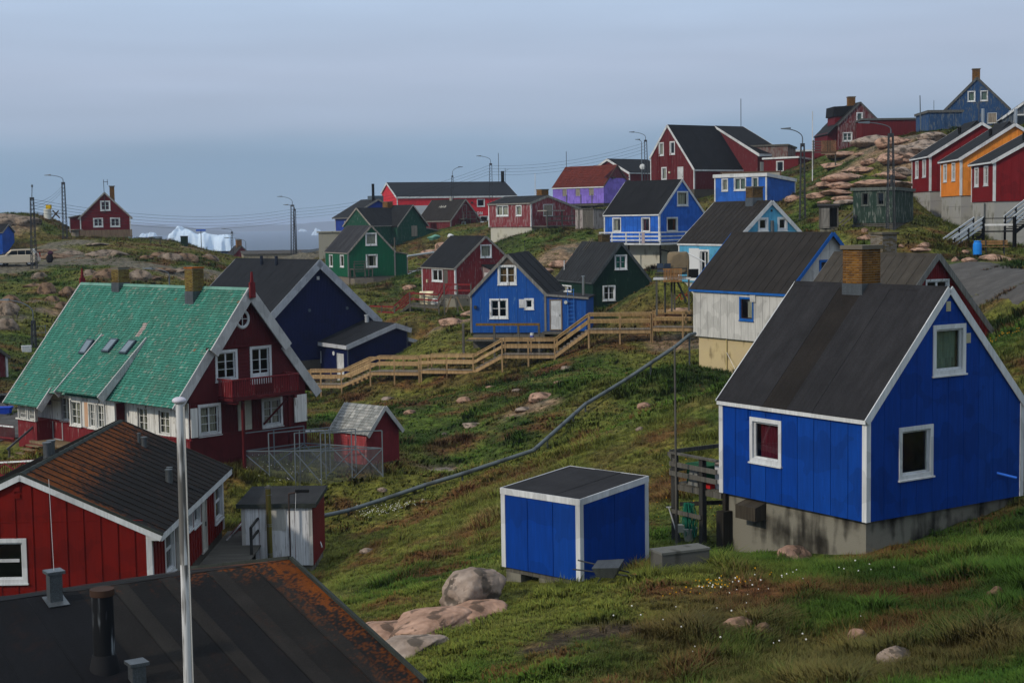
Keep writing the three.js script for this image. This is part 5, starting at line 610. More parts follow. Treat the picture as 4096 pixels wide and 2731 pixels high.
// dark green house behind it
const greenS = flaky('dark_green_boards', 0x0f2b22, 0x2f453b, 0.2);
{
const [o, q] = house('S', { name: 'dark_green_gable_house', label: 'dark green board house with grey seamed roof behind the mid blue house', wall: greenS, clad: { p: boards(greenS, 0.13, { joined: true, gap: 0.02 }), f: boards(greenS, 0.13, { joined: true, gap: 0.02 }) }, corner: greenS, roof: { m: felt('roof_seamed_grey', 0x404245), w: 0.5, seam: 0.03, trim: timber('blue_grey_barge', 0x59636b), bh: 0.16 }, base: { m: baseGrey, h: 2 },
win: [['p', [0,3.65,1.02,1.13], { m: whiteOld, cols: 2, rows: 2, cw: 0.09, mull: 0.09, curtain: [[curtainM('teal', 0x2f8f74), 0.02, 0.98]] }], ['p', [1,1.34,1.05,1.16], { m: whiteOld, cols: 2, rows: 2, cw: 0.09, mull: 0.09, curtain: [[dot, 0, 0.2], [dot, 0.8, 1]] }], ['f', [-1.55,1.51,1.91,0.58], { m: whiteOld, cols: 2, cw: 0.09, mull: 0.09, curtain: [[dot, 0, 0.4]] }]] });
chimney(o, -0.2, q.H + q.R - 0.15, -0.3, 0.75, 0.7, 0.75, { bricks: [0x7d652f, 0x6e5828, 0x8a7038, 0x5e4c26], key: 'mossy', lip: 0.04 }); part(o, 'roof_ladder', slab(slab(new GB(), q, false, -2.2, -2.15, -0.25, 0.9, 0.13, 0.17), q, false, -1.8, -1.75, -0.25, 0.9, 0.13, 0.17), greyWood);
part(o, 'vent_pipe', new GB().rod(slopeAt(q, false, -3.2, 2.9, 0.05), slopeAt(q, false, -3.2, 2.9, 0.05).add(V3(0, 0.8, 0)), 0.04), white);
}
// navy hall with its low annex
const navy = paint('navy', 0x081648);
{
const [o, q] = house('T', { name: 'navy_hall', label: 'large navy blue hall with wide white gable boards and dark roof', category: 'building', wall: navy, clad: { p: boards(navy, 0.14, { joined: true, gap: 0.02 }) }, corner: navy, roof: { m: roofNavy, w: 1.0, bh: 0.55, fh: 0.3, trim: paint('pale_grey_trim', 0xb9bdc6) }, base: { m: baseDark, h: 3 } });
for (const [x, s] of [[-1.35, 0.75], [0.95, 0.75]]) { const b = slopeAt(q, false, x, s, 0.1); part(o, 'roof_vent', new GB().rod(b, b.clone().add(V3(0, 0.75, 0)), 0.13), mat('vent_navy', 0x1a2230)); }
part(o, 'gable_lamp', barBox(new GB(), q, 'p', 0.5, 6.4, 0.22, 0.26, 0.02, 0.1), white); for (const u of [1.35, -2.2]) part(o, 'round_vent', new GB().rod(at(q, 'p', u, 3.9, 0.0), at(q, 'p', u, 3.9, 0.06), 0.13, 0.13, 14), mat('unit_grey', 0)); part(o, 'gable_strut', new GB().beam(at(q, 'p', 0.5, 7.55, 0.35), at(q, 'p', 1.1, 6.75, 0.05), 0.04, 0.04).beam(at(q, 'p', 0.5, 7.55, 0.35), at(q, 'p', 0.0, 6.75, 0.05), 0.04, 0.04), steel);
const [a, r] = house('Ta', { name: 'navy_annex', label: 'low navy annex with white fascia and white door beside the boardwalk', category: 'building', wall: navy, clad: { f: boards(navy, 0.14, { joined: true, gap: 0.02 }), p: boards(navy, 0.14, { joined: true, gap: 0.02 }) }, corner: mat('dark_edge', 0x3a4254), cornerW: 0.04, roof: { m: roofNavy, w: 1.2, bh: 0.34, fh: 0.3, trim: paint('pale_grey_trim', 0) }, base: { m: baseDark, h: 2 }, door: [['f', [4.2, 0.98, 1.15, 2.15], {}]] });
const lv = part(a, 'louvre_frame', barBox(new GB(), r, 'f', 0.44, 1.55, 0.78, 0.95, 0.02, 0.06), white); for (let i = 0; i < 7; i++) part(lv, 'louvre', barBox(new GB(), r, 'f', 0.44, 1.22 + i * 0.11, 0.6, 0.03, 0.06, 0.075), darkSteel); part(a, 'wall_sign', new GB().rod(at(r, 'f', 3.05, 2.0, 0.02), at(r, 'f', 3.05, 2.0, 0.06), 0.17, 0.17, 14), white); part(a, 'round_vent', new GB().rod(at(r, 'p', 0.5, 1.2, 0.02), at(r, 'p', 0.5, 1.2, 0.07), 0.12, 0.12, 12), mat('unit_grey', 0));
part(a, 'wing', new GB().hexa([V3(r.L / 2 - 3, -1, -r.W / 2 - 1.6), V3(r.L / 2 - 0.05, -1, -r.W / 2 - 1.6), V3(r.L / 2 - 0.05, -1, -r.W / 2 - 0.002), V3(r.L / 2 - 3, -1, -r.W / 2 - 0.002)], [V3(r.L / 2 - 3, 2.3, -r.W / 2 - 1.6), V3(r.L / 2 - 0.05, 2.3, -r.W / 2 - 1.6), V3(r.L / 2 - 0.05, 2.75, -r.W / 2 - 0.002), V3(r.L / 2 - 3, 2.75, -r.W / 2 - 0.002)]), navy); part(a, 'wing_roof', new GB().hexa([V3(r.L / 2 - 3.2, 2.25, -r.W / 2 - 2.0), V3(r.L / 2 + 0.2, 2.25, -r.W / 2 - 2.0), V3(r.L / 2 + 0.2, 2.78, -r.W / 2 - 0.1), V3(r.L / 2 - 3.2, 2.78, -r.W / 2 - 0.1)], [V3(r.L / 2 - 3.2, 2.55, -r.W / 2 - 2.0), V3(r.L / 2 + 0.2, 2.55, -r.W / 2 - 2.0), V3(r.L / 2 + 0.2, 3.08, -r.W / 2 - 0.1), V3(r.L / 2 - 3.2, 3.08, -r.W / 2 - 0.1)]), paint('pale_grey_trim', 0));
for (const [x, s, h, rad, m] of [[-3.4, 2.0, 0.55, 0.1, steel], [1.6, 0.35, 0.5, 0.22, mat('vent_pale', 0x8f959c)]]) { const b = slopeAt(r, false, x, s, 0.1); part(a, 'roof_vent', new GB().rod(b, b.clone().add(V3(0, h, 0)), rad * 0.8).rod(b.clone().add(V3(0, h, 0)), b.clone().add(V3(0, h + 0.12, 0)), rad, rad), m); }
}
// ---------- the old trading house: green shingle roof, red walls ----------
function shingleField(q, back, x0, x1, s0, s1, w, ex, col, plane, skip) { // many small shakes in one field, each with its own edge and tone
const pos = [], nor = [], cl = [], uv = []; let k = 0;
const rows = Math.ceil((s1 - s0) / ex);
for (let r = 0; r < rows; r++) for (let x = x0 - (r % 2) * w * 0.5; x < x1; ) {
const ww = w * (0.7 + 0.6 * hash(k, r, 3)), a = Math.max(x0, x), b = Math.min(x1, x + ww - 0.008); x += ww; k++; if (b - a < 0.02) continue; const sa = s0 + r * ex, sb = Math.min(s1, sa + ex) + 0.012 * (hash(k, r, 4) - 0.3); if (skip && skip((a + b) / 2, sa)) continue;
const n1 = 0.012 + 0.006 * hash(k, r, 5), n2 = 0.042 + 0.016 * hash(k, r, 6), c = col((a + b) / 2, sa, hash(k, r, 7), hash(k, r, 8)); const P = (u, s, n) => plane(u, s, n);
const A = P(a, sa, n1), B = P(b, sa, n1), D = P(b, sb, n2), E = P(a, sb, n2), D0 = P(b, sb, 0), E0 = P(a, sb, 0);
const quad = (p, t) => { const n = V3().crossVectors(V3().subVectors(p[1], p[0]), V3().subVectors(p[2], p[0])).normalize(); if (n.dot(t) < 0) { p = [p[0], p[3], p[2], p[1]]; n.negate(); } for (const i of [0, 1, 2, 0, 2, 3]) { pos.push(p[i].x, p[i].y, p[i].z); nor.push(n.x, n.y, n.z); cl.push(...c); uv.push(p[i].x, p[i].y); } };
const up = V3().subVectors(P(a, sa, 1), P(a, sa, 0)); quad([A, B, D, E], up); quad([E, D, D0, E0], V3().subVectors(P(a, sa + 1, 0), P(a, sa, 0)));
}
const g = new THREE.BufferGeometry(); g.setAttribute('position', new THREE.Float32BufferAttribute(pos, 3)); g.setAttribute('normal', new THREE.Float32BufferAttribute(nor, 3)); g.setAttribute('color', new THREE.Float32BufferAttribute(cl, 3)); g.setAttribute('uv', new THREE.Float32BufferAttribute(uv, 2)); return g;
}
const shakeM = mat('painted_shakes', 0xffffff, { vertexColors: true, roughness: 0.8, map: woodTex() });
const redU = paint('oxide_red', 0x54181d), redU2 = flaky('oxide_red_worn', 0x682126, 0x8a7a76, 0.2), creamBarge = paint('barge_white', 0xc2c3c4), whiteU = flaky('old_white_boards', 0xc9cac8, 0x77736d, 0.22);
{
const q = plan(HS.U), o = thing('green_roofed_house', 'old red house with turquoise shingle roof, balcony and two brick chimneys', 'house', [q.x, q.y, q.z], q.turn), L = q.L / 2, W = q.W / 2;
const wp = [['round', 0.28, 6.15, 0.75, 0.95], ['w', 1.22, 4.12, 1.22, 1.4], ['d', -0.7, 4.0, 1.22, 1.75], ['w', 2.22, 1.78, 1.22, 1.42], ['w', -1.28, 1.76, 1.2, 1.36]];
const holes = { p: wp.map((r) => [r[1], r[2], r[3] - 0.24, r[4] - 0.24]), f: [], b: [], m: [] };
const fw = [[-3.45, 1.62, 0.95, 1.2], [3.15, 1.62, 0.9, 1.15], [4.85, 1.62, 0.95, 1.15]]; holes.f = fw.map((r) => [r[0], r[1], r[2] - 0.12, r[3] - 0.12]);
for (const side of ['f', 'b', 'p', 'm']) { const gb = new GB(), [a, b] = span(q, side), e = side === 'f' || side === 'b' ? 0.121 : 0; wallPiece(gb, q, side, a + e, b - e, -0.4, -0.12, 0, holes[side]); part(o, 'wall', gb, redU); }
part(o, 'floor', new GB().box(-L + 0.12, L - 0.12, 0, 0.06, -W + 0.12, W - 0.12), inside); part(o, 'foundation', new GB().box(-L + 0.15, L - 0.15, -1.4, -0.4, -W + 0.15, W - 0.15), concrete('stone_foot', 0x5b5a55));
// gable: boards below, clapboard in the middle, boards above
cladding(o, q, 'p', { w: 0.135, gap: 0.014, m: redU, joined: true, v0: -0.4, to: 2.55 }, holes.p); cladding(o, q, 'p', { w: 0.155, style: 'clap', m: redU, from: 2.6, to: 4.95 }, holes.p);
{ const gb = new GB(); for (let i = 0; i < 46; i++) { const u = -3 + i * 0.13; if (Math.abs(u) < 2.3) wallPiece(gb, q, 'p', u, u + 0.112, 4.98, 0.01, 0.05, holes.p); } const k = part(o, 'gable_boarding', gb, redU); k.userData.kind = 'stuff'; } part(o, 'belt_board', barBox(new GB(), q, 'p', 0, 4.93, 4.6, 0.1, 0.03, 0.1), redU); part(o, 'base_board', barBox(new GB(), q, 'p', 0, 1.05, q.W, 0.08, 0.02, 0.07), redU); part(o, 'skirting', barBox(new GB(), q, 'p', 0, 0.45, q.W, 1.1, 0.025, 0.045), redU);
const wst = { cw: 0.12, cols: 2, rows: 3, mull: 0.07, bar: 0.035 }; for (const r of wp) if (r[0] === 'w') windowOn(o, q, 'p', r.slice(1), { ...wst, curtain: r[2] < 3 ? [[dot, 0.05, 0.45], [dot, 0.55, 0.95]] : null });
{ // balcony door: glazed above, panel below
const [, u, v, w, h] = wp[2]; const d = windowOn(o, q, 'p', [u, v, w, h], { ...wst, name: 'balcony_door', sill: 0 }); part(d, 'door_panel', barBox(new GB(), q, 'p', u, v - 0.6, w - 0.3, 0.45, -0.05, 0.0), white); }
{ const [, u, v] = wp[0]; const ring = new THREE.RingGeometry(0.3, 0.42, 28, 1); const e = new THREE.TorusGeometry(0.34, 0.07, 8, 28); e.scale(1, 1.12, 0.8); e.rotateY(Math.PI / 2); const pt = at(q, 'p', u, v, 0.05); e.translate(pt.x, pt.y, pt.z); const wn = part(o, 'round_window', e, white); const c = new THREE.CircleGeometry(0.36, 24); c.rotateY(Math.PI / 2); c.translate(pt.x - 0.03, pt.y, pt.z); part(wn, 'pane', c, glass); for (const [a, b] of [[V3(0, -0.34, 0), V3(0, 0.34, 0)], [V3(0, 0, -0.3), V3(0, 0, 0.3)]]) part(wn, 'glazing_bar', new GB().beam(a.clone().add(pt), b.clone().add(pt), 0.035, 0.03), white); ring.dispose(); }
const bd = part(o, 'boarded_window', barBox(new GB(), q, 'p', 0.3, 1.78, 0.74, 1.35, 0.0, 0.07), paint('putty', 0xb4b5a8)); for (let i = 0; i < 5; i++) part(bd, 'board', barBox(new GB(), q, 'p', 0.3 - 0.28 + i * 0.14, 1.78, 0.125, 1.2, 0.07, 0.085), paint('putty', 0)); part(o, 'corner_panel', barBox(new GB(), q, 'p', -2.92, 1.78, 0.74, 1.28, 0.05, 0.09), whiteU); part(o, 'corner_panel', barBox(new GB(), q, 'p', 3.07, 1.72, 0.36, 1.3, 0.05, 0.09), whiteU);
// long side: red boards below, white band of windows above
cladding(o, q, 'f', { w: 0.14, gap: 0.014, m: redU2, joined: true, v0: -0.4, to: 0.98 }, []); cladding(o, q, 'f', { w: 0.34, gap: 0.014, m: whiteU, v0: 1.02, to: 2.6, name: 'board', t: 0.05 }, holes.f); part(o, 'base_board', barBox(new GB(), q, 'f', 0.2, 0.99, q.L, 0.09, 0.02, 0.1), redU2);
for (const r of fw) windowOn(o, q, 'f', r, { cw: 0.06, cols: 2, rows: 3, mull: 0.06, bar: 0.03, m: whiteU, curtain: [[dot, 0.05, 0.95]] });
// bay under the dormer
const bz = W + 0.62, bq = { ...q, W: bz * 2, top: () => 2.75 }; part(o, 'bay', new GB().box(-2.15, 1.75, -0.6, 0.98, W + 0.02, bz), redU2);
for (const [u, w] of [[-1.52, 0.98], [-0.1, 0.62], [0.62, 0.72]]) windowOn(o, bq, 'f', [u, 1.62, w, 1.2], { cw: 0.06, cols: 2, rows: 3, bar: 0.03, mull: 0.05, m: whiteU, curtain: [[dot, 0.1, 0.9]] });
{ const gb = new GB(); for (const [a, b] of [[-2.15, -2.01], [-1.03, -0.82], [-0.82 + 0.02, -0.42], [0.22, 0.25], [0.99, 1.75]]) gb.box(a, b, 0.98, 2.72, W + 0.02, bz - 0.01); gb.box(-2.01, 0.99, 2.23, 2.72, W + 0.02, bz - 0.01); gb.box(-2.01, 0.99, 0.98, 1.02, W + 0.02, bz - 0.01); part(o, 'bay_boarding', gb, whiteU); part(o, 'plywood', new GB().box(-0.79, -0.43, 1.05, 2.2, bz - 0.008, bz + 0.015), mat('plywood_pink', 0xb7957c)); part(o, 'red_panel', new GB().box(1.752, 1.79, 1.1, 2.3, W + 0.1, bz - 0.1), redU); }
// roof
const patch = (x, s) => Math.abs(x - 0.93 + (s - 2.7) * 0.02) < 0.17 && s > 2.1 && s < 3.25;
const green = (x, s, a, b) => { const n = fbm(x * 1.2 + 5, s * 1.6, 9, 4), st1 = fbm(x * 4, s * 0.5, 15, 3); let c = mix3([0.040, 0.20, 0.165], [0.070, 0.285, 0.24], a * 0.75 + n * 0.25); c = mix3(c, [0.07, 0.19, 0.155], st(n, 0.5, 0.72) * 0.5); if (b > 0.95 - 0.14 * st(st1, 0.52, 0.7)) c = mix3(c, [0.26, 0.33, 0.30], 0.55); if (b < 0.0012) c = [0.25, 0.16, 0.10]; if (patch(x, s)) c = [0.34 + a * 0.06, 0.30 + a * 0.05, 0.31 + a * 0.05]; return c.map((v) => v * 1.4); };
const len = slopeLen(q, false), T = 0.08; const inDormer = (x, s) => x > -2.0 && x < 3.0 && s > 3.05 && (x - -0.5) / 1 > -0.42 * (s - 3.05) / 3.6 * 4 && x < 3.2 - (s - 3.0) / 3.6 * 1.66;
for (const back of [false, true]) { part(o, 'roof_deck', slab(new GB(), q, back, -L - 0.02, L + 0.02, 0, len - 0.04, 0, T - 0.02), redU); const sg = part(o, 'shingles', shingleField(q, back, -L - 0.12, L + 0.1, 0, len, 0.115, 0.135, green, (x, s, n) => slopeAt(q, back, x, s, n + T)), shakeM); sg.userData.kind = 'stuff'; }
// porch roof carried further down at the far end
{ const g = part(o, 'porch_shingles', shingleField(q, false, -L - 0.12, -3.5, len - 0.02, len + 0.85, 0.115, 0.135, green, (x, s, n) => slopeAt(q, false, x, s, n + T)), shakeM); g.userData.kind = 'stuff'; part(o, 'porch_deck', slab(new GB(), q, false, -L - 0.02, -3.55, len - 0.03, len + 0.82, 0, T - 0.02), redU); part(o, 'bargeboard', slab(new GB(), q, false, -3.5, -3.42, len - 0.25, len + 0.95, -0.14, T + 0.09), creamBarge); }
const drop = 0.3; for (const back of [false, true]) { part(o, 'bargeboard', slab(new GB(), q, back, -L - 0.2, -L - 0.12, -0.02, len * 0.52, -drop + 0.14, T + 0.06), creamBarge); part(o, 'bargeboard', slab(new GB(), q, back, -L - 0.19, -L - 0.12, len * 0.52, len + (back ? 0 : 0.86), -drop + 0.1, T + 0.05), creamBarge); part(o, 'bargeboard', slab(new GB(), q, back, L + 0.1, L + 0.17, 3.35, len + 0.02, -drop, T + 0.05), creamBarge); part(o, 'hood_bargeboard', slab(new GB(), q, back, L + 0.34, L + 0.42, -0.02, 3.42, -drop - 0.03, T + 0.07), creamBarge); part(o, 'hood_deck', slab(new GB(), q, back, L + 0.1, L + 0.34, 0, 3.38, -0.03, T - 0.015), redU); const hs = part(o, 'hood_shingles', shingleField(q, back, L + 0.1, L + 0.34, 0, 3.4, 0.115, 0.135, green, (x, s, n) => slopeAt(q, back, x, s, n + T)), shakeM); hs.userData.kind = 'stuff'; }
part(o, 'ridge_board', new GB().hexa([slopeAt(q, false, -L - 0.15, 0.13, T + 0.05), slopeAt(q, false, -L - 0.15, -0.02, T + 0.08), slopeAt(q, true, -L - 0.15, 0.13, T + 0.05)], [slopeAt(q, false, L + 0.34, 0.13, T + 0.05), slopeAt(q, false, L + 0.34, -0.02, T + 0.08), slopeAt(q, true, L + 0.34, 0.13, T + 0.05)]), paint('pale_green', 0x6f9f93));
// shed dormer: flatter slope lifted off the main one
{ const xa = -0.62, xb = 3.2, xa1 = -0.62, xb1 = 3.2, sT = 3.0, zB = W + q.oe + 0.42, yT = q.H + q.R - sT * q.sl / Math.hypot(1, q.sl), zT = sT / Math.hypot(1, q.sl), yB = 2.62, dl = Math.hypot(zB - zT, yT - yB), dy = (yB - yT) / dl, dz = (zB - zT) / dl; const shift = -1.48;
const plane = (x, s, n) => V3(x + shift * 0, yT + dy * s + n * dz, zT + dz * s - n * dy); const x0 = -2.0, x1 = 1.72;
part(o, 'dormer_deck', new GB().hexa([plane(x0, 0, 0.05), plane(x1, 0, 0.05), plane(x1, dl, 0.05), plane(x0, dl, 0.05)], [plane(x0, 0, 0.12), plane(x1, 0, 0.12), plane(x1, dl, 0.12), plane(x0, dl, 0.12)]), redU); const dg = part(o, 'dormer_shingles', shingleField(q, false, x0, x1, 0, dl + 0.05, 0.115, 0.135, (x, s, a, b) => green(x + 3, s + 3.2, a, b), (x, s, n) => plane(x, s, n + 0.12)), shakeM); dg.userData.kind = 'stuff';
for (const x of [x0 - 0.06, x1]) part(o, 'bargeboard', new GB().hexa([plane(x, 0.05, -0.02), plane(x + 0.06, 0.05, -0.02), plane(x + 0.06, dl + 0.12, -0.2), plane(x, dl + 0.12, -0.2)], [plane(x, 0.05, 0.2), plane(x + 0.06, 0.05, 0.2), plane(x + 0.06, dl + 0.12, 0.2), plane(x, dl + 0.12, 0.2)]), creamBarge);
for (const x of [x0 + 0.1, x1 - 0.2]) part(o, 'dormer_cheek', new GB().hexa([slopeAt(q, false, x, sT + 0.2, 0.05), slopeAt(q, false, x + 0.08, sT + 0.2, 0.05), V3(x + 0.08, 2.4, bz), V3(x, 2.4, bz)], [plane(x, 0.25, 0.05), plane(x + 0.08, 0.25, 0.05), plane(x + 0.08, dl - 0.4, 0.05), plane(x, dl - 0.4, 0.05)]), redU);
const sky = (pf, x, s) => { const f = part(o, 'roof_window', new GB().hexa([pf(x - 0.3, s - 0.42, 0.1), pf(x + 0.3, s - 0.42, 0.1), pf(x + 0.3, s + 0.42, 0.1), pf(x - 0.3, s + 0.42, 0.1)], [pf(x - 0.3, s - 0.42, 0.2), pf(x + 0.3, s - 0.42, 0.2), pf(x + 0.3, s + 0.42, 0.2), pf(x - 0.3, s + 0.42, 0.2)]), mat('roof_window_frame', 0x35424c, { roughness: 0.4 })); const g = new GB(); g.face([pf(x - 0.22, s - 0.34, 0.205), pf(x + 0.22, s - 0.34, 0.205), pf(x + 0.22, s + 0.34, 0.205), pf(x - 0.22, s + 0.34, 0.205)], pf(x, s, -1)); part(f, 'pane', g, mat('sky_glass', 0x6d7c86, { roughness: 0.05, metalness: 0.35 })); };
sky((x, s, n) => slopeAt(q, false, x, s, n + 0.03), -2.62, 3.78); sky((x, s, n) => plane(x, s, n + 0.06), -0.55, 0.72); sky((x, s, n) => plane(x, s, n + 0.06), 0.95, 0.72); }
// chimneys
chimney(o, -3.28, q.H + q.R - 0.25, 0.1, 0.62, 0.62, 1.12, { bh: 0.05, bl: 0.19, flash: 0.42, lip: 0.03, cap: 0.07, bricks: [0xa68c3e, 0x957c36, 0xb09a4c, 0x84692e], key: 'old_yellow' }); chimney(o, 3.38, q.H + q.R - 0.6, 0.42, 0.62, 0.62, 1.55, { bh: 0.05, bl: 0.19, flash: 0.5, lip: 0.03, cap: 0.06, key: 'old_yellow', bricks: [0xa68c3e, 0x957c36, 0xb09a4c, 0x84692e], capM: concrete('lichen_cap', 0x9a5a22) });
// carved finials
for (const x of [L + 0.46, -L - 0.24]) { const f = part(o, 'finial', new GB().hexa([V3(x - 0.06, q.H + q.R - 0.35, -0.16), V3(x + 0.06, q.H + q.R - 0.35, -0.16), V3(x + 0.06, q.H + q.R - 0.35, 0.16), V3(x - 0.06, q.H + q.R - 0.35, 0.16)], [V3(x - 0.05, q.H + q.R + 0.35, -0.14), V3(x + 0.05, q.H + q.R + 0.35, -0.14), V3(x + 0.05, q.H + q.R + 0.35, 0.14), V3(x - 0.05, q.H + q.R + 0.35, 0.14)]), redU2); part(f, 'finial_tip', new GB().hexa([V3(x - 0.045, q.H + q.R + 0.35, -0.07), V3(x + 0.045, q.H + q.R + 0.35, -0.07), V3(x + 0.045, q.H + q.R + 0.35, 0.07), V3(x - 0.045, q.H + q.R + 0.35, 0.07)], [V3(x - 0.03, q.H + q.R + 0.82, -0.035), V3(x + 0.03, q.H + q.R + 0.82, -0.035), V3(x + 0.03, q.H + q.R + 0.82, 0.035), V3(x - 0.03, q.H + q.R + 0.82, 0.035)]), redU2); }
// balcony
{ const u0 = -2.0, u1 = 1.75, d = 1.15, y0 = 2.72, b = part(o, 'balcony', new GB().box(L + 0.04, L + d, y0 - 0.12, y0, u0, u1), redU); const h = 0.8; for (let z = u0 + 0.05; z < u1; z += 0.13) part(b, 'baluster', new GB().hexa([V3(L + d - 0.04, y0 + 0.06, z), V3(L + d - 0.015, y0 + 0.06, z), V3(L + d - 0.015, y0 + 0.06, z + 0.085), V3(L + d - 0.04, y0 + 0.06, z + 0.085)], [V3(L + d - 0.04, y0 + h, z + 0.01), V3(L + d - 0.015, y0 + h, z + 0.01), V3(L + d - 0.015, y0 + h, z + 0.075), V3(L + d - 0.04, y0 + h, z + 0.075)]), z > -0.55 && z < 0.45 && Math.round(z / 0.13) % 1 === 0 ? redU : redU2); for (const zz of [u1, u0]) for (let x = L + 0.12; x < L + d - 0.06; x += 0.13) part(b, 'baluster', new GB().box(x, x + 0.085, y0 + 0.06, y0 + h, zz - 0.02, zz + 0.005), redU2);
part(b, 'handrail', new GB().box(L + 0.04, L + d + 0.03, y0 + h, y0 + h + 0.06, u1 - 0.06, u1 + 0.03), redU2); part(b, 'handrail', new GB().box(L + d - 0.07, L + d + 0.03, y0 + h, y0 + h + 0.06, u0, u1 - 0.065), redU2); part(b, 'handrail', new GB().box(L + 0.04, L + d - 0.075, y0 + h, y0 + h + 0.06, u0 - 0.03, u0 + 0.06), redU2); part(b, 'floor_beam', new GB().box(L + 0.04, L + d + 0.02, y0 - 0.26, y0 - 0.125, u1 - 0.3, u1 - 0.16), redU); part(b, 'floor_beam', new GB().box(L + 0.04, L + d + 0.02, y0 - 0.26, y0 - 0.125, u0 + 0.16, u0 + 0.3), redU);
for (const z of [1.05, -1.55]) part(o, 'balcony_post', new GB().box(L + 0.86, L + 0.98, -1.0, y0 - 0.125, z - 0.06, z + 0.06), redU); part(o, 'balcony_brace', new GB().beam([L + 0.06, 1.25, -0.75], [L + 0.92, y0 - 0.3, -1.45], 0.09, 0.09), redU); }
// entrance porch at the far end of the long side
{ const pq = { ...q, W: 2 * (W + 0.9), top: () => 1.9 }; part(o, 'porch_wall', new GB().box(-L + 0.2, -4.75, -0.5, 1.02, W + 0.02, W + 0.88), redU2); part(o, 'porch_wall', new GB().box(-L + 0.2, -4.75, 1.75, 1.95, W + 0.02, W + 0.88), redU); for (const [u, w] of [[-5.95, 0.95], [-5.1, 0.85]]) windowOn(o, pq, 'f', [u - 0.0, 1.4, w * 0.86, 0.78], { cw: 0.05, cols: 5, rows: 3, bar: 0.025, mull: 0.025, m: whiteU, sill: 0 }); part(o, 'porch_ledge', new GB().box(-L + 0.15, -4.7, 0.99, 1.06, W + 0.86, W + 0.98), whiteU); doorOn(o, q, 'f', [-4.25, 1.02, 0.95, 2.0], { m: paint('old_door', 0xa9a9ae) }); }
}
// small red shed with grey shakes
{
const q = plan(HS.V), [o] = house('V', { name: 'red_shed', label: 'small red clapboard shed with silver grey shingle roof', category: 'shed', wall: redU2, clad: { f: { w: 0.12, style: 'clap', m: flaky('red_clap_worn', 0x86383c, 0xa39694, 0.25) }, p: { w: 0.12, style: 'clap', m: paint('red_clap', 0x74242a) } }, corner: null, base: { m: concrete('stone_foot', 0), h: 0.9, in: 0.03 } });
const greys = [0xb3babf, 0xa3abb0, 0xc0c6ca, 0x98a0a5].map((c, i) => mat('grey_shake' + i, c, { map: woodTex(), roughness: 0.85 })), len = slopeLen(q, false), ex = 0.16, X = q.L / 2 + q.og;
for (const back of [false, true]) { part(o, 'roof_deck', slab(new GB(), q, back, -X + 0.02, X - 0.02, 0, len - 0.03, 0.0, 0.06), greyWood); let k = 0; for (let s = 0; s < len - 0.02; s += ex) for (let x = -X - ((k % 2) * 0.1); x < X; ) { const w = 0.17 + 0.1 * hash(k, back ? 1 : 0, 3), a = Math.max(-X, x), b = Math.min(X, x + w - 0.012); x += w; k++; if (b - a > 0.03) part(o, 'shingle', new GB().hexa([slopeAt(q, back, a, s, 0.06), slopeAt(q, back, b, s, 0.06), slopeAt(q, back, b, Math.min(len, s + ex) + 0.02, 0.065), slopeAt(q, back, a, Math.min(len, s + ex) + 0.02, 0.065)], [slopeAt(q, back, a, s, 0.07), slopeAt(q, back, b, s, 0.07), slopeAt(q, back, b, Math.min(len, s + ex) + 0.02, 0.095), slopeAt(q, back, a, Math.min(len, s + ex) + 0.02, 0.095)]), greys[Math.floor(hash(k, 5, 9) * 4)]); }
for (const x of [-X - 0.03, X]) part(o, 'bargeboard', slab(new GB(), q, back, x, x + 0.03, 0, len + 0.05, -0.09, 0.1), paint('barge_white', 0)); }
}
// red house in the left foreground, its roof spotted with orange lichen
function lichenSheet(q, back, x0, x1, len, T, base, amt, seedN, fine = 0.07) { // felt strip whose vertex colours carry lichen
const nu = Math.max(2, Math.round((x1 - x0) / fine)), nv = Math.round(len / fine), pos = [], cl = [], uv = [], idx = [];
for (let j = 0; j <= nv; j++) for (let i = 0; i <= nu; i++) { const x = x0 + (x1 - x0) * i / nu, s = len * j / nv, p = slopeAt(q, back, x, s, T); pos.push(p.x, p.y, p.z); uv.push(x, s); const a = amt(x, s), n = 0.4 * fbm(x * 3.2, s * 1.1, seedN, 4) + 0.3 * fbm(x * 12, s * 8, seedN + 4, 3) + 0.3 * hash(Math.round(x * 90), Math.round(s * 90), seedN), t = st(n, 0.66 - a * 0.34, 0.77 - a * 0.3) * Math.min(1, a * 1.5); cl.push(...mix3(base, [0.32, 0.085, 0.010], t)); }
for (let j = 0; j < nv; j++) for (let i = 0; i < nu; i++) { const a = j * (nu + 1) + i; back ? idx.push(a, a + 1, a + nu + 1, a + 1, a + nu + 2, a + nu + 1) : idx.push(a, a + nu + 1, a + 1, a + 1, a + nu + 1, a + nu + 2); }
const g = new THREE.BufferGeometry(); g.setAttribute('position', new THREE.Float32BufferAttribute(pos, 3)); g.setAttribute('color', new THREE.Float32BufferAttribute(cl, 3)); g.setAttribute('uv', new THREE.Float32BufferAttribute(uv, 2)); g.setIndex(idx); g.computeVertexNormals(); return g;
}
const lichenM = mat('lichened_felt', 0xffffff, { vertexColors: true, map: feltTex(), roughness: 0.88, bumpMap: grainBump(), bumpScale: 0.004, side: THREE.DoubleSide });
const redX = paint('warm_red', 0x74120a);
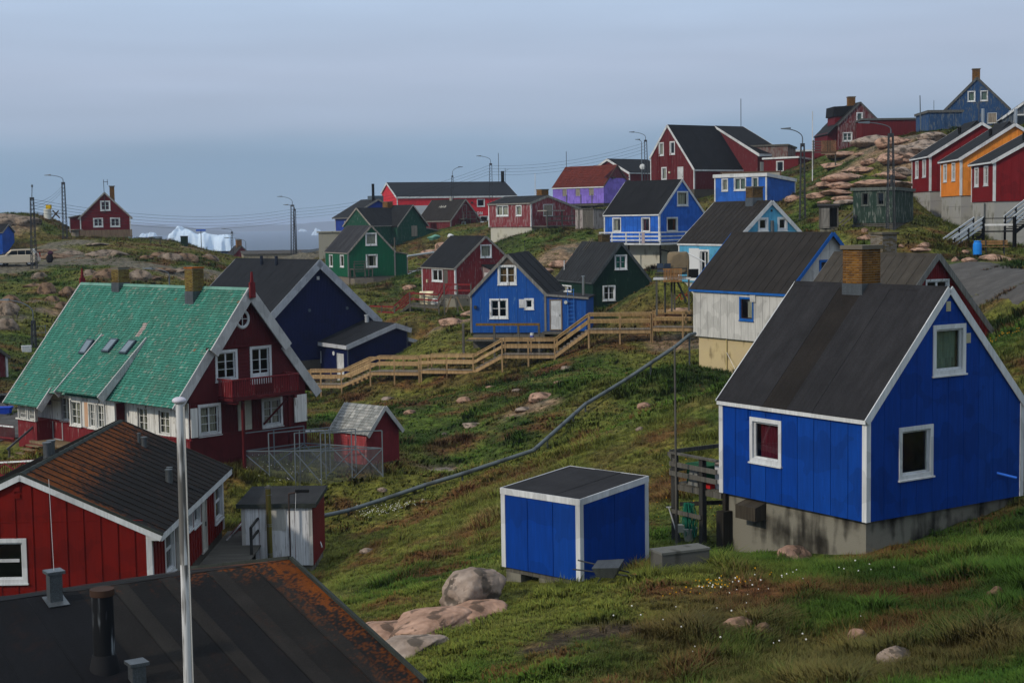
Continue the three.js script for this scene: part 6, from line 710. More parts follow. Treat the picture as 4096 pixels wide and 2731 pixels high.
{
const sc = { cw: 0.13, cols: 1, rows: 2, bar: 0.14 };
const [o, q] = house('X', { name: 'red_lichen_house', label: 'bright red board house in the left foreground with orange lichen on its roof', wall: redX, clad: { m: { w: 0.52, style: 'batten', m: redX, gap: 0 }, f: { w: 0.42, style: 'batten', m: redX, gap: 0 } }, cornerW: 0.12, base: { m: baseDark, h: 2.5 },
win: [['m', [-0.56, 1.56, 1.3, 1.4], sc], ['f', [-3.56, 1.3, 1.5, 1.65], sc], ['f', [-0.3, 1.6, 0.85, 0.7], { cw: 0.1 }], ['f', [0.93, 1.56, 1.2, 0.8], { cw: 0.1 }], ['f', [5.12, 1.25, 1.6, 1.5], { ...sc, cw: 0.11 }]], door: [['f', [2.27, 0.95, 0.9, 2.05], { m: paint('door_pale', 0xb9b8b2) }]] });
const x0 = -q.L / 2 - 0.12, x1 = q.L / 2 + 0.12, len = slopeLen(q, false), n = 20, w = (x1 - x0) / n;
for (const back of [false, true]) { part(o, 'roof_deck', slab(new GB(), q, back, x0, x1, 0, len, 0, 0.07), greyWood); for (let i = 0; i < n; i++) { const a = x0 + i * w, edge = (x) => Math.max(0, 1 - (x - x0) / 1.1); const sh = part(o, 'roof_sheet', lichenSheet(q, back, a, a + w - 0.006, len + 0.02, 0.082 + (i % 2) * 0.006, [0.024, 0.0225, 0.0225], (x, s) => Math.min(1, Math.max(0, 1.35 - s * 0.55 - Math.max(0, x - 2) * 0.1) + 0.8 * edge(x) * (s < 3.4 ? 1 : 0.4) + 0.1), 60 + i), lichenM); part(sh, 'seam', slab(new GB(), q, back, a + w - 0.035, a + w - 0.006, 0, len + 0.015, 0.09, 0.115), felt('seam_felt', 0x2e2b29)); }
for (const x of [x0 - 0.03, x1]) { part(o, 'bargeboard', slab(new GB(), q, back, x, x + 0.03, 0, len + 0.05, -0.13, 0.045), white); part(o, 'verge_strip', slab(new GB(), q, back, x - 0.005, x + 0.035, 0, len + 0.055, 0.046, 0.13), felt('verge_felt', 0x4d5450)); } const p0 = slopeAt(q, back, 0, len, 0.06), k = back ? -1 : 1; part(o, 'fascia', new GB().box(x0, x1, p0.y - 0.2, p0.y, Math.min(p0.z, p0.z + k * 0.03), Math.max(p0.z, p0.z + k * 0.03)), white); }
part(o, 'soffit', new GB().box(x0, x0 + 0.4, q.H - 0.28, q.H - 0.12, q.W / 2 + 0.03, q.W / 2 + q.oe), white); part(o, 'ridge_cap', new GB().hexa([slopeAt(q, false, x0, 0.12, 0.1), slopeAt(q, false, x0, 0, 0.125), slopeAt(q, true, x0, 0.12, 0.1)], [slopeAt(q, false, x1, 0.12, 0.1), slopeAt(q, false, x1, 0, 0.125), slopeAt(q, true, x1, 0.12, 0.1)]), felt('verge_felt', 0));
const vt = (x, s, r, h, back) => { const b = slopeAt(q, back, x, s, 0.06), v = part(o, 'roof_vent', new GB().rod(b, b.clone().add(V3(0, h, 0)), r, r, 14), steel); part(v, 'vent_cap', new GB().rod(b.clone().add(V3(0, h, 0)), b.clone().add(V3(0, h + 0.05, 0)), r * 1.15, r * 1.15, 14), steel); };
vt(3.7, 1.62, 0.11, 0.34, false); vt(3.95, 1.35, 0.06, 0.34, false); vt(0.1, 3.45, 0.12, 0.46, false); vt(0.45, 3.4, 0.1, 0.46, false); vt(-2.45, 0.25, 0.13, 0.5, true); vt(-2.1, 0.22, 0.13, 0.5, true);
for (const v of [3.79, 3.57]) part(o, 'gable_vent', barBox(new GB(), q, 'm', -0.12, v, 0.17, 0.15, 0.048, 0.06), redX); part(o, 'downpipe', new GB().box(-2.72, -2.5, 0, 2.1, q.W / 2 + 0.05, q.W / 2 + 0.16), paint('door_pale', 0)); for (const u of [1.62, 4.1]) part(o, 'wall_lamp', barBox(new GB(), q, 'f', u, 2.05, 0.2, 0.16, 0.05, 0.3), darkSteel);
part(o, 'seam_line', barBox(new GB(), q, 'm', 0, 2.76, q.W - 0.4, 0.02, 0.02, 0.034), redX);
}
// black roof of the nearest house, bottom left
{
const q = plan(HS.Y), o = thing('black_roofed_house', 'nearest house, only its dark felt roof with orange lichen shows', 'house', [q.x, q.y, q.z], q.turn); q.oe = 0.4;
part(o, 'wall', new GB().hexa([V3(-q.L / 2, -3, -q.W / 2), V3(-q.L / 2, -3, q.W / 2), V3(-q.L / 2, q.H, q.W / 2), V3(-q.L / 2, q.H + q.R, 0), V3(-q.L / 2, q.H, -q.W / 2)], [V3(q.L / 2, -3, -q.W / 2), V3(q.L / 2, -3, q.W / 2), V3(q.L / 2, q.H, q.W / 2), V3(q.L / 2, q.H + q.R, 0), V3(q.L / 2, q.H, -q.W / 2)]), redX);
const x0 = -q.L / 2 - q.og, x1 = q.L / 2 + q.og, len = slopeLen(q, false), cuts = [x1]; let x = x1; const ws = [0.36, 0.24, 0.46, 0.24, 0.5, 0.22, 0.46, 0.24, 0.46]; for (const w of ws) cuts.push((x -= w)); const tones = [[0.024, 0.022, 0.021], [0.036, 0.033, 0.030], [0.027, 0.025, 0.023], [0.039, 0.035, 0.032], [0.016, 0.016, 0.018], [0.039, 0.035, 0.032], [0.017, 0.017, 0.018], [0.037, 0.034, 0.031], [0.027, 0.025, 0.024]];
for (const back of [false, true]) { part(o, 'roof_deck', slab(new GB(), q, back, x0, x1, 0, len, 0, 0.07), greyWood); for (let i = 0; i < ws.length; i++) part(o, 'roof_sheet', lichenSheet(q, back, cuts[i + 1] + 0.003, cuts[i], len + 0.02, 0.08 + (i % 2) * 0.006, tones[i], (X, s) => Math.min(1, 0.72 * Math.max(0, 1 - (x1 - X) / 0.75) * (s < 2.6 ? 1 : 0.7) + 0.62 * Math.max(0, 1 - s / 0.7) * Math.max(0.3, 1 - (x1 - X) / 4) + 0.05), 90 + i, 0.035), lichenM);
const nw = 0.7; for (let X = cuts[cuts.length - 1]; X > x0; X -= nw) part(o, 'roof_sheet', lichenSheet(q, back, Math.max(x0, X - nw) + 0.003, X, len + 0.02, 0.092, [0.012, 0.0135, 0.018], () => 0.03, 5), lichenM);
part(o, 'verge_strip', slab(new GB(), q, back, x1, x1 + 0.05, 0, len + 0.03, 0.0, 0.13), felt('verge_felt', 0)); }
const up = (b, h) => b.clone().add(V3(0, h, 0)); const v1 = slopeAt(q, false, 1.14, 0.22, 0.05), pv = part(o, 'square_vent', new GB().box(v1.x - 0.085, v1.x + 0.085, v1.y, v1.y + 0.42, v1.z - 0.085, v1.z + 0.085), steel); part(pv, 'vent_cap', new GB().box(v1.x - 0.12, v1.x + 0.12, v1.y + 0.42, v1.y + 0.46, v1.z - 0.12, v1.z + 0.12), steel); part(pv, 'vent_flange', slab(new GB(), q, false, 1.0, 1.28, 0.08, 0.42, 0.1, 0.112), steel);
const v2 = slopeAt(q, false, 1.4, 2.72, 0.05), pw = part(o, 'square_vent', new GB().box(v2.x - 0.085, v2.x + 0.085, v2.y, v2.y + 0.25, v2.z - 0.085, v2.z + 0.085), steel); part(pw, 'vent_cap', new GB().box(v2.x - 0.12, v2.x + 0.12, v2.y + 0.25, v2.y + 0.29, v2.z - 0.12, v2.z + 0.12), steel);
const f = slopeAt(q, false, 1.14, 2.28, 0.04), tar = flaky('flue_tar', 0x15171a, 0x6d7378, 0.16), fl = part(o, 'flue', new GB().rod(f, up(f, 1.02), 0.135, 0.132, 20), tar); part(fl, 'flue_rim', new GB().rod(up(f, 0.98), up(f, 1.06), 0.15, 0.15, 20), mat('rust_dark', 0x3a2a22)); part(fl, 'flue_collar', new GB().rod(f, up(f, 0.24), 0.2, 0.145, 20), mat('collar_felt', 0x222326));
solo('whip_antenna', 'thin white whip antenna rising beside the square roof vent', 'antenna', new GB().rod([0, 0, 0], [-0.02, 1.25, 0], 0.0035), mat('fibre_white', 0xc9c9c9)).position.copy(up(v1, 0.45).applyAxisAngle(V3(0, 1, 0), q.turn).add(V3(q.x, q.y, q.z)));
}
// white and red shed with the stove pipe
{
const p = HS.Z, wz = flaky('whitewashed_panel', 0xc9ccd1, 0x9a9ba1, 0.25); const [o, q] = flatBox('white_shed', 'white panelled shed with red side and tall stainless stove pipe', [p[0], p[1], p[2]], p[3], p[4], p[5], 2.25, { wall: redDk, roof: lichenM, trim: felt('verge_felt', 0) }, { category: 'shed', fall: -0.1, th: 0.1, base: 1.0, clad: { f: boards(wz, 0.66, { gap: 0.02, t: 0.03 }), p: boards(redDk, 0.14, { gap: 0.02 }) } });
const rf = o.children.find((c) => c.name === 'roof'); { const g = rf.geometry, n = g.attributes.position.count, c = []; for (let i = 0; i < n; i++) c.push(0.06, 0.062, 0.066); g.setAttribute('color', new THREE.Float32BufferAttribute(c, 3)); }
part(o, 'door_panel', barBox(new GB(), q, 'f', -0.1, 0.75, 0.62, 1.45, 0.03, 0.06), wz); part(o, 'upper_panel', barBox(new GB(), q, 'f', -0.05, 1.75, 0.78, 0.85, 0.03, 0.062), paint('white_boards', 0)); for (const x of [-1.25, 1.26]) part(o, 'corner_board', barBox(new GB(), q, 'f', x, 1.1, 0.14, 2.2, 0.03, 0.055), whiteB);
const pipeM = mat('stainless', 0), a = [-0.22, 0.15, q.W / 2 + 0.35]; const pp = part(o, 'stove_pipe', new GB().rod(a, [a[0] - 0.02, 2.95, a[2]], 0.1, 0.1, 16), mat('brass_steel', 0x8f8a52, { metalness: 0.9, roughness: 0.28 })); for (const h of [0.45, 0.52, 1.55, 1.62, 2.72]) part(pp, 'clamp_band', new GB().rod([a[0], h, a[2]], [a[0], h + 0.025, a[2]], 0.108, 0.108, 16), pipeM); part(pp, 'rain_cap', new GB().rod([a[0], 3.02, a[2]], [a[0], 3.08, a[2]], 0.14, 0.06, 16), pipeM); part(pp, 'pipe_base', new GB().box(a[0] - 0.14, a[0] + 0.14, -0.5, 0.2, a[2] - 0.14, a[2] + 0.14), darkSteel);
const bp = V3(0.52, 0, q.W / 2 + 0.3); part(o, 'pipe_stand', new GB().rod([bp.x, -0.8, bp.z], [bp.x, 2.75, bp.z], 0.03).rod([bp.x, 2.75, bp.z], [bp.x + 0.6, 2.85, bp.z], 0.035), mat('brown_pipe', 0x3a2f2c)); part(o, 'rope_fitting', new GB().box(bp.x + 0.25, bp.x + 0.75, 2.8, 2.9, bp.z - 0.06, bp.z + 0.06), blackWood); part(o, 'cord', new GB().path([[bp.x + 0.28, 2.8, bp.z + 0.08], [bp.x + 0.22, 1.6, bp.z + 0.1], [bp.x + 0.1, 0, bp.z + 0.1]], 0.01, 5), white); part(o, 'aerial', new GB().path([[bp.x + 0.28, 2.8, bp.z], [bp.x + 0.28, 3.5, bp.z], [bp.x + 0.33, 3.58, bp.z], [bp.x + 0.4, 3.5, bp.z], [bp.x + 0.4, 2.85, bp.z]], 0.012).rod([bp.x + 0.45, 2.85, bp.z], [bp.x + 0.45, 3.7, bp.z], 0.012), steel); part(o, 'drain_spout', new GB().rod([q.L / 2, 0.5, -0.3], [q.L / 2 + 0.15, 0.42, 0.3], 0.03), white);
}
// blue shed in the middle foreground
{
const p = HS.AA; const [o, q] = flatBox('blue_shed', 'small royal blue shed with white corners and flat black roof', [p[0], p[1], p[2]], p[3], p[4], p[5], p[6] + 0.02, { wall: blueA, roof: roofA, trim: white, corner: white }, { category: 'shed', fall: -0.22, over: 0.03, th: 0.11, cw: 0.1, sheets: 3, clad: { f: boards(blueA, 0.98, { gap: 0.02, t: 0.03, alt: blueA2 }), p: boards(blueA, 1.35, { gap: 0.016, t: 0.03 }) } });
for (const [x, z] of [[-1.1, 1.15], [-1.1, -1.1], [0.9, -1.1], [0.1, 1.15]]) part(o, 'footing', new GB().box(x - 0.24, x + 0.3, -0.75, 0, z - 0.24, z + 0.2), baseGrey); part(o, 'sill_beam', new GB().box(-1.34, 1.34, -0.14, 0, -1.36, 1.36), greyWood);
}
// red house on the headland
const redBB = paint('deep_red', 0x671820);
{
const st4 = { cols: 2, rows: 2, cw: 0.14, mull: 0.1 };
const [o, q] = house('BB', { name: 'red_headland_house', label: 'small red house with white trim and fenced deck alone on the headland', wall: redBB, clad: { m: boards(redBB, 0.28, { joined: true, gap: 0.02 }) }, roof: { m: roofBlack, w: 1.1, trim: timber('barge_light', 0xb0b2b4) }, base: { m: baseDark, h: 2.4, in: 0.3 }, win: [['m', [0.05,3.86,1.26,1.3], st4], ['m', [-0.91,1.73,1.24,1.19], st4], ['m', [1.21,1.73,1.25,1.21], st4]] });
chimney(o, -0.9, q.H + q.R - 0.9, 0.95, 0.55, 0.6, 1.75, { bricks: [0x8f6f3c, 0x836535, 0x9a7840, 0x7a5c30], lip: 0.1, cap: 0.1 });
part(o, 'antenna', new GB().rod(at(q, 'm', 0, 2.9, 0.1), at(q, 'm', -0.05, 7.2, 0.1), 0.035).rod(at(q, 'm', -0.1, 6.9, 0.1), at(q, 'm', 0.5, 6.9, 0.1), 0.03).rod(at(q, 'm', 0.42, 6.5, 0.1), at(q, 'm', 0.42, 7.25, 0.1), 0.03), darkSteel);
const X = -q.L / 2, d = 1.6; part(o, 'deck', new GB().box(X - d, X - 0.05, -0.15, -0.03, -q.W / 2 - 0.05, q.W / 2 + 0.2), greyWood); for (let z = -q.W / 2; z < q.W / 2 + 0.15; z += 0.16) part(o, 'fence_board', new GB().box(X - d - 0.03, X - d, -0.2, 0.78, z, z + 0.14), timber('fence_tan', 0x8a7d6e)); for (const z of [-q.W / 2, -1.5, 0, 1.6, q.W / 2 + 0.1]) part(o, 'deck_post', new GB().box(X - d + 0.0, X - d + 0.12, -1.9, 0.82, z - 0.06, z + 0.06), timber('fence_tan', 0)); for (const [a, b] of [[0, 1.5], [3.1, 1.7]]) part(o, 'brace', new GB().beam([X - d + 0.06, -0.25, a], [X - d + 0.06, -1.3, b], 0.06, 0.12), timber('fence_tan', 0));
part(o, 'side_annex', new GB().hexa([V3(X + 0.6, -1.5, -q.W / 2 - 1.3), V3(X + 5, -1.5, -q.W / 2 - 1.3), V3(X + 5, -1.5, -q.W / 2 - 0.002), V3(X + 0.6, -1.5, -q.W / 2 - 0.002)], [V3(X + 0.6, 2.35, -q.W / 2 - 1.3), V3(X + 5, 2.35, -q.W / 2 - 1.3), V3(X + 5, 2.6, -q.W / 2 - 0.002), V3(X + 0.6, 2.6, -q.W / 2 - 0.002)]), redBB); part(o, 'annex_roof', new GB().hexa([V3(X + 0.4, 2.37, -q.W / 2 - 1.5), V3(X + 5.1, 2.37, -q.W / 2 - 1.5), V3(X + 5.1, 2.62, -q.W / 2), V3(X + 0.4, 2.62, -q.W / 2)], [V3(X + 0.4, 2.5, -q.W / 2 - 1.5), V3(X + 5.1, 2.5, -q.W / 2 - 1.5), V3(X + 5.1, 2.75, -q.W / 2), V3(X + 0.4, 2.75, -q.W / 2)]), trimGrey); part(o, 'corner_board', new GB().box(X + 0.55, X + 0.65, -0.6, 2.36, -q.W / 2 - 1.36, -q.W / 2 - 1.28), white);
const sp = thing('cable_drum_table', 'upturned cable drum used as a table beside the headland deck', 'cable drum', [-54.191,-1.436,-190]); part(sp, 'top', new GB().rod([0, 0.95, 0], [0, 1.05, 0], 0.95, 0.95, 20), timber('drum_wood', 0x9a948c)); part(sp, 'core', new GB().rod([0, -0.4, 0], [0, 0.95, 0], 0.5, 0.5, 14), timber('drum_wood', 0));
}
{ const blueCC = paint('cobalt', 0x1f56b4); house('CC', { name: 'cobalt_shed', label: 'cobalt blue building cut off by the left edge above the car', category: 'building', wall: blueCC, clad: { f: boards(blueCC, 0.3, { joined: true }), p: boards(blueCC, 0.3, { joined: true }) }, corner: blueCC, roof: { m: roofBlack, w: 1, trim: trimGrey }, base: { m: baseDark, h: 2 } }); }
{ const [o, q] = house('EE', { name: 'shore_house', label: 'small red house with brick chimney low by the shore beyond the navy hall', wall: redBB, roof: { m: roofBrown, w: 1, trim: greyWood }, base: { m: baseDark, h: 3 }, win: [['f', [-0.6, 1.2, 0.6, 1.1], {}], ['f', [0.6, 1.2, 0.6, 1.1], {}]] }); chimney(o, 0.4, q.H + q.R - 0.3, 0, 1.1, 1.0, 1.5, { lip: 0.03, bricks: [0x8f6f3c, 0x836535, 0x9a7840, 0x7a5c30] });
const c = [-65.014,-7.274,-330]; flatBox('shore_hall', 'long low dark building by the shore behind the small red house', [c[0] + 4.5, c[1] - 1.2, c[2] - 4], 0.1, 22, 6, 2.5, { wall: paint('slate_blue', 0x2a3a4e), roof: roofBlack }, { category: 'building', fall: 0.1, base: 3 });
const e = [-40.396,-5.948,-262]; flatBox('shore_shed', 'low grey flat roofed shed on the shore track beyond the navy hall', [e[0], e[1] - 0.3, e[2] - 2], 0.25, 12, 5, 1.0, { wall: concrete('shed_grey', 0x8a867c), roof: felt('shed_roof', 0x6b6660), trim: greyWood }, { category: 'shed', fall: -0.4, base: 2.5 }); }
// row of three tall houses on the right
const conc2 = concrete('clean_concrete', 0x9ea2a6);
for (const [k, nm, lb, c, dk] of [['G1', 'red_row_house', 'red row house on a grey concrete base, farthest of the three', 0x7d1a1f, 0x6e1418], ['G2', 'orange_row_house', 'orange row house on a grey concrete base between two red ones', 0xe8923a, 0xd07f2a], ['G3', 'red_row_house', 'red row house on a grey concrete base, nearest the steps and frame edge', 0x7d1a1f, 0x6e1418]]) {
const m = paint('row_' + c.toString(16), c), w2 = { cw: 0.13, cols: 2, rows: 2, bar: 0.07, mull: 0.07 }; const wins = { G1: [[-1.4,1.95,1.37,1.52], [1.46,1.98,1.32,1.53]], G2: [[-1.75,1.89,1.29,1.46], [1.15,1.91,1.2,1.46]], G3: [[-1.71,1.84,1.26,1.45], [1.16,1.86,1.33,1.44]] }[k];
const [o, q] = house(k, { name: nm, label: lb, group: 'row houses on concrete bases', wall: m, clad: { f: { w: 0.3, style: 'batten', m, gap: 0 }, p: { w: 0.62, style: 'batten', m, gap: 0 } }, cornerW: 0.12, roof: { m: roofBlack, w: 1.2, bh: 0.2, fh: 0.12 }, win: wins.map((r) => ['f', r, w2]) });
for (let i = 0; i < 5; i++) part(o, 'foundation_course', new GB().box(-q.L / 2 + 0.05, q.L / 2 - 0.05, -0.85 * (i + 1) + 0.012, -0.85 * i - 0.0, -q.W / 2 + 0.05, q.W / 2 - 0.05), conc2); const b = slopeAt(q, false, q.L / 2 - 1.6, 1.6, 0.08); part(o, 'roof_vent', new GB().rod(b, b.clone().add(V3(0, 0.55, 0)), 0.14), blackWood); const e = slopeAt(q, true, q.L / 2 - 1.4, 0.5, 0.08); part(o, 'steel_flue', new GB().rod(e, e.clone().add(V3(0, 1.5, 0)), 0.13), mat('stainless', 0)); part(o, 'ridge_vent', new GB().hexa([V3(-q.L / 2 + 1, q.H + q.R - 0.25, -0.6), V3(-q.L / 2 + 1, q.H + q.R - 0.25, 0.6), V3(-q.L / 2 + 1, q.H + q.R + 0.35, 0)], [V3(q.L / 2 - 1.4, q.H + q.R - 0.25, -0.6), V3(q.L / 2 - 1.4, q.H + q.R - 0.25, 0.6), V3(q.L / 2 - 1.4, q.H + q.R + 0.35, 0)]), roofBlack);
if (k === 'G3') { part(o, 'wall_lamp', new GB().rod(at(q, 'p', 1.0, 1.75, 0.05), at(q, 'p', 1.0, 1.75, 0.14), 0.13, 0.13, 14), mat('lamp_glass', 0)); part(o, 'drain_pipe', new GB().path([at(q, 'f', 0.9, -0.1, 0.06), at(q, 'f', 0.9, -1.5, 0.06), at(q, 'f', 0.7, -1.7, 0.06), at(q, 'f', 0.7, -3.4, 0.06)], 0.06), steel); part(o, 'meter_box', barBox(new GB(), q, 'f', -0.6, -1.35, 0.4, 0.6, -0.05, 0.2), mat('unit_pale', 0x7f8488)); }
}
// old blue house on the crest, the grey house beside it
const blueHH = flaky('weathered_blue', 0x26456e, 0x565d66, 0.42), greyII = flaky('weathered_slate', 0x3d4a5a, 0x6b6c6e, 0.6);
{
const [o, q] = house('HH', { name: 'weathered_blue_house', label: 'old weathered blue board house with brick chimney on the crest', wall: blueHH, clad: { m: boards(blueHH, 0.16, { joined: true, gap: 0.025 }), b: boards(blueHH, 0.16, { joined: true }) }, corner: blueHH, roof: { m: felt('roof_ragged', 0x484846), w: 1, trim: timber('ragged_barge', 0x6a6e72), bh: 0.22 }, base: { m: baseGrey, h: 3 }, win: [['m', [-0.56,4.41,0.83,1.19], { m: whiteOld, cw: 0.09, curtain: [[net, 0.02, 0.98]] }], ['m', [0.81,4.43,0.83,1.18], { m: whiteOld, cw: 0.09, curtain: [[net, 0.02, 0.98]] }], ['m', [1.7,1.93,0.98,1.16], { cover: timber('grey_board', 0), m: whiteOld, cw: 0.05 }]] });
chimney(o, -q.L / 2 + 0.9, q.H + q.R - 0.35, 0.0, 0.85, 0.8, 1.35, { bricks: [0x8f6a34, 0x7d5c2e, 0x9a7840, 0x6e5028], lip: 0.06 }); part(o, 'cable_trim', barBox(new GB(), q, 'm', 0.25, 2.6, 0.06, 2.6, 0.02, 0.05), greyWood);
const c = [43.855,7.938,-160]; flatBox('blue_plank_annex', 'boxy annex of peeling blue and grey planks beside the crest house', [c[0] + 1.75, c[1] + 0.1, c[2] - 2.6], 0.03, 3.5, 4.5, 2.55, { wall: blueHH, roof: greyWood, trim: timber('ragged_barge', 0) }, { category: 'annex', fall: 0.1, th: 0.2, base: 2.5, clad: { f: boards(flaky('peeling_blue_grey', 0x2a4568, 0x666c74, 0.45), 0.17, { joined: true, gap: 0.03 }) } });
const d = [56.404,12.312,-168]; HS.II = [d[0] + 3.4, d[1] - 5.6, d[2] - 3, 1.35, 8, 9.6, 3.6, 3.4, 0, 0.2, 0.2]; house('II', { name: 'slate_grey_house', label: 'slate grey weathered house cut off by the right edge', wall: greyII, clad: { m: boards(greyII, 0.2, { joined: true, gap: 0.03 }) }, corner: greyII, roof: { m: roofBlack, w: 1, trim: whiteOld, bh: 0.2 }, base: { m: baseDark, h: 3 }, win: [['m', [-2.6, 3.05, 2.2, 1.7], { cw: 0.14 }]] });
}
// weathered red house on the pink rocks
const redJJ = flaky('worn_red', 0x5a2428, 0x75686a, 0.6);
{
const [o, q] = house('JJ', { name: 'worn_red_house', label: 'worn reddish house with dormer standing on the pink rocks', wall: redJJ, clad: { m: boards(redJJ, 0.5, { gap: 0.03 }), b: boards(redBB, 0.4) }, corner: redJJ, roof: { m: felt('roof_dark_grey', 0), w: 1, trim: timber('ragged_barge', 0) }, base: { m: concrete('lime_base', 0xa9aaa8), h: 2.5 }, win: [['m', [-0.04,3.62,0.74,1.06], { m: whiteOld, cw: 0.1, curtain: [[net, 0.02, 0.98]] }], ['m', [-1.4,1.48,1.1,1.01], { m: whiteOld, cw: 0.1, cols: 2, rows: 2, mull: 0.1, curtain: [[net, 0.02, 0.98]] }]] });
chimney(o, -q.L / 2 + 1.6, q.H + q.R - 0.3, -0.55, 0.8, 0.75, 1.0, { lip: 0.06, bricks: [0x9a6a30, 0x8d6230, 0xa8752f, 0x7a5528] });
// dormer on the left slope
const X = -q.L / 2 + 1.2; const yt = q.H + q.R - 0.28, ym = q.H + 0.95; part(o, 'dormer_wall', new GB().box(X, X + 3, q.H - 0.2, ym, -q.W / 2 - 0.1, -0.5), redBB); part(o, 'dormer_roof', new GB().hexa([V3(X - 0.12, ym, -q.W / 2 - 0.3), V3(X + 3.1, ym, -q.W / 2 - 0.3), V3(X + 3.1, ym, -0.15), V3(X - 0.12, ym, -0.15)], [V3(X - 0.12, yt - 0.05, -q.W / 2 - 0.22), V3(X + 3.1, yt - 0.05, -q.W / 2 - 0.22), V3(X + 3.1, yt + 0.05, -0.15), V3(X - 0.12, yt + 0.05, -0.15)]), roofBlack);
part(o, 'side_lean_to', new GB().hexa([V3(-q.L / 2 + 0.5, -1, -q.W / 2 - 1.1), V3(q.L / 2, -1, -q.W / 2 - 1.1), V3(q.L / 2, -1, -q.W / 2 - 0.002), V3(-q.L / 2 + 0.5, -1, -q.W / 2 - 0.002)], [V3(-q.L / 2 + 0.5, 1.95, -q.W / 2 - 1.1), V3(q.L / 2, 1.95, -q.W / 2 - 1.1), V3(q.L / 2, 2.7, -q.W / 2 - 0.002), V3(-q.L / 2 + 0.5, 2.7, -q.W / 2 - 0.002)]), redBB); part(o, 'lean_to_roof', slab(new GB(), q, true, -q.L / 2 - 0.08, q.L / 2, slopeLen(q, true), slopeLen(q, true) + 1.45, 0.0, 0.1), felt('roof_dark_grey', 0));
const c = [42.708,8.267,-168]; flatBox('red_wing', 'long low dark red wing to the right of the worn red house', [c[0], c[1] - 0.5, c[2] - 1], 0.02, 8.4, 3.2, 2.5, { wall: redAnnex, roof: felt('roof_dark_grey', 0), trim: timber('ragged_barge', 0) }, { category: 'annex', fall: 0.15, base: 1.5 });
const f = [31.735,6.031,-152], rug = thing('patterned_carpet', 'old patterned carpet hung over the fence below the worn red house', 'carpet', f); const rm = mat('rug_weave', 0xffffff, { roughness: 0.97, map: tex('rug', 128, 1.5, (u, v) => { const a = Math.abs(u - 0.5), b = Math.abs(v - 0.5), m = Math.max(a, b); let c = m > 0.44 ? [92, 70, 52] : m > 0.38 ? [70, 60, 48] : a * 1.4 + b < 0.32 ? [120, 84, 66] : Math.sin(a * 40) * Math.cos(b * 34) > 0.35 ? [112, 52, 48] : [98, 82, 60]; return c.map((q) => q * (0.8 + 0.4 * fbm(u * 30, v * 30, 3, 2))); }) }); part(rug, 'cloth', new GB().box(-0.75, 0.75, 0, 1.28, -0.03, 0.03), rm); for (let i = 0; i < 5; i++) part(rug, 'fence_rail', new GB().box(-1.6, 0.8, 0.1 + i * 0.26, 0.2 + i * 0.26, -0.1, -0.06), greyWood); for (const x of [-1.5, 0.7]) part(rug, 'fence_post', new GB().box(x - 0.06, x + 0.06, -1.2, 1.35, -0.16, -0.1), greyWood); part(rug, 'fringe', new GB().box(-0.74, 0.74, -0.05, 0, -0.02, 0.02), mat('rug_fringe', 0x857a66));
}
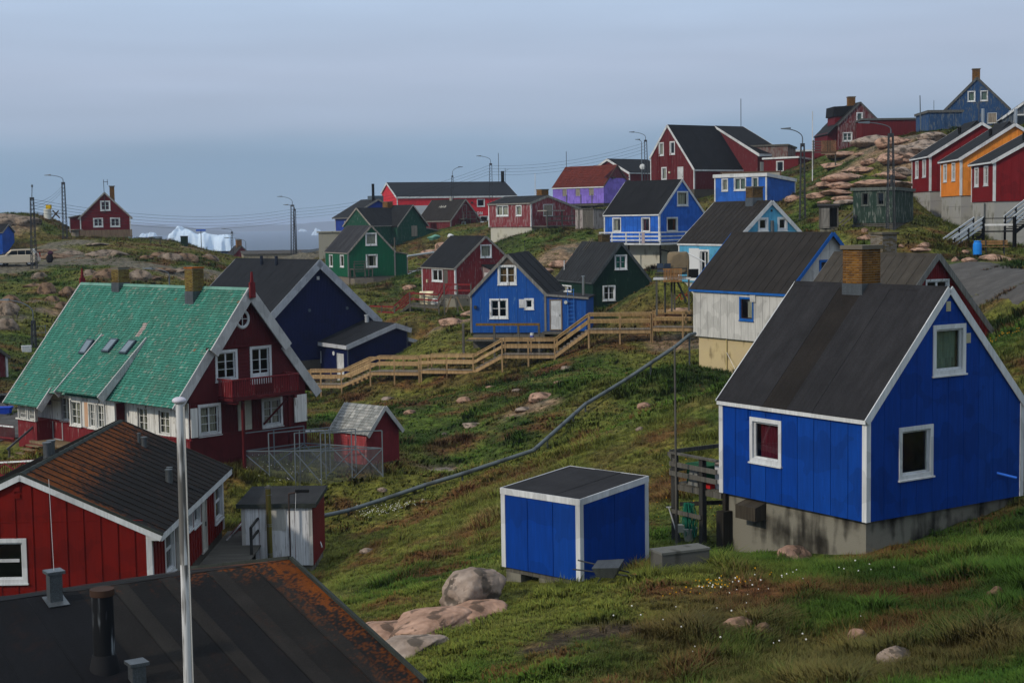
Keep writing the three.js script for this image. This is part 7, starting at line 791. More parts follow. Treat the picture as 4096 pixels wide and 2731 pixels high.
// grey-green shed by the lamp mast, outhouse
const greenKK = flaky('grey_green_boards', 0x2b3d36, 0x6a706c, 0.42);
{
const p = HS.KK; const [o, q] = flatBox('grey_green_cabin', 'flat roofed weathered grey green cabin with wooden steps', [p[0], p[1], p[2]], p[3], p[4], p[5], p[6], { wall: greenKK, roof: roofBrown, trim: timber('cabin_trim', 0x6f7a7a) }, { category: 'cabin', fall: 0.1, th: 0.16, clad: { f: boards(greenKK, 0.1, { joined: true, gap: 0.014 }), p: boards(greenKK, 0.1, { joined: true, gap: 0.012 }) }, win: [['f', [-0.61,1.69,0.54,0.94], { m: timber('cabin_trim', 0), cw: 0.05 }], ['f', [0.54,1.69,0.56,0.95], { m: timber('cabin_trim', 0), cw: 0.05 }]] });
for (let i = 0; i < 6; i++) part(o, 'skirt_board', new GB().box(-q.L / 2, q.L / 2, -0.13 * (i + 1), -0.13 * i - 0.025, q.W / 2 - 0.08, q.W / 2 - 0.04), greyWood); for (const x of [-1.45, -0.7, 0, 0.8, 1.45]) part(o, 'pier', new GB().box(x - 0.08, x + 0.08, -1.6, 0, q.W / 2 - 0.3, q.W / 2 - 0.1), greyWood); part(o, 'skirt', new GB().box(q.L / 2 - 0.12, q.L / 2 - 0.06, -1.4, 0, -q.W / 2, q.W / 2 - 0.1), greyWood); part(o, 'flue', new GB().rod([0.7, q.H, 0.2], [0.7, q.H + 1.0, 0.2], 0.12), darkSteel); part(o, 'meter_box', barBox(new GB(), q, 'f', -1.3, 0.35, 0.18, 0.5, 0.03, 0.14), darkSteel);
const X = -q.L / 2; for (let i = 0; i < 6; i++) part(o, 'step', new GB().box(X - 0.35 - i * 0.22, X - 0.1 - i * 0.22, -0.16 - i * 0.2, -0.12 - i * 0.2, 0.6, 1.6), greyWood); for (const z of [0.58, 1.62]) { part(o, 'stringer', new GB().beam([X - 0.05, -0.15, z], [X - 1.5, -1.4, z], 0.05, 0.18), greyWood); part(o, 'handrail', new GB().beam([X - 0.05, 0.9, z], [X - 1.5, -0.3, z], 0.05, 0.09), greyWood); part(o, 'rail_post', new GB().box(X - 1.5, X - 1.42, -1.6, -0.2, z - 0.04, z + 0.04), greyWood); part(o, 'rail_post', new GB().box(X - 0.1, X - 0.02, -1.3, 0.95, z - 0.04, z + 0.04), greyWood); }
const c = [22.499,-0.951,-107]; const [h] = flatBox('outhouse', 'narrow grey plank outhouse with its braced door open', [c[0], c[1], c[2] - 0.7], -0.2, 1.35, 1.3, 1.5, { wall: greyWood, roof: roofBrown }, { category: 'outhouse', fall: -0.1, base: 0.5, hole: [['f', [0.33, 0.72, 0.5, 1.36]]] }); const dr = part(h, 'door', new GB().box(-0.55, 0.05, 0.0, 1.4, 0.68, 0.72), timber('pale_door', 0x8f9090)); part(dr, 'door_brace', new GB().beam([-0.5, 0.15, 0.735], [0, 1.25, 0.735], 0.02, 0.1), timber('pale_door', 0)); for (const y of [0.15, 1.25]) part(dr, 'door_ledge', new GB().box(-0.55, 0.05, y - 0.05, y + 0.05, 0.722, 0.74), timber('pale_door', 0));
}
// ---------- roads ----------
const gp = ([x, z], dy = 0) => [x, ground(x, z) + dy, z];
function ribbon(name, pts, w, m, lift = 0.06) {
const cv = new THREE.CatmullRomCurve3(pts.map(([x, z]) => V3(x, 0, z))), n = Math.ceil(cv.getLength() / 0.7), k = 8, pos = [], uv = [], idx = [];
for (let i = 0; i <= n; i++) { const p = cv.getPointAt(i / n), t = cv.getTangentAt(i / n); for (let j = 0; j <= k; j++) { const s = (j / k - 0.5) * w * (1 + 0.08 * (fbm(i * 0.3, j > k / 2 ? 5 : 9, 3, 2) - 0.5)), x = p.x - t.z * s, z = p.z + t.x * s; pos.push(x, ground(x, z) + lift - (j % k ? 0 : 0.12), z); uv.push(x, z); } }
for (let i = 0; i < n; i++) for (let j = 0; j < k; j++) { const a = i * (k + 1) + j; idx.push(a, a + 1, a + k + 1, a + 1, a + k + 2, a + k + 1); }
const g = new THREE.BufferGeometry(); g.setAttribute('position', new THREE.Float32BufferAttribute(pos, 3)); g.setAttribute('uv', new THREE.Float32BufferAttribute(uv, 2)); g.setIndex(idx); g.computeVertexNormals(); if (g.attributes.normal.getY(0) < 0) { idx.reverse(); g.setIndex(idx); g.computeVertexNormals(); } setting(name, g, m); return pts.map((p) => [...p, w / 2 + 0.3]);
}
const asphalt = mat('asphalt', 0x716f6d, { map: asphTex(), roughness: 0.95, bumpMap: grainBump(), bumpScale: 0.01 });
const ROADS = [];
ROADS.push(...ribbon('road', [[26.178,-70], [25.959,-77], [26.149,-84], [25.929,-91]], 6.4, asphalt), ...ribbon('road_001', [[-31.323,-88], [-27.71,-82], [-25.619,-77]], 4.5, asphalt));
// ---------- boulders and bedrock ----------
const pinkRock = granite('pink_granite', 0xc4ada0), greyRock = granite('grey_granite', 0x9a968f), brownRock = granite('brown_gneiss', 0x8f8070), lichRock = granite('lichened_granite', 0xb2aeaa);
let rs = 1; const ROCKS = [];
function rock(xz, wpx, hpx, m, label, grp, cat = 'rock', yaw = 0.3, flat = 0.6) { // wpx, hpx: apparent width and height in hundredths of a degree-like pixels, turned to metres by distance
const d = -xz[1] / 3496, w = wpx * d, h = hpx * d, o = solo(cat === 'boulder' ? 'boulder' : 'rock_outcrop', label, cat, rockGeo(rs++, w * 0.62, Math.max(h * (flat > 0.6 ? flat : 0.42), 0.12), Math.max(w * 0.5, h * 0.5), 0.4, cat === 'boulder' ? 12 : -xz[1] < 60 ? 10 : 5), m, grp); o.position.set(xz[0], ground(...xz) + h * (flat > 0.6 ? 0.35 : 0.02), xz[1]); o.rotation.y = yaw + hash(rs, 3, 5) * 0.6; ROCKS.push([xz[0], xz[1], w * 0.45]); return o;
}
{ const l = []; for (const [p, w, h] of [[[38.884,-162], 65, 30], [[38.427,-152], 60, 30], [[41.755,-150], 55, 24], [[37.963,-147.25], 60, 28], [[39.36,-147], 50, 24], [[35.544,-162.5], 75, 16], [[35.724,-155.25], 22, 8], [[35.011,-148.25], 34, 18], [[36.566,-146.25], 56, 30], [[33.717,-158.25], 50, 16], [[35.72,-143.25], 56, 22], [[36.802,-143.5], 42, 22], [[33.772,-146.75], 56, 18], [[28.057,-128.25], 66, 26], [[29.778,-124.75], 66, 20], [[31.681,-125.25], 52, 18], [[36.899,-141.5], 32, 16], [[27.476,-126], 56, 18], [[26.903,-125], 60, 14], [[25.274,-125.75], 36, 16], [[26.966,-123.25], 42, 14], [[23.811,-128], 28, 20], [[25.526,-123.5], 24, 12], [[27.096,-122.25], 46, 12], [[40.256,-148], 46, 24], [[38.239,-145.5], 44, 24], [[26.675,-127.75], 40, 16]]) l.push(rock(p, w * 1.45, h * 1.25, hash(rs, 2, 2) > 0.3 ? pinkRock : lichRock, 'rounded slab of pink granite on the right hand hill', 'granite slabs on the right hill')); tellApart(l, 'pink granite slab on right hill', ['topmost row', 'upper row', 'lower row', 'bottom row']); }
{ const l = []; for (const [p, w, h] of [[[-62.806,-190.5], 70, 28], [[-60.505,-190.5], 60, 24], [[-47.931,-177.25], 50, 8], [[-53.057,-173.25], 66, 10], [[-50.096,-167], 80, 16], [[-48.806,-168.75], 50, 14], [[-44.806,-167.75], 75, 22], [[-42.545,-165], 46, 18], [[-37.787,-163.25], 40, 16], [[-36.177,-161.75], 46, 22], [[-34.883,-163.25], 52, 26], [[-34.716,-172.25], 50, 20], [[-34.767,-176.25], 40, 20], [[-38.244,-160.25], 30, 16], [[-36.19,-165], 40, 14]]) l.push(rock(p, w, h * 1.5, hash(rs, 2, 2) > 0.45 ? greyRock : brownRock, 'grey weathered rock along the headland track', 'rocks along the headland track')); tellApart(l, 'grey rock along headland track', ['far row', 'near row']); }
{ const l = []; for (const [p, w, h] of [[[-39.371,-118.75], 50, 46], [[-38.085,-114.5], 48, 40], [[-44.228,-142.75], 32, 26], [[-40.666,-133.25], 34, 42], [[-38.786,-133], 42, 30], [[-36.961,-124.75], 36, 30], [[-43.219,-137.5], 40, 12], [[-41.73,-126.25], 54, 44], [[-37.632,-141], 66, 30], [[-34.294,-140.5], 46, 36], [[-34.345,-150.5], 50, 14], [[-33.115,-152.75], 50, 14], [[-33.209,-141], 42, 12], [[-39.523,-142.75], 40, 20], [[-39.012,-129.25], 30, 26]]) l.push(rock(p, w, h * 1.3, hash(rs, 2, 2) > 0.5 ? brownRock : greyRock, 'brown rock outcrop on the slope behind the turquoise roof', 'outcrops on the slope behind the turquoise roof')); tellApart(l, 'brown rock behind turquoise roof', ['upper row', 'lower row']); }
{ const l = []; for (const [p, w, h] of [[[1.422,-79.75], 60, 24], [[0.486,-78.25], 46, 14], [[2.589,-83.75], 34, 16], [[-2.717,-85.75], 36, 20], [[-2.133,-78.75], 48, 16], [[-5.79,-85], 28, 14], [[6.255,-72], 36, 20], [[5.095,-60.75], 20, 14], [[-1.364,-91.75], 24, 8], [[-8.414,-101.5], 30, 10], [[3.279,-92.75], 30, 10], [[-5.522,-56.25], 34, 16], [[-5.795,-66.5], 24, 12], [[0.298,-84.75], 26, 8], [[-3.595,-78.25], 16, 7]]) l.push(rock(p, w, h * 1.2, hash(rs, 2, 2) > 0.4 ? pinkRock : lichRock, 'pale stone lying in the grass below the boardwalk', 'stones in the grass below the boardwalk')); tellApart(l, 'pale stone below the boardwalk', ['upper row', 'lower row']); }
{ const l = []; for (const [p, w, h] of [[[2.912,-133.25], 50, 18], [[4.461,-133.75], 54, 18], [[6.089,-135.75], 44, 18], [[-2.693,-125.25], 84, 26], [[-4.481,-115.5], 60, 22], [[11.197,-101.5], 70, 22], [[-9.786,-187.25], 60, 28], [[-8.414,-190.5], 50, 26], [[-9.846,-147], 34, 14]]) l.push(rock(p, w, h * 1.2, pinkRock, 'smooth pink bedrock showing between the middle houses', 'bedrock between the middle houses')); tellApart(l, 'smooth bedrock between middle houses', ['upper row', 'lower row']); }
{ const l = []; for (const [p, w, h] of [[[23.821,-102.5], 16, 14], [[23.604,-101.25], 34, 14], [[26.73,-98.25], 34, 14], [[26.286,-97.25], 48, 10], [[27.314,-93.5], 22, 18], [[27.882,-92.5], 40, 16], [[30.003,-94.5], 70, 24], [[30.853,-94], 36, 12], [[25.286,-98.5], 14, 10], [[28.659,-96], 22, 12]]) l.push(rock(p, w, h * 1.3, pinkRock, 'pink roadside rock near the blue barrel', 'rocks beside the asphalt road')); tellApart(l, 'pink roadside rock near blue barrel', ['far row', 'near row']); }
rock([-1.068,-38.5], 140, 86, lichRock, 'big grey boulder with orange lichen beside the blue shed', undefined, 'boulder', 0.4, 0.72);
const slabRock = (a, w, h, m, l) => { const o = rock(a, w, h, m, l, undefined, 'rock', 0.1); o.position.y += h * 0.16 * -a[1] / 3496; o.rotation.z = 0.12; }; slabRock([-3.262,-36.5], 200, 74, pinkRock, 'cracked pink bedrock at the edge of the black roof'); slabRock([-2.141,-36.5], 210, 70, pinkRock, 'pink bedrock shelf left of the big boulder'); slabRock([-1.147,-37.25], 150, 56, pinkRock, 'thin pink rock ledge under the big boulder'); slabRock([-2.487,-34.5], 150, 54, lichRock, 'low grey bedrock in front of the pink shelf');
rock([4.717,-32], 70, 62, pinkRock, 'half buried pink rock in the near grass'); rock([5.23,-31.5], 46, 60, brownRock, 'brown rock right of the half buried pink one'); rock([6.985,-30.5], 56, 56, pinkRock, 'small pale rock in the near slope below the blue house'); rock([7.156,-28.25], 76, 70, lichRock, 'pale rock near the bottom right of the slope'); rock([7.32,-39.5], 100, 80, pinkRock, 'pink rock at the foot of the concrete base'); rock([10.047,-31.25], 40, 44, brownRock, 'small rock at the right edge of the slope'); rock([-3.395,-71], 80, 12, lichRock, 'flat pale slab in the grass above the grey pipe');
// ---------- boardwalk: sections [x, y, z] of the near edge of the deck; stairs between ----------
{
const o = thing('boardwalk', 'new pine boardwalk with railings and stairs climbing past the blue house', 'boardwalk'); const wd = 1.15;
const secs = [[[12.721,-6.947,-95.5], [8.933,-6.939,-96.6]], [[8.877,-7.077,-96.6], [4.908,-7.072,-97]], [[2.745,-8.719,-98], [-0.664,-8.719,-98.6]], [[-2.597,-9.891,-100.4], [-6.215,-10.063,-103]], [[-6.365,-10.209,-103], [-9.867,-10.324,-105]], [[-12.107,-11.417,-107], [-15.279,-11.584,-109]]];
const back = (a, b) => { const d = V3(b[0] - a[0], 0, b[2] - a[2]).normalize(); const n = V3(-d.z, 0, d.x); if (n.z > 0) n.negate(); return n.multiplyScalar(wd); };
const railTone = [freshWood, timber('pine_b', 0xb0966c), timber('pine_c', 0xc4ab84)], deckM = timber('pine_grey', 0x9b9287);
const post = (p, h) => { const g = ground(p.x, p.z) - 0.25; part(o, 'post', new GB().box(p.x - 0.05, p.x + 0.05, g, p.y + h, p.z - 0.05, p.z + 0.05), railTone[0]); };
const rails = (a, b, n, stair) => { for (const k of [0, 1]) { const A = V3(...a).addScaledVector(n, k), B = V3(...b).addScaledVector(n, k), m = railTone[Math.floor(hash(Math.round(a[0] * 9), k, 3) * 3)]; part(o, 'handrail', new GB().beam(A.clone().add(V3(0, 0.98, 0)), B.clone().add(V3(0, 0.98, 0)), 0.13, 0.045), m); part(o, 'handrail', new GB().beam(A.clone().add(V3(0, 0.87, 0)), B.clone().add(V3(0, 0.87, 0)), 0.04, 0.1), m); part(o, 'mid_rail', new GB().beam(A.clone().add(V3(0, 0.48, 0)), B.clone().add(V3(0, 0.48, 0)), 0.04, 0.19), m); part(o, stair ? 'stringer' : 'deck_beam', new GB().beam(A.clone().add(V3(0, -0.18, 0)), B.clone().add(V3(0, -0.18, 0)), 0.05, 0.2), railTone[0]); const np = stair ? 0 : Math.max(2, Math.round(A.distanceTo(B) / 2.3) + 1); for (let i = 0; i < np; i++) post(A.clone().lerp(B, i / (np - 1)), 0.96); } };
secs.forEach(([a, b], si) => {
const n = back(a, b), A = V3(...a), B = V3(...b), len = A.distanceTo(B), np = Math.floor(len / 0.15); rails(a, b, n, false);
for (let i = 0; i < np; i++) { const c = A.clone().lerp(B, (i + 0.5) / np); part(o, 'plank', new GB().beam(c.clone().addScaledVector(n, -0.06).add(V3(0, -0.03, 0)), c.clone().addScaledVector(n, 1.06).add(V3(0, -0.03, 0)), 0.135, 0.036), deckM); }
const nx = secs[si + 1]; if (nx && Math.abs(nx[0][1] - b[1]) > 0.3) { const C2 = nx[0], n2 = n; rails(b, C2, n2, true); const steps = Math.max(3, Math.round((b[1] - C2[1]) / 0.19)), P0 = V3(...b), P1 = V3(...C2); for (let i = 1; i <= steps; i++) { const c = P0.clone().lerp(P1, (i - 0.4) / (steps + 0.4)); part(o, 'tread', new GB().beam(c.clone().addScaledVector(n2, 0.04).add(V3(0, -0.02, 0)), c.clone().addScaledVector(n2, 0.96).add(V3(0, -0.02, 0)), 0.26, 0.045), deckM); } }
if (si !== 2) { const c = A.clone().lerp(B, si % 2 ? 0.06 : 0.9); part(o, 'cross_brace', new GB().beam(c.clone().add(V3(0, -0.3, 0)), c.clone().add(n).add(V3(0, -1.1, 0)), 0.04, 0.1), railTone[1]); }
});
}
// ---------- insulated pipe down the hill ----------
{
const o = thing('insulated_pipe', 'grey insulated pipe running diagonally down the grassy slope', 'pipe'), nodes = [[9.365,-5.957,-77.5], [9.017,-5.981,-77], [8.285,-6.513,-76.6], [5.615,-8.079,-75.5], [3.529,-9.005,-73.5], [0.905,-10.389,-68], [-2.281,-11.158,-66.5], [-3.913,-11.549,-66], [-5.879,-12.064,-65.2], [-7.099,-12.273,-64.2], [-8,-12.288,-63.2], [-8.728,-12.249,-62.5]].map((p) => V3(...p)); const pm = mat('pipe_jacket', 0x5b6872, { metalness: 0.2, roughness: 0.6, map: concTex() });
for (let i = 0; i < nodes.length - 1; i++) { for (const v of [nodes[i], nodes[i + 1]]) v.y = Math.max(v.y, ground(v.x, v.z) + 0.1); const a = nodes[i], b = nodes[i + 1], n = Math.max(1, Math.round(a.distanceTo(b) / 1.6)); for (let k = 0; k < n; k++) { const p = a.clone().lerp(b, k / n), r = a.clone().lerp(b, (k + 1) / n); part(o, 'pipe_length', new GB().rod(p, r, 0.092, 0.092, 14), pm); part(o, 'joint_band', new GB().rod(r.clone().lerp(p, 0.03), r.clone().lerp(p, -0.03), 0.1, 0.1, 14), steel); if ((k + i) % 2 === 0) { const g = ground(r.x, r.z); if (r.y - g > 0.05) { part(o, 'support_post', new GB().rod([r.x, g - 0.3, r.z], [r.x, r.y - 0.09, r.z], 0.045), steel); } } } part(o, 'elbow', new THREE.SphereGeometry(0.095, 14, 10).translate(b.x, b.y, b.z), pm); }
}
// ---------- lattice lamp masts, lamps, poles ----------
const lampGrey = mat('lamp_grey', 0x59626a, { metalness: 0.5, roughness: 0.5 });
function curveArm(gb, top, tip, r) { const pts = []; for (let i = 0; i <= 8; i++) { const t = i / 8, e = (1 - Math.cos(t * Math.PI / 2)), s = Math.sin(t * Math.PI / 2); pts.push(V3(top.x + (tip.x - top.x) * e, top.y + (tip.y - top.y) * s, top.z + (tip.z - top.z) * e)); } return gb.path(pts, r, 6); }
function mast(label, base, top, tip, w = 0.34, solid = false) {
const o = thing('street_lamp', label, 'street lamp', [0, 0, 0], 0, 'street lamps on lattice masts'), B = V3(...base), T = V3(...top); B.y = Math.min(B.y, ground(B.x, B.z) - 0.2); const H = T.y - B.y;
if (solid) part(o, 'pole', new GB().rod(B, T, 0.08, 0.06), lampGrey);
else { const ring = (t) => { const c = B.clone().lerp(T, t), k = w / 2 * (1.25 - 0.55 * t); return [[-1, -1], [1, -1], [1, 1], [-1, 1]].map(([i, j]) => c.clone().add(V3(i * k, 0, j * k))); }; const r0 = ring(0), r1 = ring(1); for (let i = 0; i < 4; i++) part(o, 'leg', new GB().beam(r0[i], r1[i], 0.055, 0.055), darkSteel); const gb = new GB(), n = Math.round(H / 0.45); for (let k = 0; k < n; k++) { const a = ring(k / n), b = ring((k + 1) / n); for (let i = 0; i < 4; i++) gb.beam(a[(i + k) % 4], b[(i + k + 1) % 4], 0.025, 0.025); } part(o, 'bracing', gb, darkSteel); part(o, 'mast_head', new GB().box(T.x - w * 0.36, T.x + w * 0.36, T.y - 0.25, T.y, T.z - w * 0.36, T.z + w * 0.36), darkSteel); }
if (tip) { const E = V3(...tip), up = T.clone(); up.y = T.y + (E.y - T.y) * 0.35; part(o, 'arm', curveArm(new GB().rod(T.clone().add(V3(0, -0.1, 0)), up, 0.045), up, E, 0.04), lampGrey); const d = V3(E.x - T.x, 0, E.z - T.z).normalize(); part(o, 'lamp_head', new GB().hexa([E.clone().addScaledVector(d, -0.75).add(V3(0, -0.1, -0.14)), E.clone().addScaledVector(d, -0.75).add(V3(0, -0.1, 0.14)), E.clone().add(V3(0, -0.05, 0.05)), E.clone().add(V3(0, -0.05, -0.05))], [E.clone().addScaledVector(d, -0.75).add(V3(0, 0.08, -0.12)), E.clone().addScaledVector(d, -0.75).add(V3(0, 0.08, 0.12)), E.clone().add(V3(0, 0.02, 0.04)), E.clone().add(V3(0, 0.02, -0.04))]), lampGrey); }
return o;
}
mast('lattice mast with a plain upright lamp in front of the parked car', [-46.971,-3.646,-150], [-46.92,2.882,-150], null, 0.4).add(((g) => { g.name = 'upright_lamp'; return g; })(new THREE.Mesh(new GB().rod([-46.92,2.882,-150], [-46.854,3.986,-150], 0.04).rod([-46.859,3.859,-150], [-46.849,4.114,-150], 0.1).geo(), lampGrey)));
mast('lattice lamp mast just left of the headland house', [-54.317,-1.929,-186], [-54.299,5.358,-186], [-56.539,6.235,-186], 0.42); mast('lattice lamp mast standing tallest against the sea', [-32.797,-5.801,-230], [-32.764,2.708,-230], [-35.022,3.982,-230], 0.6); mast('second lamp mast close to the tallest one by the sea', [-31.968,-5.704,-226], [-31.89,2.015,-226], [-33.546,2.682,-226], 0.4);
mast('small lattice lamp mast in front of the far shore house', [-51.298,-10.087,-280], [-51.118,-1.463,-280], [-53.018,-0.877,-280], 0.4); mast('curved lamp post beside the far shore house', [-46.126,-9.584,-265], [-46.028,-3.685,-265], [-49.772,-2.42,-265], 0.3, true); mast('lattice lamp mast left of the turquoise roof', [-34.7,-9.74,-110], [-34.673,-6.733,-110], [-37.099,-5.212,-110], 0.3); mast('curved lamp post behind the turquoise roof ridge', [-27.478,-6.412,-122], [-27.408,-4.317,-122], [-29.506,-3.448,-122], 0.3, true);
mast('lattice lamp mast before the long red hall', [-2.929,1.609,-232], [-2.815,8.508,-232], [-4.972,9.655,-232], 0.5); mast('thin lamp mast with its arm to the right above the red hall', [-9.223,2.489,-245], [-9.137,7.14,-245], [-7.439,8.499,-245], 0.35); mast('lattice lamp mast left of the tall dark red house', [19.216,4.182,-214], [19.089,10.777,-214], [16.79,11.898,-214], 0.45); mast('plain lamp post beside the purple house roof', [20.109,4.874,-232], [20.097,11.104,-232], [19.114,11.773,-232], 0.3, true);
mast('lattice lamp mast right of the flat roofed blue house', [22.623,-0.491,-118], [22.624,5.491,-118], [20.949,6.647,-118], 0.34); mast('tall lattice lamp mast in front of the grey green cabin', [25.966,-1.414,-104], [25.935,5.422,-104], [23.718,6.188,-104], 0.4);
{ const pole = (label, a, b, r, m) => { const A = V3(...a), B = V3(...b); A.y = Math.min(A.y, ground(A.x, A.z) - 0.2); return solo('pole', label, 'pole', new GB().rod(A, B, r, r * 0.7), m); }; pole('thin white flagpole left of the worn red house', [30.929,6.231,-156], [30.928,10.494,-156], 0.06, white); pole('slim lamp pole on the crest left of the weathered blue house', [42.5,7.744,-158], [42.384,12.057,-158], 0.07, lampGrey); pole('thin pole above the blue plank annex', [46.061,8.863,-166], [46.039,12.132,-166], 0.04, steel); pole('white pole rising left of the chimney of the weathered red house', [3.296,1.866,-200], [3.354,5.945,-200], 0.05, white); pole('weathered upright pole at the corner of the timber deck', [4.696,-6.674,-43.6], [4.678,-3.744,-43.6], 0.04, greyWood); pole('grey wooden post beside the dark green house', [-13.705,-3.184,-180], [-13.678,-1.903,-180], 0.12, greyWood); }
// the flagpole in front
{ const o = thing('flagpole', 'peeling white wooden flagpole with a round cap in the left foreground', 'flagpole'), a = V3(...[-2.887,-4.694,-13]), b = V3(...[-2.87,-1.527,-13]); a.y = ground(a.x, a.z) - 0.3; part(o, 'pole', new GB().rod(a, b, 0.046, 0.032, 18), flaky('peeling_white', 0xc2c4c6, 0x5f5e5c, 0.6)); const cap = new THREE.SphereGeometry(0.062, 24, 14); cap.scale(1, 0.52, 1); cap.translate(b.x, b.y + 0.02, b.z); part(o, 'cap', cap, paint('cap_white', 0xd2cfdc)); part(o, 'halyard', new GB().rod([b.x + 0.046, b.y - 0.02, b.z + 0.02], [a.x + 0.07, a.y + 1, a.z + 0.04], 0.004, 0.004, 5).rod([b.x + 0.039, b.y - 0.02, b.z + 0.02], [a.x + 0.07, a.y + 1, a.z + 0.04], 0.0035, 0.0035, 5), mat('rope_grey', 0xa9a9a6)); }
// overhead wires
{ const wm = mat('wire', 0x23272b); const span3 = (a, b, sag, nm) => { const A = V3(...a), B = V3(...b), pts = []; for (let i = 0; i <= 14; i++) { const t = i / 14, p = A.clone().lerp(B, t); p.y -= sag * 4 * t * (1 - t); pts.push(p); } solo('power_line', nm, 'wire', new GB().path(pts, 0.014, 4), wm, 'overhead wires between the masts'); };
for (let i = 0; i < 5; i++) { span3([[-46.758,2.667,-150]][0].map((v, k) => v - (k === 1 ? i * 0.3 : 0)), [[-32.717,2.054,-230]][0].map((v, k) => v - (k === 1 ? i * 0.45 : 0)), 1.4, `${ORD[i]} wire from the top between headland mast and sea masts`); if (i < 4) { span3([[-32.651,2.053,-230]][0].map((v, k) => v - (k === 1 ? i * 0.45 : 0)), [[-3.15,8.185,-232]][0].map((v, k) => v - (k === 1 ? i * 0.45 : 0)), 1.2, `${ORD[i]} wire from the top between sea masts and red hall mast`); span3([[-3.15,8.185,-232]][0].map((v, k) => v - (k === 1 ? i * 0.45 : 0)), [[19.086,10.415,-214]][0].map((v, k) => v - (k === 1 ? i * 0.45 : 0)), 1.0, `${ORD[i]} wire from the top between red hall mast and tall red house`); } if (i < 3) span3([[-46.943,2.33,-150]][0].map((v, k) => v - (k === 1 ? i * 0.3 : 0)), [[-54.311,5.043,-186]][0].map((v, k) => v - (k === 1 ? i * 0.3 : 0)), 0.5, `${ORD[i]} wire from the top between the two headland masts`); } }
// ---------- wire cages and picket fences below the turquoise roof ----------
{
const o = thing('dog_run', 'galvanised frame cages standing between the turquoise roof house and red shed', 'cage'), N = (t) => gp([-12.119,-67.5].map((v, i) => v + ([-8.608,-67.25][i] - v) * t)), Fp = (t) => gp([-9.682,-69.75].map((v, i) => v + ([-5.902,-67.75][i] - v) * t)), H = 1.9, M1 = (p, h) => V3(p[0], p[1] + h, p[2]); const top = (N(0)[1] + N(1)[1] + Fp(0)[1] + Fp(1)[1]) / 4 + H; const lift = (p, h) => V3(p[0], top - H + h, p[2]);
const cageM = mat('cage_tube', 0x5d666d, { roughness: 0.6 }), netM = mat('wire_netting', 0x6b7075, { transparent: true, opacity: 0.16, side: THREE.DoubleSide });
for (let i = 0; i < 4; i++) { const a = N(i / 3), b = Fp(i / 3), m = a.map((v, k) => (v + b[k]) / 2); for (const p of [a, m, b]) part(o, 'post', new GB().beam(M1(p, -0.3), lift(p, H), 0.05, 0.05), cageM); part(o, 'top_rail', new GB().beam(lift(a, H), lift(b, H), 0.045, 0.045), cageM); part(o, 'mid_rail', new GB().beam(lift(a, 1.1), lift(b, 1.1), 0.045, 0.045), cageM); part(o, 'brace', new GB().beam(M1(m, 0.05), lift(b, 1.08), 0.04, 0.04), cageM); if (i < 3) { const c = N((i + 1) / 3), d = Fp((i + 1) / 3); for (const [p, r] of [[a, c], [b, d]]) { part(o, 'mid_rail', new GB().beam(lift(p, 1.1), lift(r, 1.1), 0.045, 0.045), cageM); part(o, 'brace', new GB().beam(lift(p, 1.05), M1(r, 0.05), 0.04, 0.04), cageM); const g = new GB(); g.face([M1(p, 0), M1(r, 0), lift(r, 1.08), lift(p, 1.08)], V3(0, -20, -200)); part(o, 'netting', g, netM); } } const g2 = new GB(); g2.face([M1(a, 0), M1(b, 0), lift(b, 1.08), lift(a, 1.08)], V3(-50, -20, -100)); part(o, 'netting', g2, netM); }
const fence = (label, a, b, h, x) => { const f = thing('picket_fence', label, 'fence'); const A = V3(...gp(a)), B = V3(...gp(b)), L = A.distanceTo(B), n = Math.round(L / 0.13); for (let i = 0; i <= n; i++) { const p = A.clone().lerp(B, i / n); const g = ground(p.x, p.z); part(f, 'picket', new GB().beam([p.x, g - 0.05, p.z], [p.x, g + h, p.z], 0.07, 0.02), redU2); } for (const k of [0.25, 0.95]) part(f, 'rail', new GB().beam(A.clone().add(V3(0, h * k, 0.04)), B.clone().add(V3(0, h * k, 0.04)), 0.05, 0.07), k > 0.5 ? whiteOld : redU2); if (x) { const m = Math.max(1, Math.round(L / 1.3)); for (let i = 0; i < m; i++) { const p = A.clone().lerp(B, i / m), r = A.clone().lerp(B, (i + 1) / m); part(f, 'brace', new GB().beam(p.clone().add(V3(0, 0.1, 0.06)), r.clone().add(V3(0, h * 0.9, 0.06)), 0.06, 0.05), redU2); part(f, 'brace', new GB().beam(r.clone().add(V3(0, 0.1, 0.08)), p.clone().add(V3(0, h * 0.9, 0.08)), 0.06, 0.05), redU2); } } };
fence('red picket fence with crossed braces at the left edge', [-24.106,-69], [-20.969,-67], 0.85, true); fence('short red picket fence beside the porch at the left edge', [-26.981,-78], [-25.134,-76], 0.85); fence('weathered picket fence between the old red house and red shed', [-9.777,-71], [-8.746,-72], 0.95); fence('red picket fence piece at the far corner of the lichen roofed house', [-10.948,-57], [-10.762,-60], 0.9, true);
}
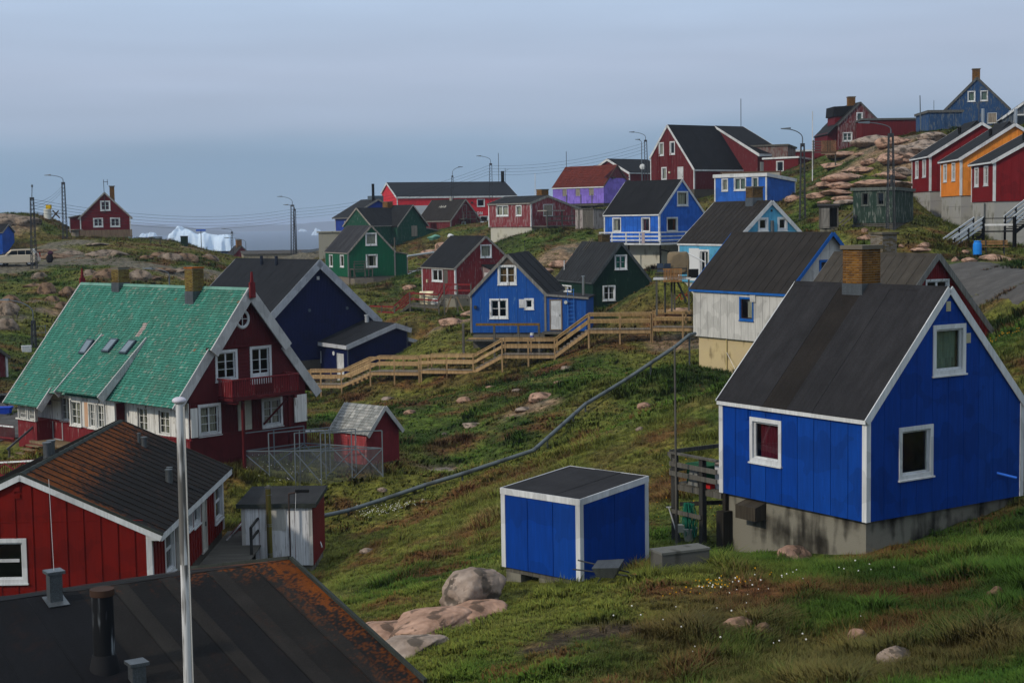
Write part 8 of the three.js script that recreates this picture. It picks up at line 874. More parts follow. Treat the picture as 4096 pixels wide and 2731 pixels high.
// ---------- decks, steps and things lying about ----------
const frameOf = (k) => { const q = plan(HS[k]); return [q, (x, y, z) => V3(x, y, z).applyAxisAngle(V3(0, 1, 0), q.turn).add(V3(q.x, q.y, q.z))]; };
const putIn = (k, name, label, cat, lp, turn = 0, grp) => { const [q, w] = frameOf(k), p = w(...lp); return thing(name, label, cat, [p.x, p.y, p.z], q.turn + turn, grp); };
const darkWood = timber('dark_deck', 0x3f4142);
{ // timber deck on the left of the big blue house
const [q] = frameOf('A'), o = putIn('A', 'timber_deck', 'weathered dark timber deck on posts beside the large blue house', 'deck', [-q.L / 2 - 0.08, 0, q.W / 2 - 0.1]); const W = 2.0, D = 2.6;
for (let i = 0; i < 13; i++) part(o, 'plank', new GB().box(-W + i * 0.155, -W + 0.145 + i * 0.155, -0.05, 0.0, -D, 0), greyWood); part(o, 'edge_beam', new GB().box(-W - 0.15, 0, -0.22, -0.052, 0.0, 0.06), greyWood); part(o, 'edge_beam', new GB().box(-W - 0.06, -W, -0.2, -0.052, -D, 0), greyWood);
for (const [x, z, h] of [[-W, 0.1, 0.95], [-0.75, 0.1, 0.85], [-W, -D + 0.1, 0.95], [-0.5, -1.2, -0.05]]) part(o, 'deck_post', new GB().box(x - 0.08, x + 0.08, -2.1, h, z - 0.08, z + 0.08), darkWood); for (const h of [0.22, 0.5]) part(o, 'rail', new GB().box(-W - 0.1, 0, h, h + 0.14, 0.19, 0.23), greyWood); part(o, 'rail', new GB().box(-W - 0.1, 0, 0.86, 0.92, 0.12, 0.24), greyWood); for (const h of [0.3, 0.85]) part(o, 'rail', new GB().box(-W - 0.13, -W - 0.09, h, h + 0.12, -D, 0.2), greyWood); part(o, 'rail', new GB().beam([-W - 0.55, 0.78, -0.1], [-W + 0.2, 0.66, 0.26], 0.04, 0.1), greyWood); part(o, 'cross_tie', new GB().box(-W, -0.7, -0.9, -0.78, 0.2, 0.24), greyWood); part(o, 'cross_tie', new GB().beam([-W + 0.1, -0.65, 0], [-0.5, -0.5, -1.2], 0.06, 0.12), darkWood);
const X = -q.L / 2 - 0.08, Z = q.W / 2 - 0.1; const cab = putIn('A', 'deck_cabinet', 'small slatted cabinet with blue grey lid on the timber deck', 'cabinet', [X - 0.55, 0.002, Z - 1.5]); part(cab, 'body', new GB().box(-0.35, 0.35, 0, 0.85, -0.3, 0.3), greyWood); part(cab, 'lid', new GB().box(-0.42, 0.42, 0.85, 0.93, -0.36, 0.36), paint('lid_blue', 0x6f8aa3));
const dr = putIn('A', 'water_drum', 'white plastic drum with rusty lid on the timber deck', 'drum', [X - 0.36, 0.002, Z - 0.4]); part(dr, 'drum', new GB().rod([0, 0, 0], [0, 0.68, 0], 0.27, 0.29, 18), mat('drum_white', 0xa9adb3)); part(dr, 'lid', new GB().rod([0, 0.68, 0], [0, 0.72, 0], 0.3, 0.28, 18), mat('drum_lid', 0x8a7768));
const gc = putIn('A', 'green_crate', 'dark green plastic crate behind the deck railing', 'crate', [X - 1.45, 0.002, Z - 0.55]); part(gc, 'body', new GB().box(-0.42, 0.42, 0, 0.5, -0.3, 0.3), mat('crate_green', 0x14502e)); part(gc, 'rim', new GB().box(-0.45, 0.45, 0.5, 0.56, -0.33, 0.33), mat('crate_green', 0)); const jc = putIn('A', 'jerrycan', 'scuffed grey canister behind the deck railing', 'canister', [X - 1.25, 0.002, Z - 0.08]); part(jc, 'body', new GB().hexa([V3(-0.22, 0, -0.13), V3(0.22, 0, -0.13), V3(0.22, 0, 0.13), V3(-0.22, 0, 0.13)], [V3(-0.17, 0.46, -0.1), V3(0.17, 0.46, -0.1), V3(0.17, 0.46, 0.1), V3(-0.17, 0.46, 0.1)]), mat('canister_grey', 0x777b7e, { map: concTex(), roughness: 0.4 })); part(jc, 'handle', new GB().path([[-0.12, 0.45, 0], [-0.08, 0.54, 0], [0.08, 0.54, 0], [0.12, 0.45, 0]], 0.018), mat('canister_grey', 0)); const rc = putIn('A', 'red_box', 'small red box low on the timber deck', 'box', [X - 0.65, 0.002, Z - 0.05]); part(rc, 'body', new GB().box(-0.16, 0.16, 0, 0.14, -0.09, 0.09), mat('box_red', 0xa01f1f)); part(rc, 'lid', new GB().box(-0.17, 0.17, 0.14, 0.17, -0.1, 0.1), mat('box_red', 0));
const shovel = (label, a, b) => { const s = thing('shovel', label, 'shovel'), A = a.isVector3 ? a : V3(...a), B = b.isVector3 ? b : V3(...b), d = V3().subVectors(B, A).normalize(); part(s, 'shaft', new GB().rod(A.clone().addScaledVector(d, 0.25), B, 0.02), mat('shaft_grey', 0x9a9da0)); part(s, 'grip', new GB().beam(B.clone().add(V3(-0.07, 0, 0)), B.clone().add(V3(0.07, 0, 0)), 0.035, 0.035), mat('shaft_grey', 0)); part(s, 'blade', new GB().beam(A, A.clone().addScaledVector(d, 0.27), 0.2, 0.02), darkSteel); };
const [, w] = frameOf('A'); shovel('upright shovel handle on the timber deck, left of the cabinet', w(X - 1.1, 0.01, Z - 1.0), w(X - 0.95, 1.45, Z - 0.9)); shovel('second shovel on the deck in front of the cabinet', w(X - 0.75, 0.01, Z - 0.75), w(X - 0.78, 1.3, Z - 0.9)); shovel('shovel stuck in the grass left of the deck posts', [...gp([4.846,-44.25])], V3(...gp([4.846,-44.25])).add(V3(-0.28, 1.0, -0.25)));
const nt = putIn('A', 'fishing_net', 'tangled green fishing net hanging under the timber deck', 'net', [X - 1.45, -0.55, Z + 0.05]); const ng = new GB(); seed = 5; for (let i = 0; i < 46; i++) { const x = rr(-0.3, 0.3), z = rr(-0.12, 0.12); ng.path([[x * 0.5, 0.0, z], [x + rr(-0.05, 0.05), -0.4, z + rr(-0.05, 0.05)], [x * rr(0.4, 1.3), rr(-0.8, -1.05), z]], 0.011, 4); } part(nt, 'mesh', ng, mat('net_green', 0x1d6b58));
const tb = thing('toilet_bowl', 'discarded grey toilet bowl standing in the grass under the deck', 'toilet bowl', gp([5.152,-44.25])); const prof = [[0.12, 0], [0.14, 0.06], [0.16, 0.2], [0.21, 0.36], [0.22, 0.4], [0.19, 0.41], [0.17, 0.36], [0.08, 0.24], [0, 0.22]].map(([x, y]) => new THREE.Vector2(x, y)); const lb = new THREE.LatheGeometry(prof, 24); lb.scale(1.15, 1, 0.95); part(tb, 'bowl', lb, mat('porcelain_grey', 0x8d9088, { roughness: 0.35 })); part(tb, 'cistern_stub', new GB().box(-0.36, -0.18, 0.28, 0.5, -0.1, 0.1), mat('porcelain_grey', 0));
const cb = thing('concrete_tank', 'weathered grey concrete box lying in the grass by the shed', 'concrete box', gp([4.26,-38.75], 0.14), 0.42); part(cb, 'body', new GB().box(-0.7, 0.7, -0.25, 0.34, -0.3, 0.3), concrete('tank_concrete', 0x5b5d5e)); part(cb, 'lid', new GB().box(-0.72, 0.72, 0.34, 0.4, -0.32, 0.32), concrete('tank_lid', 0x6a6e70)); for (const x of [-0.5, 0.5]) part(cb, 'lifting_loop', new GB().path([[x - 0.05, 0.1, 0.31], [x - 0.05, 0.04, 0.36], [x + 0.05, 0.04, 0.36], [x + 0.05, 0.1, 0.31]], 0.012), darkSteel);
const wb = thing('wheelbarrow', 'galvanised wheelbarrow tipped against the blue shed', 'wheelbarrow', gp([2.341,-38.25], 0.1), -0.35); part(wb, 'tray', new GB().hexa([V3(-0.22, 0.08, -0.16), V3(0.22, 0.08, -0.16), V3(0.22, 0.08, 0.16), V3(-0.22, 0.08, 0.16)], [V3(-0.34, 0.42, -0.27), V3(0.38, 0.5, -0.27), V3(0.38, 0.38, 0.25), V3(-0.34, 0.32, 0.25)]), steel); part(wb, 'handle', new GB().rod([-0.85, 0.26, 0.22], [0.55, 0.16, 0.1], 0.02), darkSteel); part(wb, 'handle', new GB().rod([-0.85, 0.4, -0.22], [0.55, 0.2, -0.1], 0.02), darkSteel); const wt = new THREE.TorusGeometry(0.15, 0.05, 10, 24); wt.rotateX(1.3); wt.translate(0.72, 0.12, 0); const wl = part(wb, 'wheel', wt, mat('tyre_black', 0x141414)); part(wl, 'hub', new GB().rod([0.72, 0.1, -0.02], [0.72, 0.15, 0.01], 0.09, 0.09, 14), mat('hub_red', 0x7a4438)); part(wb, 'leg', new GB().beam([-0.1, 0.1, 0.18], [-0.2, -0.05, 0.22], 0.03, 0.03), darkSteel);
}
{ // deck with clutter in front of the light blue house
const o = thing('cluttered_deck', 'raised wooden deck full of clutter beside the white house', 'deck', [8.888,-3.738,-94], -0.12), m = greyWood, px = 94 / 3496 / 4, X = (v) => (v - 275) * px; const s = (v) => v * px; part(o, 'platform', new GB().box(-0.05, s(330), -0.12, 0, -2.6, 0), m); part(o, 'edge_board', new GB().box(-0.1, s(330), -0.12, 0.02, 0.0, 0.04), white); for (const [x, l, z] of [[290, 300, -0.1], [365, 285, -0.7], [425, 280, -1.4], [585, 260, -0.1], [450, 270, -2.3]]) part(o, 'deck_post', new GB().box(X(x) - 0.06, X(x) + 0.06, -s(l) - 0.3, -0.12, z - 0.06, z + 0.06), m); part(o, 'brace', new GB().beam([X(470), -0.2, -2], [X(560), -1.6, -2.2], 0.05, 0.12), m); part(o, 'corner_post', new GB().box(X(572), X(580), 0, s(170), -0.1, 0), paleWood); part(o, 'rail', new GB().box(0, X(570), 0.52, 0.6, -0.05, 0), darkWood); part(o, 'rail', new GB().box(0, X(570), 0.2, 0.28, -0.05, 0), darkWood);
const pal = thing('slatted_panel', 'pale slatted wooden panel leaning on the cluttered deck', 'panel', [9.36,-4.002,-93.7], -0.12); for (let i = 0; i < 12; i++) part(pal, 'slat', new GB().box(s(8 + i * 14), s(15 + i * 14), 0, s(122), 0, 0.03), timber('pine_tan', 0xb98d5e)); for (const y of [4, 112]) part(pal, 'cross_bar', new GB().box(0, s(175), s(y), s(y + 12), -0.03, 0), timber('pine_tan', 0));
const tp = new THREE.IcosahedronGeometry(1, 5), tv = tp.attributes.position; for (let i = 0; i < tv.count; i++) { const a = V3().fromBufferAttribute(tv, i), k = Math.min(1, 0.78 / Math.max(Math.abs(a.x), Math.abs(a.y), Math.abs(a.z))) * (1 + 0.12 * (fbm(a.x * 4 + 5, a.z * 4 + a.y * 3, 5, 3) - 0.5)); tv.setXYZ(i, a.x * k * 0.85, Math.max(-0.6, a.y * k) * 0.95, a.z * k * 0.6); } tp.computeVertexNormals(); solo('tarpaulin', 'tan tarpaulin covering a bulky thing on the cluttered deck', 'tarpaulin', tp, mat('tarp_tan', 0x6f6350, { roughness: 0.9 })).position.set(...[10.504,-2.934,-95.5]);
const chair = (label, p, ry) => { const c = thing('folding_chair', label, 'chair', p, ry); part(c, 'backrest', new GB().hexa([V3(-0.22, 0.45, 0), V3(0.22, 0.45, 0), V3(0.22, 0.45, 0.03), V3(-0.22, 0.45, 0.03)], [V3(-0.2, 0.92, -0.14), V3(0.2, 0.92, -0.14), V3(0.2, 0.92, -0.11), V3(-0.2, 0.92, -0.11)]), mat('chair_slate', 0x39465a)); part(c, 'seat', new GB().box(-0.22, 0.22, 0.38, 0.42, -0.02, 0.42), mat('chair_slate', 0)); for (const [x, z] of [[-0.2, 0], [0.2, 0], [-0.2, 0.4], [0.2, 0.4]]) part(c, 'leg', new GB().rod([x, 0, z], [x, 0.4, z], 0.015), darkSteel); }; chair('slate blue chair at the left end of the cluttered deck', [9.303,-3.781,-94.6], 2.8); chair('slate blue chair above the slatted panel on the cluttered deck', [9.75,-3.804,-95], 3.3);
solo('white_pole', 'white pole slanting down across the light blue house front', 'pole', new GB().rod([11.239,-2.262,-98], [12.501,-2.953,-97.5], 0.045), white); const bk = thing('black_cabinet', 'black appliance box on the cluttered deck', 'box', [11.289,-3.791,-94.4], -0.1); part(bk, 'body', new GB().box(-0.35, 0.35, 0, 0.55, -0.4, 0), darkSteel); part(bk, 'door', new GB().box(-0.3, 0.3, 0.05, 0.5, 0, 0.02), blackWood);
const bi = thing('bicycle_heap', 'red bicycle parts heaped under the cluttered deck', 'bicycle', gp([11.476,-102.5]), 0.3); for (const x of [-0.45, 0.5]) { const t = new THREE.TorusGeometry(0.3, 0.025, 8, 24); t.translate(x, 0.32, 0); part(bi, 'wheel', t, mat('tyre_black', 0x141414)); } part(bi, 'frame', new GB().path([[-0.45, 0.32, 0], [-0.1, 0.7, 0], [0.4, 0.68, 0], [0.0, 0.3, 0], [-0.1, 0.7, 0]], 0.025).rod([0.5, 0.32, 0], [0.38, 0.85, 0], 0.022), mat('frame_red', 0x8a1f1c)); part(bi, 'saddle', new GB().box(-0.22, 0.04, 0.76, 0.81, -0.06, 0.06), blackWood);
}
{ // red railed landing and stairs of the faded red house
const o = thing('red_railed_stairs', 'wooden landing and stairs with red rails below the faded red house', 'stairs'), rail = flaky('red_rail', 0x6d1f22, 0x6e5a58, 0.2), P = (a) => V3(...a), up = (v, h) => v.clone().add(V3(0, h, 0)); const bk = V3(0.3, 0, -1.3);
const leg = (v, h = 1.0) => part(o, 'post', new GB().box(v.x - 0.06, v.x + 0.06, ground(v.x, v.z) - 0.2, v.y + h, v.z - 0.06, v.z + 0.06), greyWood);
const deck = (a, b) => { const A = P(a), B = P(b), n = Math.round(A.distanceTo(B) / 0.16); for (let i = 0; i < n; i++) { const c = A.clone().lerp(B, (i + 0.5) / n); part(o, 'plank', new GB().beam(c, c.clone().add(bk), 0.14, 0.05), greyWood); } part(o, 'edge_beam', new GB().beam(up(A, -0.15), up(B, -0.15), 0.05, 0.2), greyWood); for (const k of [0.45, 0.95]) part(o, 'rail', new GB().beam(up(A, k), up(B, k), 0.05, 0.13), rail); for (const t of [0, 0.5, 1]) leg(A.clone().lerp(B, t)); };
const steps = (a, b, n) => { const A = P(a), B = P(b); for (let i = 0; i < n; i++) { const c = A.clone().lerp(B, (i + 0.5) / n); part(o, 'tread', new GB().beam(c, c.clone().add(bk), 0.26, 0.05), timber('tread_pale', 0x908a84)); } part(o, 'stringer', new GB().beam(up(A, -0.1), up(B, -0.1), 0.05, 0.2), greyWood); for (const k of [0.5, 1.0]) for (const q of [V3(), bk]) part(o, 'rail', new GB().beam(up(A.clone().add(q), k), up(B.clone().add(q), k), 0.05, 0.13), rail); };
deck([-8.876,-7.221,-133], [-6.261,-7.338,-131]); steps([-8.876,-7.221,-133], [-10.253,-8.373,-133], 8); deck([-5.709,-6.361,-129.5], [-3.399,-6.368,-128]); steps([-5.709,-6.361,-129.5], [-6.308,-7.337,-131], 5); deck([-10.254,-8.421,-133], [-12.704,-8.478,-136]); for (const [a, b] of [[[-5.087,-6.392,-129], [-5.575,-7.772,-129]], [[-4.61,-6.467,-128.5], [-4.079,-7.672,-128.5]]]) part(o, 'brace', new GB().beam(a, b, 0.06, 0.12), paleWood);
const hide = (label, c, w, h, m) => { const g = new THREE.PlaneGeometry(w, h, 18, 18), p = g.attributes.position; for (let i = 0; i < p.count; i++) { const u = p.getX(i) / w + 0.5, v = 0.5 - p.getY(i) / h; const leg2 = v > 0.62 ? Math.max(0, Math.abs(Math.sin(u * 7.5)) - 0.15) : 1; p.setXYZ(i, p.getX(i) * (1 - 0.12 * v + 0.1 * fbm(v * 6, u * 2, 4, 2)), p.getY(i) * (0.82 + 0.3 * leg2), 0.08 * Math.sin(u * 9 + v * 3) + (v < 0.12 ? -0.25 * (0.12 - v) * 8 : 0)); } g.computeVertexNormals(); const o2 = solo('animal_hide', label, 'hide', g, m); o2.position.set(...c); o2.rotation.y = -0.15; }; hide('cream animal skin drying over the red stair railing', [-7.424,-6.735,-132.4], 1.15, 1.1, mat('hide_cream', 0xcfc6a8, { roughness: 1, side: THREE.DoubleSide })); const bn = thing('bedding_bundle', 'white bundle lying on the landing next to the cream skin', 'bundle', [-6.585,-7.04,-132]); const bg = rockGeo(77, 0.5, 0.32, 0.3, 0.5, 4); part(bn, 'cloth', bg, mat('cloth_white', 0xbfc0bd)); part(bn, 'strap', new GB().rod([0, -0.3, 0.29], [0, 0.3, 0.25], 0.02), darkSteel);
}
{ // white railed steps, barrel and bench by the road
const o = thing('white_railed_steps', 'black steps with white handrails up to the red row houses', 'stairs'), P = (a) => V3(...a), up = (v, h) => v.clone().add(V3(0, h, 0)), bk = V3(-0.25, 0, -1.25); const run = (a, b, n) => { const A = P(a), B = P(b); for (let i = 0; i < n; i++) { const c = A.clone().lerp(B, (i + 0.5) / n); part(o, 'tread', new GB().beam(c, c.clone().add(bk), 0.27, 0.06), blackWood); } part(o, 'stringer', new GB().beam(up(A, -0.12), up(B, -0.12), 0.05, 0.22), blackWood); for (const q of [V3(), bk]) { for (const k of [0.45, 0.72, 1.0]) part(o, 'handrail', new GB().beam(up(A.clone().add(q), k), up(B.clone().add(q), k), 0.05, 0.12), white); for (const t of [0.05, 0.5, 0.97]) { const v = A.clone().add(q).lerp(B.clone().add(q), t); part(o, 'post', new GB().box(v.x - 0.06, v.x + 0.06, ground(v.x, v.z) - 0.1, v.y + 1.0, v.z - 0.06, v.z + 0.06), blackWood); } } };
run([28.596,-2.702,-98.5], [31.21,-1.356,-100.5], 9); const A = P([31.21,-1.32,-100.5]), B = P([32.866,-1.323,-99.5]); part(o, 'landing', new GB().hexa([A, B, B.clone().add(bk), A.clone().add(bk)], [up(A, 0.08), up(B, 0.08), up(B.clone().add(bk), 0.08), up(A.clone().add(bk), 0.08)]), blackWood); for (const t of [0, 1]) { const v = A.clone().lerp(B, t); part(o, 'post', new GB().box(v.x - 0.06, v.x + 0.06, ground(v.x, v.z) - 0.1, v.y + 1.0, v.z - 0.06, v.z + 0.06), blackWood); } part(o, 'rail', new GB().beam(up(A, 0.9), up(B, 0.9), 0.05, 0.06), blackWood); part(o, 'rail', new GB().beam(up(A, 0.48), up(B, 0.48), 0.05, 0.12), white); run([32.866,-1.323,-99.5], [35.09,-0.089,-101.5], 9);
const br = thing('blue_barrel', 'bright blue plastic barrel by the road below the steps', 'barrel', gp([29.274,-95.5])); part(br, 'barrel', new THREE.LatheGeometry([[0, 0], [0.25, 0], [0.27, 0.06], [0.27, 0.7], [0.2, 0.82], [0.2, 0.84], [0.23, 0.86], [0.23, 0.9], [0, 0.92]].map(([x, y]) => new THREE.Vector2(x, y)), 24), mat('barrel_blue', 0x1f7ad0, { roughness: 0.4 })); part(br, 'band', new GB().rod([0, 0.34, 0], [0, 0.37, 0], 0.278, 0.278, 24), mat('barrel_blue', 0));
const bench = (label, p, ry, m) => { const b = thing('park_bench', label, 'bench', p, ry); for (let i = 0; i < 3; i++) { part(b, 'seat_slat', new GB().box(-0.8, 0.8, 0.42, 0.455, -0.2 + i * 0.14, -0.08 + i * 0.14), m); if (i < 2) part(b, 'back_slat', new GB().box(-0.8, 0.8, 0.56 + i * 0.16, 0.69 + i * 0.16, -0.31, -0.28), m); } for (const x of [-0.55, 0.55]) part(b, 'leg', new GB().beam([x, -0.1, 0.15], [x, 0.42, 0.12], 0.05, 0.04).beam([x, -0.1, -0.24], [x, 0.85, -0.26], 0.05, 0.04).beam([x, 0.4, -0.25], [x, 0.4, 0.2], 0.04, 0.04), darkSteel); }; bench('slatted wooden bench on the verge beside the blue barrel', gp([30.704,-96.5]), -0.2, timber('bench_tan', 0x9a7a55)); bench('green grey bench on the headland overlooking the sea', gp([-42.749,-183.5]), 0.1, timber('bench_grey', 0x4f5a58));
}
{ // boards beside the lichen-roofed house, steps of the old house
const [q, w] = frameOf('X'), o = putIn('X', 'plank_walk', 'weathered grey plank walk along the lichen roofed house', 'deck', [0, -0.2, q.W / 2 + 0.1]); for (let i = 0; i < 62; i++) part(o, 'plank', new GB().box(-3 + i * 0.155, -2.86 + i * 0.155, -0.05, 0, 0, 1.7), greyWood); for (const x of [-3, 0, 3, 6.4]) part(o, 'deck_post', new GB().box(x, x + 0.12, -1.5, -0.05, 1.5, 1.62), darkWood); for (const x of [2.2, 4.2, 6.2]) part(o, 'rail_post', new GB().box(x, x + 0.1, 0, 1.0, 1.56, 1.66), darkWood); for (const h of [0.5, 0.95]) part(o, 'rail', new GB().box(2.2, 6.3, h, h + 0.09, 1.58, 1.64), darkWood); for (let i = 0; i < 3; i++) part(o, 'step', new GB().box(0.6, 1.8, -0.25 - i * 0.2, -0.2 - i * 0.2, 1.75 + i * 0.26, 2.0 + i * 0.26), greyWood);
const [u] = frameOf('U'), st = putIn('U', 'porch_steps', 'grey wooden porch steps with a slanting rail at the old red house', 'stairs', [-4.3, 0.05, u.W / 2 + 0.1]); part(st, 'landing', new GB().box(-0.9, 2.2, -0.12, 0, 0, 0.95), paleWood); for (let i = 0; i < 4; i++) part(st, 'step', new GB().box(-0.7, 0.5, -0.2 - i * 0.16, -0.15 - i * 0.16, 1.0 + i * 0.28, 1.28 + i * 0.28), paleWood); part(st, 'rail', new GB().beam([-0.8, 0.75, 0.6], [-0.8, -0.3, 2.2], 0.05, 0.1), steel); part(st, 'skirt', new GB().box(-0.85, 2.15, -0.9, -0.125, 0.88, 0.93), redU2); part(st, 'rail_post', new GB().box(-0.84, -0.76, -0.9, -0.2, 2.05, 2.13), greyWood);
}
{ // parked car
const c = [-49.618,-153], o = thing('parked_car', 'beige four wheel drive car parked by the blue building', 'car', gp(c, 0.0), 0.06); const bm = mat('car_beige', 0xb3a998, { metalness: 0.35, roughness: 0.35 }), sh = (pts) => { const s = new THREE.Shape(); pts.forEach(([x, y], i) => (i ? s.lineTo(x, y) : s.moveTo(x, y))); return s; };
const ex = (pts, d, z, b = 0.06) => { const g = new THREE.ExtrudeGeometry(sh(pts), { depth: d, bevelEnabled: true, bevelSize: b, bevelThickness: b, bevelSegments: 2 }); g.translate(0, 0, z); return g; }; part(o, 'body', ex([[-2.1, 0.42], [-2.15, 0.75], [-2.0, 0.95], [-1.0, 1.05], [2.05, 1.08], [2.12, 0.5], [1.9, 0.38], [-1.9, 0.36]], 1.55, -0.775), bm); part(o, 'cabin', ex([[-1.0, 1.05], [-0.35, 1.6], [1.6, 1.64], [2.0, 1.08]], 1.35, -0.675, 0.05), bm);
const gl = mat('car_glass', 0x11161a, { roughness: 0.08 }); for (const z of [0.735, -0.745]) for (const pts of [[[-0.72, 1.12], [-0.28, 1.5], [0.25, 1.53], [0.25, 1.12]], [[0.32, 1.12], [0.32, 1.53], [1.02, 1.54], [1.02, 1.12]], [[1.1, 1.12], [1.1, 1.54], [1.5, 1.54], [1.76, 1.14]]]) part(o, 'side_window', ex(pts, 0.01, z, 0.004), gl); part(o, 'windscreen', new GB().hexa([V3(-1.06, 1.08, -0.62), V3(-1.06, 1.08, 0.62), V3(-0.42, 1.6, 0.58), V3(-0.42, 1.6, -0.58)], [V3(-1.09, 1.1, -0.62), V3(-1.09, 1.1, 0.62), V3(-0.45, 1.62, 0.58), V3(-0.45, 1.62, -0.58)]), gl);
for (const [x, z] of [[-1.35, 0.72], [1.4, 0.72], [-1.35, -0.72], [1.4, -0.72]]) { const t = new THREE.TorusGeometry(0.26, 0.095, 10, 24); t.translate(x, 0.35, z); const wl = part(o, 'wheel', t, mat('tyre_black', 0x141414)); part(wl, 'rim', new GB().rod([x, 0.35, z - 0.06], [x, 0.35, z + 0.06], 0.2, 0.2, 16), mat('rim_silver', 0x9a9fa3, { metalness: 0.7, roughness: 0.35 })); } for (const z of [0.62, -0.62]) { part(o, 'headlight', new GB().box(-2.2, -2.05, 0.75, 0.92, z - 0.15, z + 0.15), mat('lens', 0xc9cfd2, { roughness: 0.1 })); part(o, 'tail_light', new GB().box(2.1, 2.19, 0.85, 1.3, z - 0.08, z + 0.08), mat('tail_red', 0x9a1414, { roughness: 0.2 })); part(o, 'mirror', new GB().box(-0.78, -0.65, 1.1, 1.26, Math.sign(z) * 0.9 - 0.08, Math.sign(z) * 0.9 + 0.08), bm); } part(o, 'bumper', new GB().box(-2.24, -2.05, 0.36, 0.6, -0.78, 0.78), bm); part(o, 'grille', new GB().box(-2.2, -2.12, 0.64, 0.78, -0.4, 0.4), darkSteel); for (const z of [0.6, -0.6]) part(o, 'roof_rail', new GB().beam([-0.3, 1.72, z], [1.6, 1.74, z], 0.04, 0.04), darkSteel); part(o, 'number_plate', new GB().box(-2.26, -2.245, 0.42, 0.53, -0.25, 0.25), white);
}
{ // bags on the track, headland clutter
const bag = thing('black_rucksack', 'black and maroon bag left standing on the headland track', 'bag', gp([-47.794,-157.75])); part(bag, 'body', rockGeo(31, 0.42, 0.55, 0.35, 0.2, 3).translate(0, 0.5, 0), mat('bag_black', 0x17161a)); part(bag, 'top', rockGeo(32, 0.34, 0.25, 0.3, 0.2, 3).translate(0.15, 1.0, 0), mat('bag_maroon', 0x3a1f30)); const sg = thing('sign_post', 'blue sign on a thin post at the tip of the headland', 'sign', gp([-38.702,-190.75])); part(sg, 'post', new GB().rod([0, -0.3, 0], [0, 2.35, 0], 0.05), steel); part(sg, 'sign_plate', new GB().box(-0.6, 0.6, 2.3, 2.5, -0.04, 0.04), mat('sign_blue', 0x1f4fb0));
const lb = thing('litter_bin', 'dark green litter bin on the headland', 'bin', gp([-40.544,-189.5])); part(lb, 'bin', new GB().box(-0.4, 0.4, -0.1, 1.2, -0.3, 0.3), mat('bin_green', 0x12251f)); part(lb, 'lid', new GB().box(-0.44, 0.44, 1.2, 1.3, -0.34, 0.34), darkSteel); const st3 = thing('white_tank', 'white tank with yellow lid and winch on the headland crest', 'tank', gp([-59.601,-196.75])); st3.scale.setScalar(0.6); part(st3, 'tank', new GB().rod([0, -0.2, 0], [0, 2.0, 0], 0.8, 0.8, 16), mat('tank_white', 0xb9bcb6)); part(st3, 'lid', new GB().box(-0.2, 0.8, 2.0, 2.9, -0.5, 0.5), mat('lid_yellow', 0xc2a015)); part(st3, 'winch', new GB().beam([0.9, 0, 0], [2.4, 1.6, 0], 0.2, 0.25).beam([1.1, 1.7, 0], [2.6, 0, 0], 0.2, 0.25).beam([0.8, 0.9, 0.2], [3.6, 1.0, 0.2], 0.12, 0.12), timber('winch_wood', 0x5b5348));
const hp = [-10.862,-3.546,-178]; seed = 99; const dl = [[], []]; for (let i = 0; i < 16; i++) { const c = V3(hp[0] + rr(-4.5, 4), 0, hp[2] + rr(-3, 3)); c.y = ground(c.x, c.z) + 0.15; const d = V3(rr(-1, 1), rr(-0.1, 0.25), rr(-1, 1)).normalize().multiplyScalar(rr(0.5, 1.6)); const sb = solo('scrap_board', '', 'board', new GB().beam(d.clone().negate(), d, rr(0.15, 0.4), 0.05), i % 2 ? paleWood : white, 'scrap boards in the rubbish heap'); sb.position.copy(c); dl[i % 2].push(sb); } tellApart(dl[0], 'white broken board in the rubbish heap', ['']); tellApart(dl[1], 'pale plank in the rubbish heap', ['']); const np = thing('green_net_pile', 'heap of pale green netting behind the rubbish boards', 'net', gp([-9.945,-198.25], 0.2)); part(np, 'heap', rockGeo(55, 0.95, 0.4, 0.7, 0.9, 5), mat('net_pale_green', 0x5f8f80)); part(np, 'float', rockGeo(56, 0.7, 0.5, 0.5, 0.4, 3).translate(2.2, 0, 0.4), white);
solo('fallen_rail', 'long pale metal rail lying on the rocks by the green house', 'rail', new GB().rod([-11.266,-3.822,-166], [-8.455,-3.494,-168], 0.12), mat('rail_pale', 0x9aa3a8)); solo('guard_rail', 'galvanised guard rail beside the shore track', 'guard rail', new GB().beam([-30.723,-4.382,-222], [-25.767,-3.59,-212], 0.08, 0.35).beam([-29.956,-4.482,-221], [-29.972,-5.081,-221], 0.1, 0.1).beam([-27.728,-4.066,-216], [-27.748,-4.836,-216], 0.1, 0.1), steel);
const rk = thing('metal_rack', 'galvanised rack leaning left of the turquoise roof', 'rack', gp([-34.508,-111])); for (const x of [-0.45, 0.45]) part(rk, 'upright', new GB().beam([x, 0, 0], [x - 0.1, 1.5, -0.1], 0.05, 0.05), steel); for (const y of [0.5, 0.95, 1.4]) part(rk, 'crossbar', new GB().beam([-0.5, y, 0], [0.45, y, 0], 0.05, 0.05), steel); const wc = thing('white_crate', 'white box lying on the grass left of the turquoise roof', 'box', gp([-34.759,-108.5]), 0.4); part(wc, 'body', new GB().box(-0.32, 0.32, -0.1, 0.36, -0.22, 0.22), white); part(wc, 'lid', new GB().box(-0.34, 0.34, 0.36, 0.4, -0.24, 0.24), white);
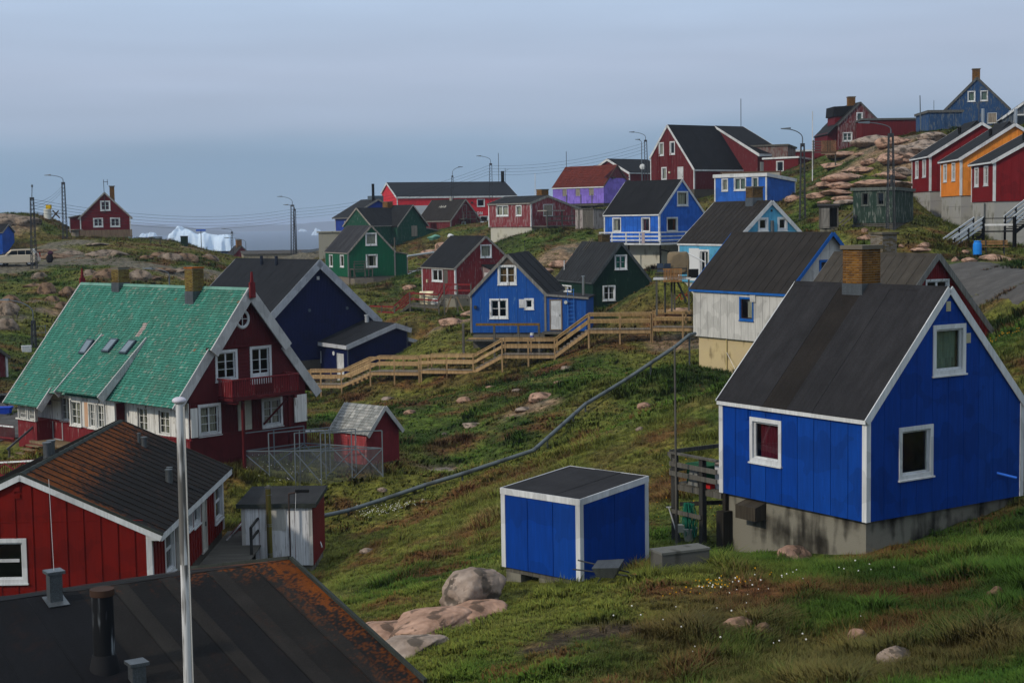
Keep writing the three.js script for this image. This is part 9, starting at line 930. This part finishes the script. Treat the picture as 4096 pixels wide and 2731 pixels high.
const dk = [-33.087,-8.126,-98]; HS.LE = [dk[0] - 2.9, dk[1] - 2.3, dk[2], -0.6, 5, 4, 2.1, 1.4, 0, 0.15, 0.15]; house('LE', { name: 'edge_shed', label: 'dark roofed shed cut off by the left edge beside the lattice mast', category: 'shed', wall: brownRed, roof: { m: roofBlack, w: 1, trim: greyWood }, base: { m: baseDark, h: 2 } }); const tr = thing('flat_trailer', 'low flat trailer bed parked at the left edge', 'trailer', gp([-30.017,-90], 0.35), 0.5); part(tr, 'bed', new GB().box(-1.3, 1.3, 0, 0.12, -0.7, 0.7), darkWood); for (const x of [-0.5, 0.5]) part(tr, 'wheel', new GB().rod([x, -0.1, 0.72], [x, -0.1, 0.85], 0.26, 0.26, 16), mat('tyre_black', 0x141414)); const bt = thing('blue_tub', 'blue plastic tub on the asphalt at the left edge', 'tub', gp([-28.609,-85])); part(bt, 'tub', new GB().hexa([V3(-0.3, 0.05, -0.2), V3(0.3, 0.05, -0.2), V3(0.3, 0.05, 0.2), V3(-0.3, 0.05, 0.2)], [V3(-0.4, 0.4, -0.3), V3(0.4, 0.4, -0.3), V3(0.4, 0.4, 0.3), V3(-0.4, 0.4, 0.3)]), mat('tub_blue', 0x1c3fa8)); part(bt, 'rim', new GB().box(-0.43, 0.43, 0.4, 0.44, -0.33, 0.33), mat('tub_blue', 0));
for (let i = 0; i < 3; i++) { const c = V3(...gp([8.708,-70])); solo('loose_board', ['longest grey board lying by the yellow foundation', 'middle grey board lying by the yellow foundation', 'short grey board nearest the pole by the yellow foundation'][i], 'board', new GB().beam([c.x - 1.0 + i * 0.1, c.y + 0.1, c.z + i * 0.35], [c.x + 1.6 - i * 0.5, c.y + 0.22, c.z + 0.1 + i * 0.3], 0.2, 0.04), greyWood); }
}
{ // walking person on the shore track
const p = [-32.237,-5.405,-234], res = 40, mc = new MarchingCubes(res, new THREE.MeshBasicMaterial(), false, false, 40000), S = 1.0, J = [[[0, 1.62, 0.02], [0, 1.7, 0.03], 0.11, 0.1], [[0, 1.35, 0], [0, 1.55, 0.01], 0.07, 0.065], [[0, 0.95, 0], [0, 1.38, 0], 0.17, 0.2], [[-0.09, 0.92, 0], [-0.12, 0.5, 0.14], 0.11, 0.08], [[-0.12, 0.5, 0.14], [-0.12, 0.08, 0.02], 0.08, 0.055], [[0.09, 0.92, 0], [0.11, 0.5, -0.06], 0.11, 0.08], [[0.11, 0.5, -0.06], [0.11, 0.12, -0.3], 0.08, 0.055], [[-0.12, 0.06, 0.0], [-0.12, 0.05, 0.18], 0.05, 0.045], [[0.11, 0.08, -0.3], [0.11, 0.05, -0.14], 0.05, 0.045], [[-0.2, 1.38, 0], [-0.27, 1.08, -0.1], 0.075, 0.06], [[-0.27, 1.08, -0.1], [-0.24, 0.84, 0.05], 0.058, 0.045], [[0.2, 1.38, 0], [0.27, 1.1, 0.08], 0.075, 0.06], [[0.27, 1.1, 0.08], [0.24, 0.88, 0.24], 0.058, 0.045]];
mc.isolation = 0; for (let k = 0; k < res; k++) for (let j = 0; j < res; j++) for (let i = 0; i < res; i++) { const q = [(i / res - 0.5) * 2, j / res * 2, (k / res - 0.5) * 2]; let d = 9; for (const [a, b, r0, r1] of J) { const ab = b.map((v, n) => v - a[n]), aq = q.map((v, n) => v - a[n]), t = Math.min(1, Math.max(0, (ab[0] * aq[0] + ab[1] * aq[1] + ab[2] * aq[2]) / (ab[0] ** 2 + ab[1] ** 2 + ab[2] ** 2))); const e = Math.hypot(aq[0] - ab[0] * t, aq[1] - ab[1] * t, aq[2] - ab[2] * t) - (r0 + (r1 - r0) * t), h = Math.max(0, 0.06 - Math.abs(d - e)) / 0.06; d = Math.min(d, e) - h * h * 0.015; } mc.field[i + j * res + k * res * res] = -d; }
mc.update(); const n = mc.count, pos = mc.positionArray.slice(0, n * 3), col = []; const g = new THREE.BufferGeometry(); for (let i = 0; i < n; i++) { const y = (pos[i * 3 + 1] + 1); pos[i * 3 + 1] = y; const c = y > 1.5 ? (y > 1.7 ? [0.03, 0.02, 0.015] : [0.35, 0.2, 0.14]) : y > 0.9 ? [0.015, 0.025, 0.07] : y > 0.12 ? [0.03, 0.04, 0.04] : [0.02, 0.02, 0.02]; col.push(...c); } g.setAttribute('position', new THREE.Float32BufferAttribute(pos, 3)); g.setAttribute('normal', new THREE.Float32BufferAttribute(mc.normalArray.slice(0, n * 3), 3)); g.setAttribute('color', new THREE.Float32BufferAttribute(col, 3)); const o = solo('person', 'person in a dark blue jacket walking on the shore track', 'person', g, mat('person_clothes', 0xffffff, { vertexColors: true, roughness: 0.9 })); o.position.set(p[0], ground(p[0], p[2]), p[2]); o.rotation.y = -1.5;
}
// ---------- grass: tufts scattered over the slope, thinning with the ground it grows on ----------
{
const foot = Object.entries(HS).map(([k, p]) => { const q = plan(p); return [q.x, q.z, Math.cos(q.turn), Math.sin(q.turn), q.L / 2 + 0.12, q.W / 2 + 0.12]; });
ROCKS.push([...[4.26,-38.75], 0.75], [...[2.341,-38.25], 0.6], [...[5.152,-44.25], 0.35]); const blocked = (x, z) => { for (const [a, b, c, s, l, w] of foot) { const dx = x - a, dz = z - b; if (Math.abs(dx) + Math.abs(dz) > 20) continue; if (Math.abs(c * dx - s * dz) < l && Math.abs(s * dx + c * dz) < w) return true; } for (const [a, b, r] of ROADS) if (Math.hypot(x - a, z - b) < r) return true; for (const [a, b, r] of ROCKS) if (Math.abs(x - a) < r && Math.hypot(x - a, z - b) < r * 0.9) return true; return false; };
const tuft = (n, h, spread, lean, wide, s0) => { const pos = [], nor = [], idx = []; seed = s0; for (let i = 0; i < n; i++) { const a = rnd() * 6.283, r = Math.sqrt(rnd()) * spread, x = Math.cos(a) * r, z = Math.sin(a) * r, hh = h * rr(0.55, 1.1), l = lean * rr(0.3, 1.2), b = a + rr(-0.9, 0.9), dx = Math.cos(b) * l + 0.35 * lean, dz = Math.sin(b) * l, wx = -Math.sin(b) * wide, wz = Math.cos(b) * wide, k = pos.length / 3; pos.push(x - wx, -0.05, z - wz, x + wx, -0.05, z + wz, x + dx * 0.35 - wx * 0.8, hh * 0.6, z + dz * 0.35 - wz * 0.8, x + dx * 0.35 + wx * 0.8, hh * 0.6, z + dz * 0.35 + wz * 0.8, x + dx, hh * 0.95, z + dz); for (let j = 0; j < 5; j++) { const v = V3(Math.cos(b) * 0.5, 0.9, Math.sin(b) * 0.5).normalize(); nor.push(v.x, v.y, v.z); } idx.push(k, k + 1, k + 2, k + 1, k + 3, k + 2, k + 2, k + 3, k + 4); } const g = new THREE.BufferGeometry(); g.setAttribute('position', new THREE.Float32BufferAttribute(pos, 3)); g.setAttribute('normal', new THREE.Float32BufferAttribute(nor, 3)); g.setIndex(idx); return g; };
const gm = new THREE.MeshPhysicalMaterial({ color: 0xffffff, roughness: 1, specularIntensity: 0.15, side: THREE.DoubleSide, name: 'grass_blades' });
const kinds = [tuft(16, 0.17, 0.15, 0.18, 0.005, 11), tuft(18, 0.22, 0.18, 0.34, 0.0055, 12), tuft(16, 0.09, 0.17, 0.12, 0.008, 13), tuft(18, 0.30, 0.22, 0.26, 0.012, 14), tuft(14, 0.15, 0.24, 0.14, 0.016, 15)];
const lists = kinds.map(() => []); seed = 4242; const N = 210000;
for (let i = 0; i < N; i++) {
const z = -24 - 190 * Math.pow(rnd(), 1.55), x = (rnd() - 0.5) * 0.98 * (-z) + (rnd() - 0.5) * 6; if (x < -125 || x > 118 || blocked(x, z)) continue; const [t, k] = bareAt(x, z); if (rnd() < t * (k ? 0.97 : 0.8)) continue; const y = ground(x, z); if (y < SEA + 3) continue;
const lush = fbm(x * 0.25 + 8, z * 0.25 + 3, 501, 3), far = z < -62; const kind = far ? (lush > 0.5 ? 3 : 4) : lush > 0.55 ? 1 : lush > 0.42 ? 0 : 2; const sc = (0.7 + 0.7 * rnd()) * (far ? 0.85 : 1) * (0.65 + 0.7 * st(fbm(x * 0.9 + 3, z * 0.9 + 7, 502, 3), 0.5, 0.7)), c = turf(x + rr(-0.5, 0.5), z + rr(-0.5, 0.5)), j = rr(0.75, 1.45); lists[kind].push([x, y, z, rnd() * 6.283, sc, c[0] * j * rr(0.9, 1.15), c[1] * j, c[2] * j]);
}
const M = new THREE.Matrix4(), Qn = new THREE.Quaternion(), cc = new THREE.Color(); lists.forEach((l, k) => { const im = new THREE.InstancedMesh(kinds[k], gm, l.length); im.name = ['grass', 'long_grass', 'short_grass', 'far_grass', 'far_heath'][k]; l.forEach(([x, y, z, a, s, r, g, b], i) => { Qn.setFromAxisAngle(V3(0, 1, 0), a * 0.35 - 0.4); M.compose(V3(x, y, z), Qn, V3(s, s * (0.8 + 0.4 * hash(i, k, 2)), s)); im.setMatrixAt(i, M); im.setColorAt(i, cc.setRGB(r, g, b)); }); im.userData = { kind: 'stuff' }; im.castShadow = im.receiveShadow = true; scene.add(im); });
// flowers: yellow and white heads near, cotton grass by the pipe
const head = new THREE.IcosahedronGeometry(0.016, 0); head.translate(0, 0.2, 0); const fl = (name, c, spots, s) => { const l = []; seed = s; for (const [p, r, n] of spots) for (let i = 0; i < n; i++) { const x = p[0] + (rnd() + rnd() - 1) * r * 1.6, z = p[1] + (rnd() + rnd() - 1) * r; if (!blocked(x, z)) l.push([x, ground(x, z), z]); } const im = new THREE.InstancedMesh(head, mat(name + '_petal', c), l.length); im.name = name; l.forEach(([x, y, z], i) => { const k = rr(0.7, 1.4); im.setMatrixAt(i, M.compose(V3(x, y + rr(-0.05, 0.06), z), Qn.identity(), V3(k, k, k))); }); im.userData = { kind: 'stuff' }; scene.add(im); };
fl('yellow_flowers', 0xd49a10, [[[5.009,-35.5], 0.8, 30], [[4.093,-34.75], 0.5, 14], [[19.347,-60.5], 1.2, 40], [[6.27,-51.75], 2.5, 40], [[6.024,-47.5], 2, 26]], 3); fl('white_flowers', 0xd8d8d2, [[[5.068,-34.5], 1.0, 18], [[5.691,-35.25], 0.8, 8], [[3.568,-32.75], 1.6, 9], [[8.253,-35.25], 0.5, 8], [[5.051,-30.75], 2.2, 10]], 4); fl('cotton_grass', 0xdedfda, [[[-5.58,-63.75], 1.0, 80], [[-4.727,-63.5], 0.7, 34], [[-10.776,-68], 1.4, 40]], 5);
}
renderer.render(scene, camera);
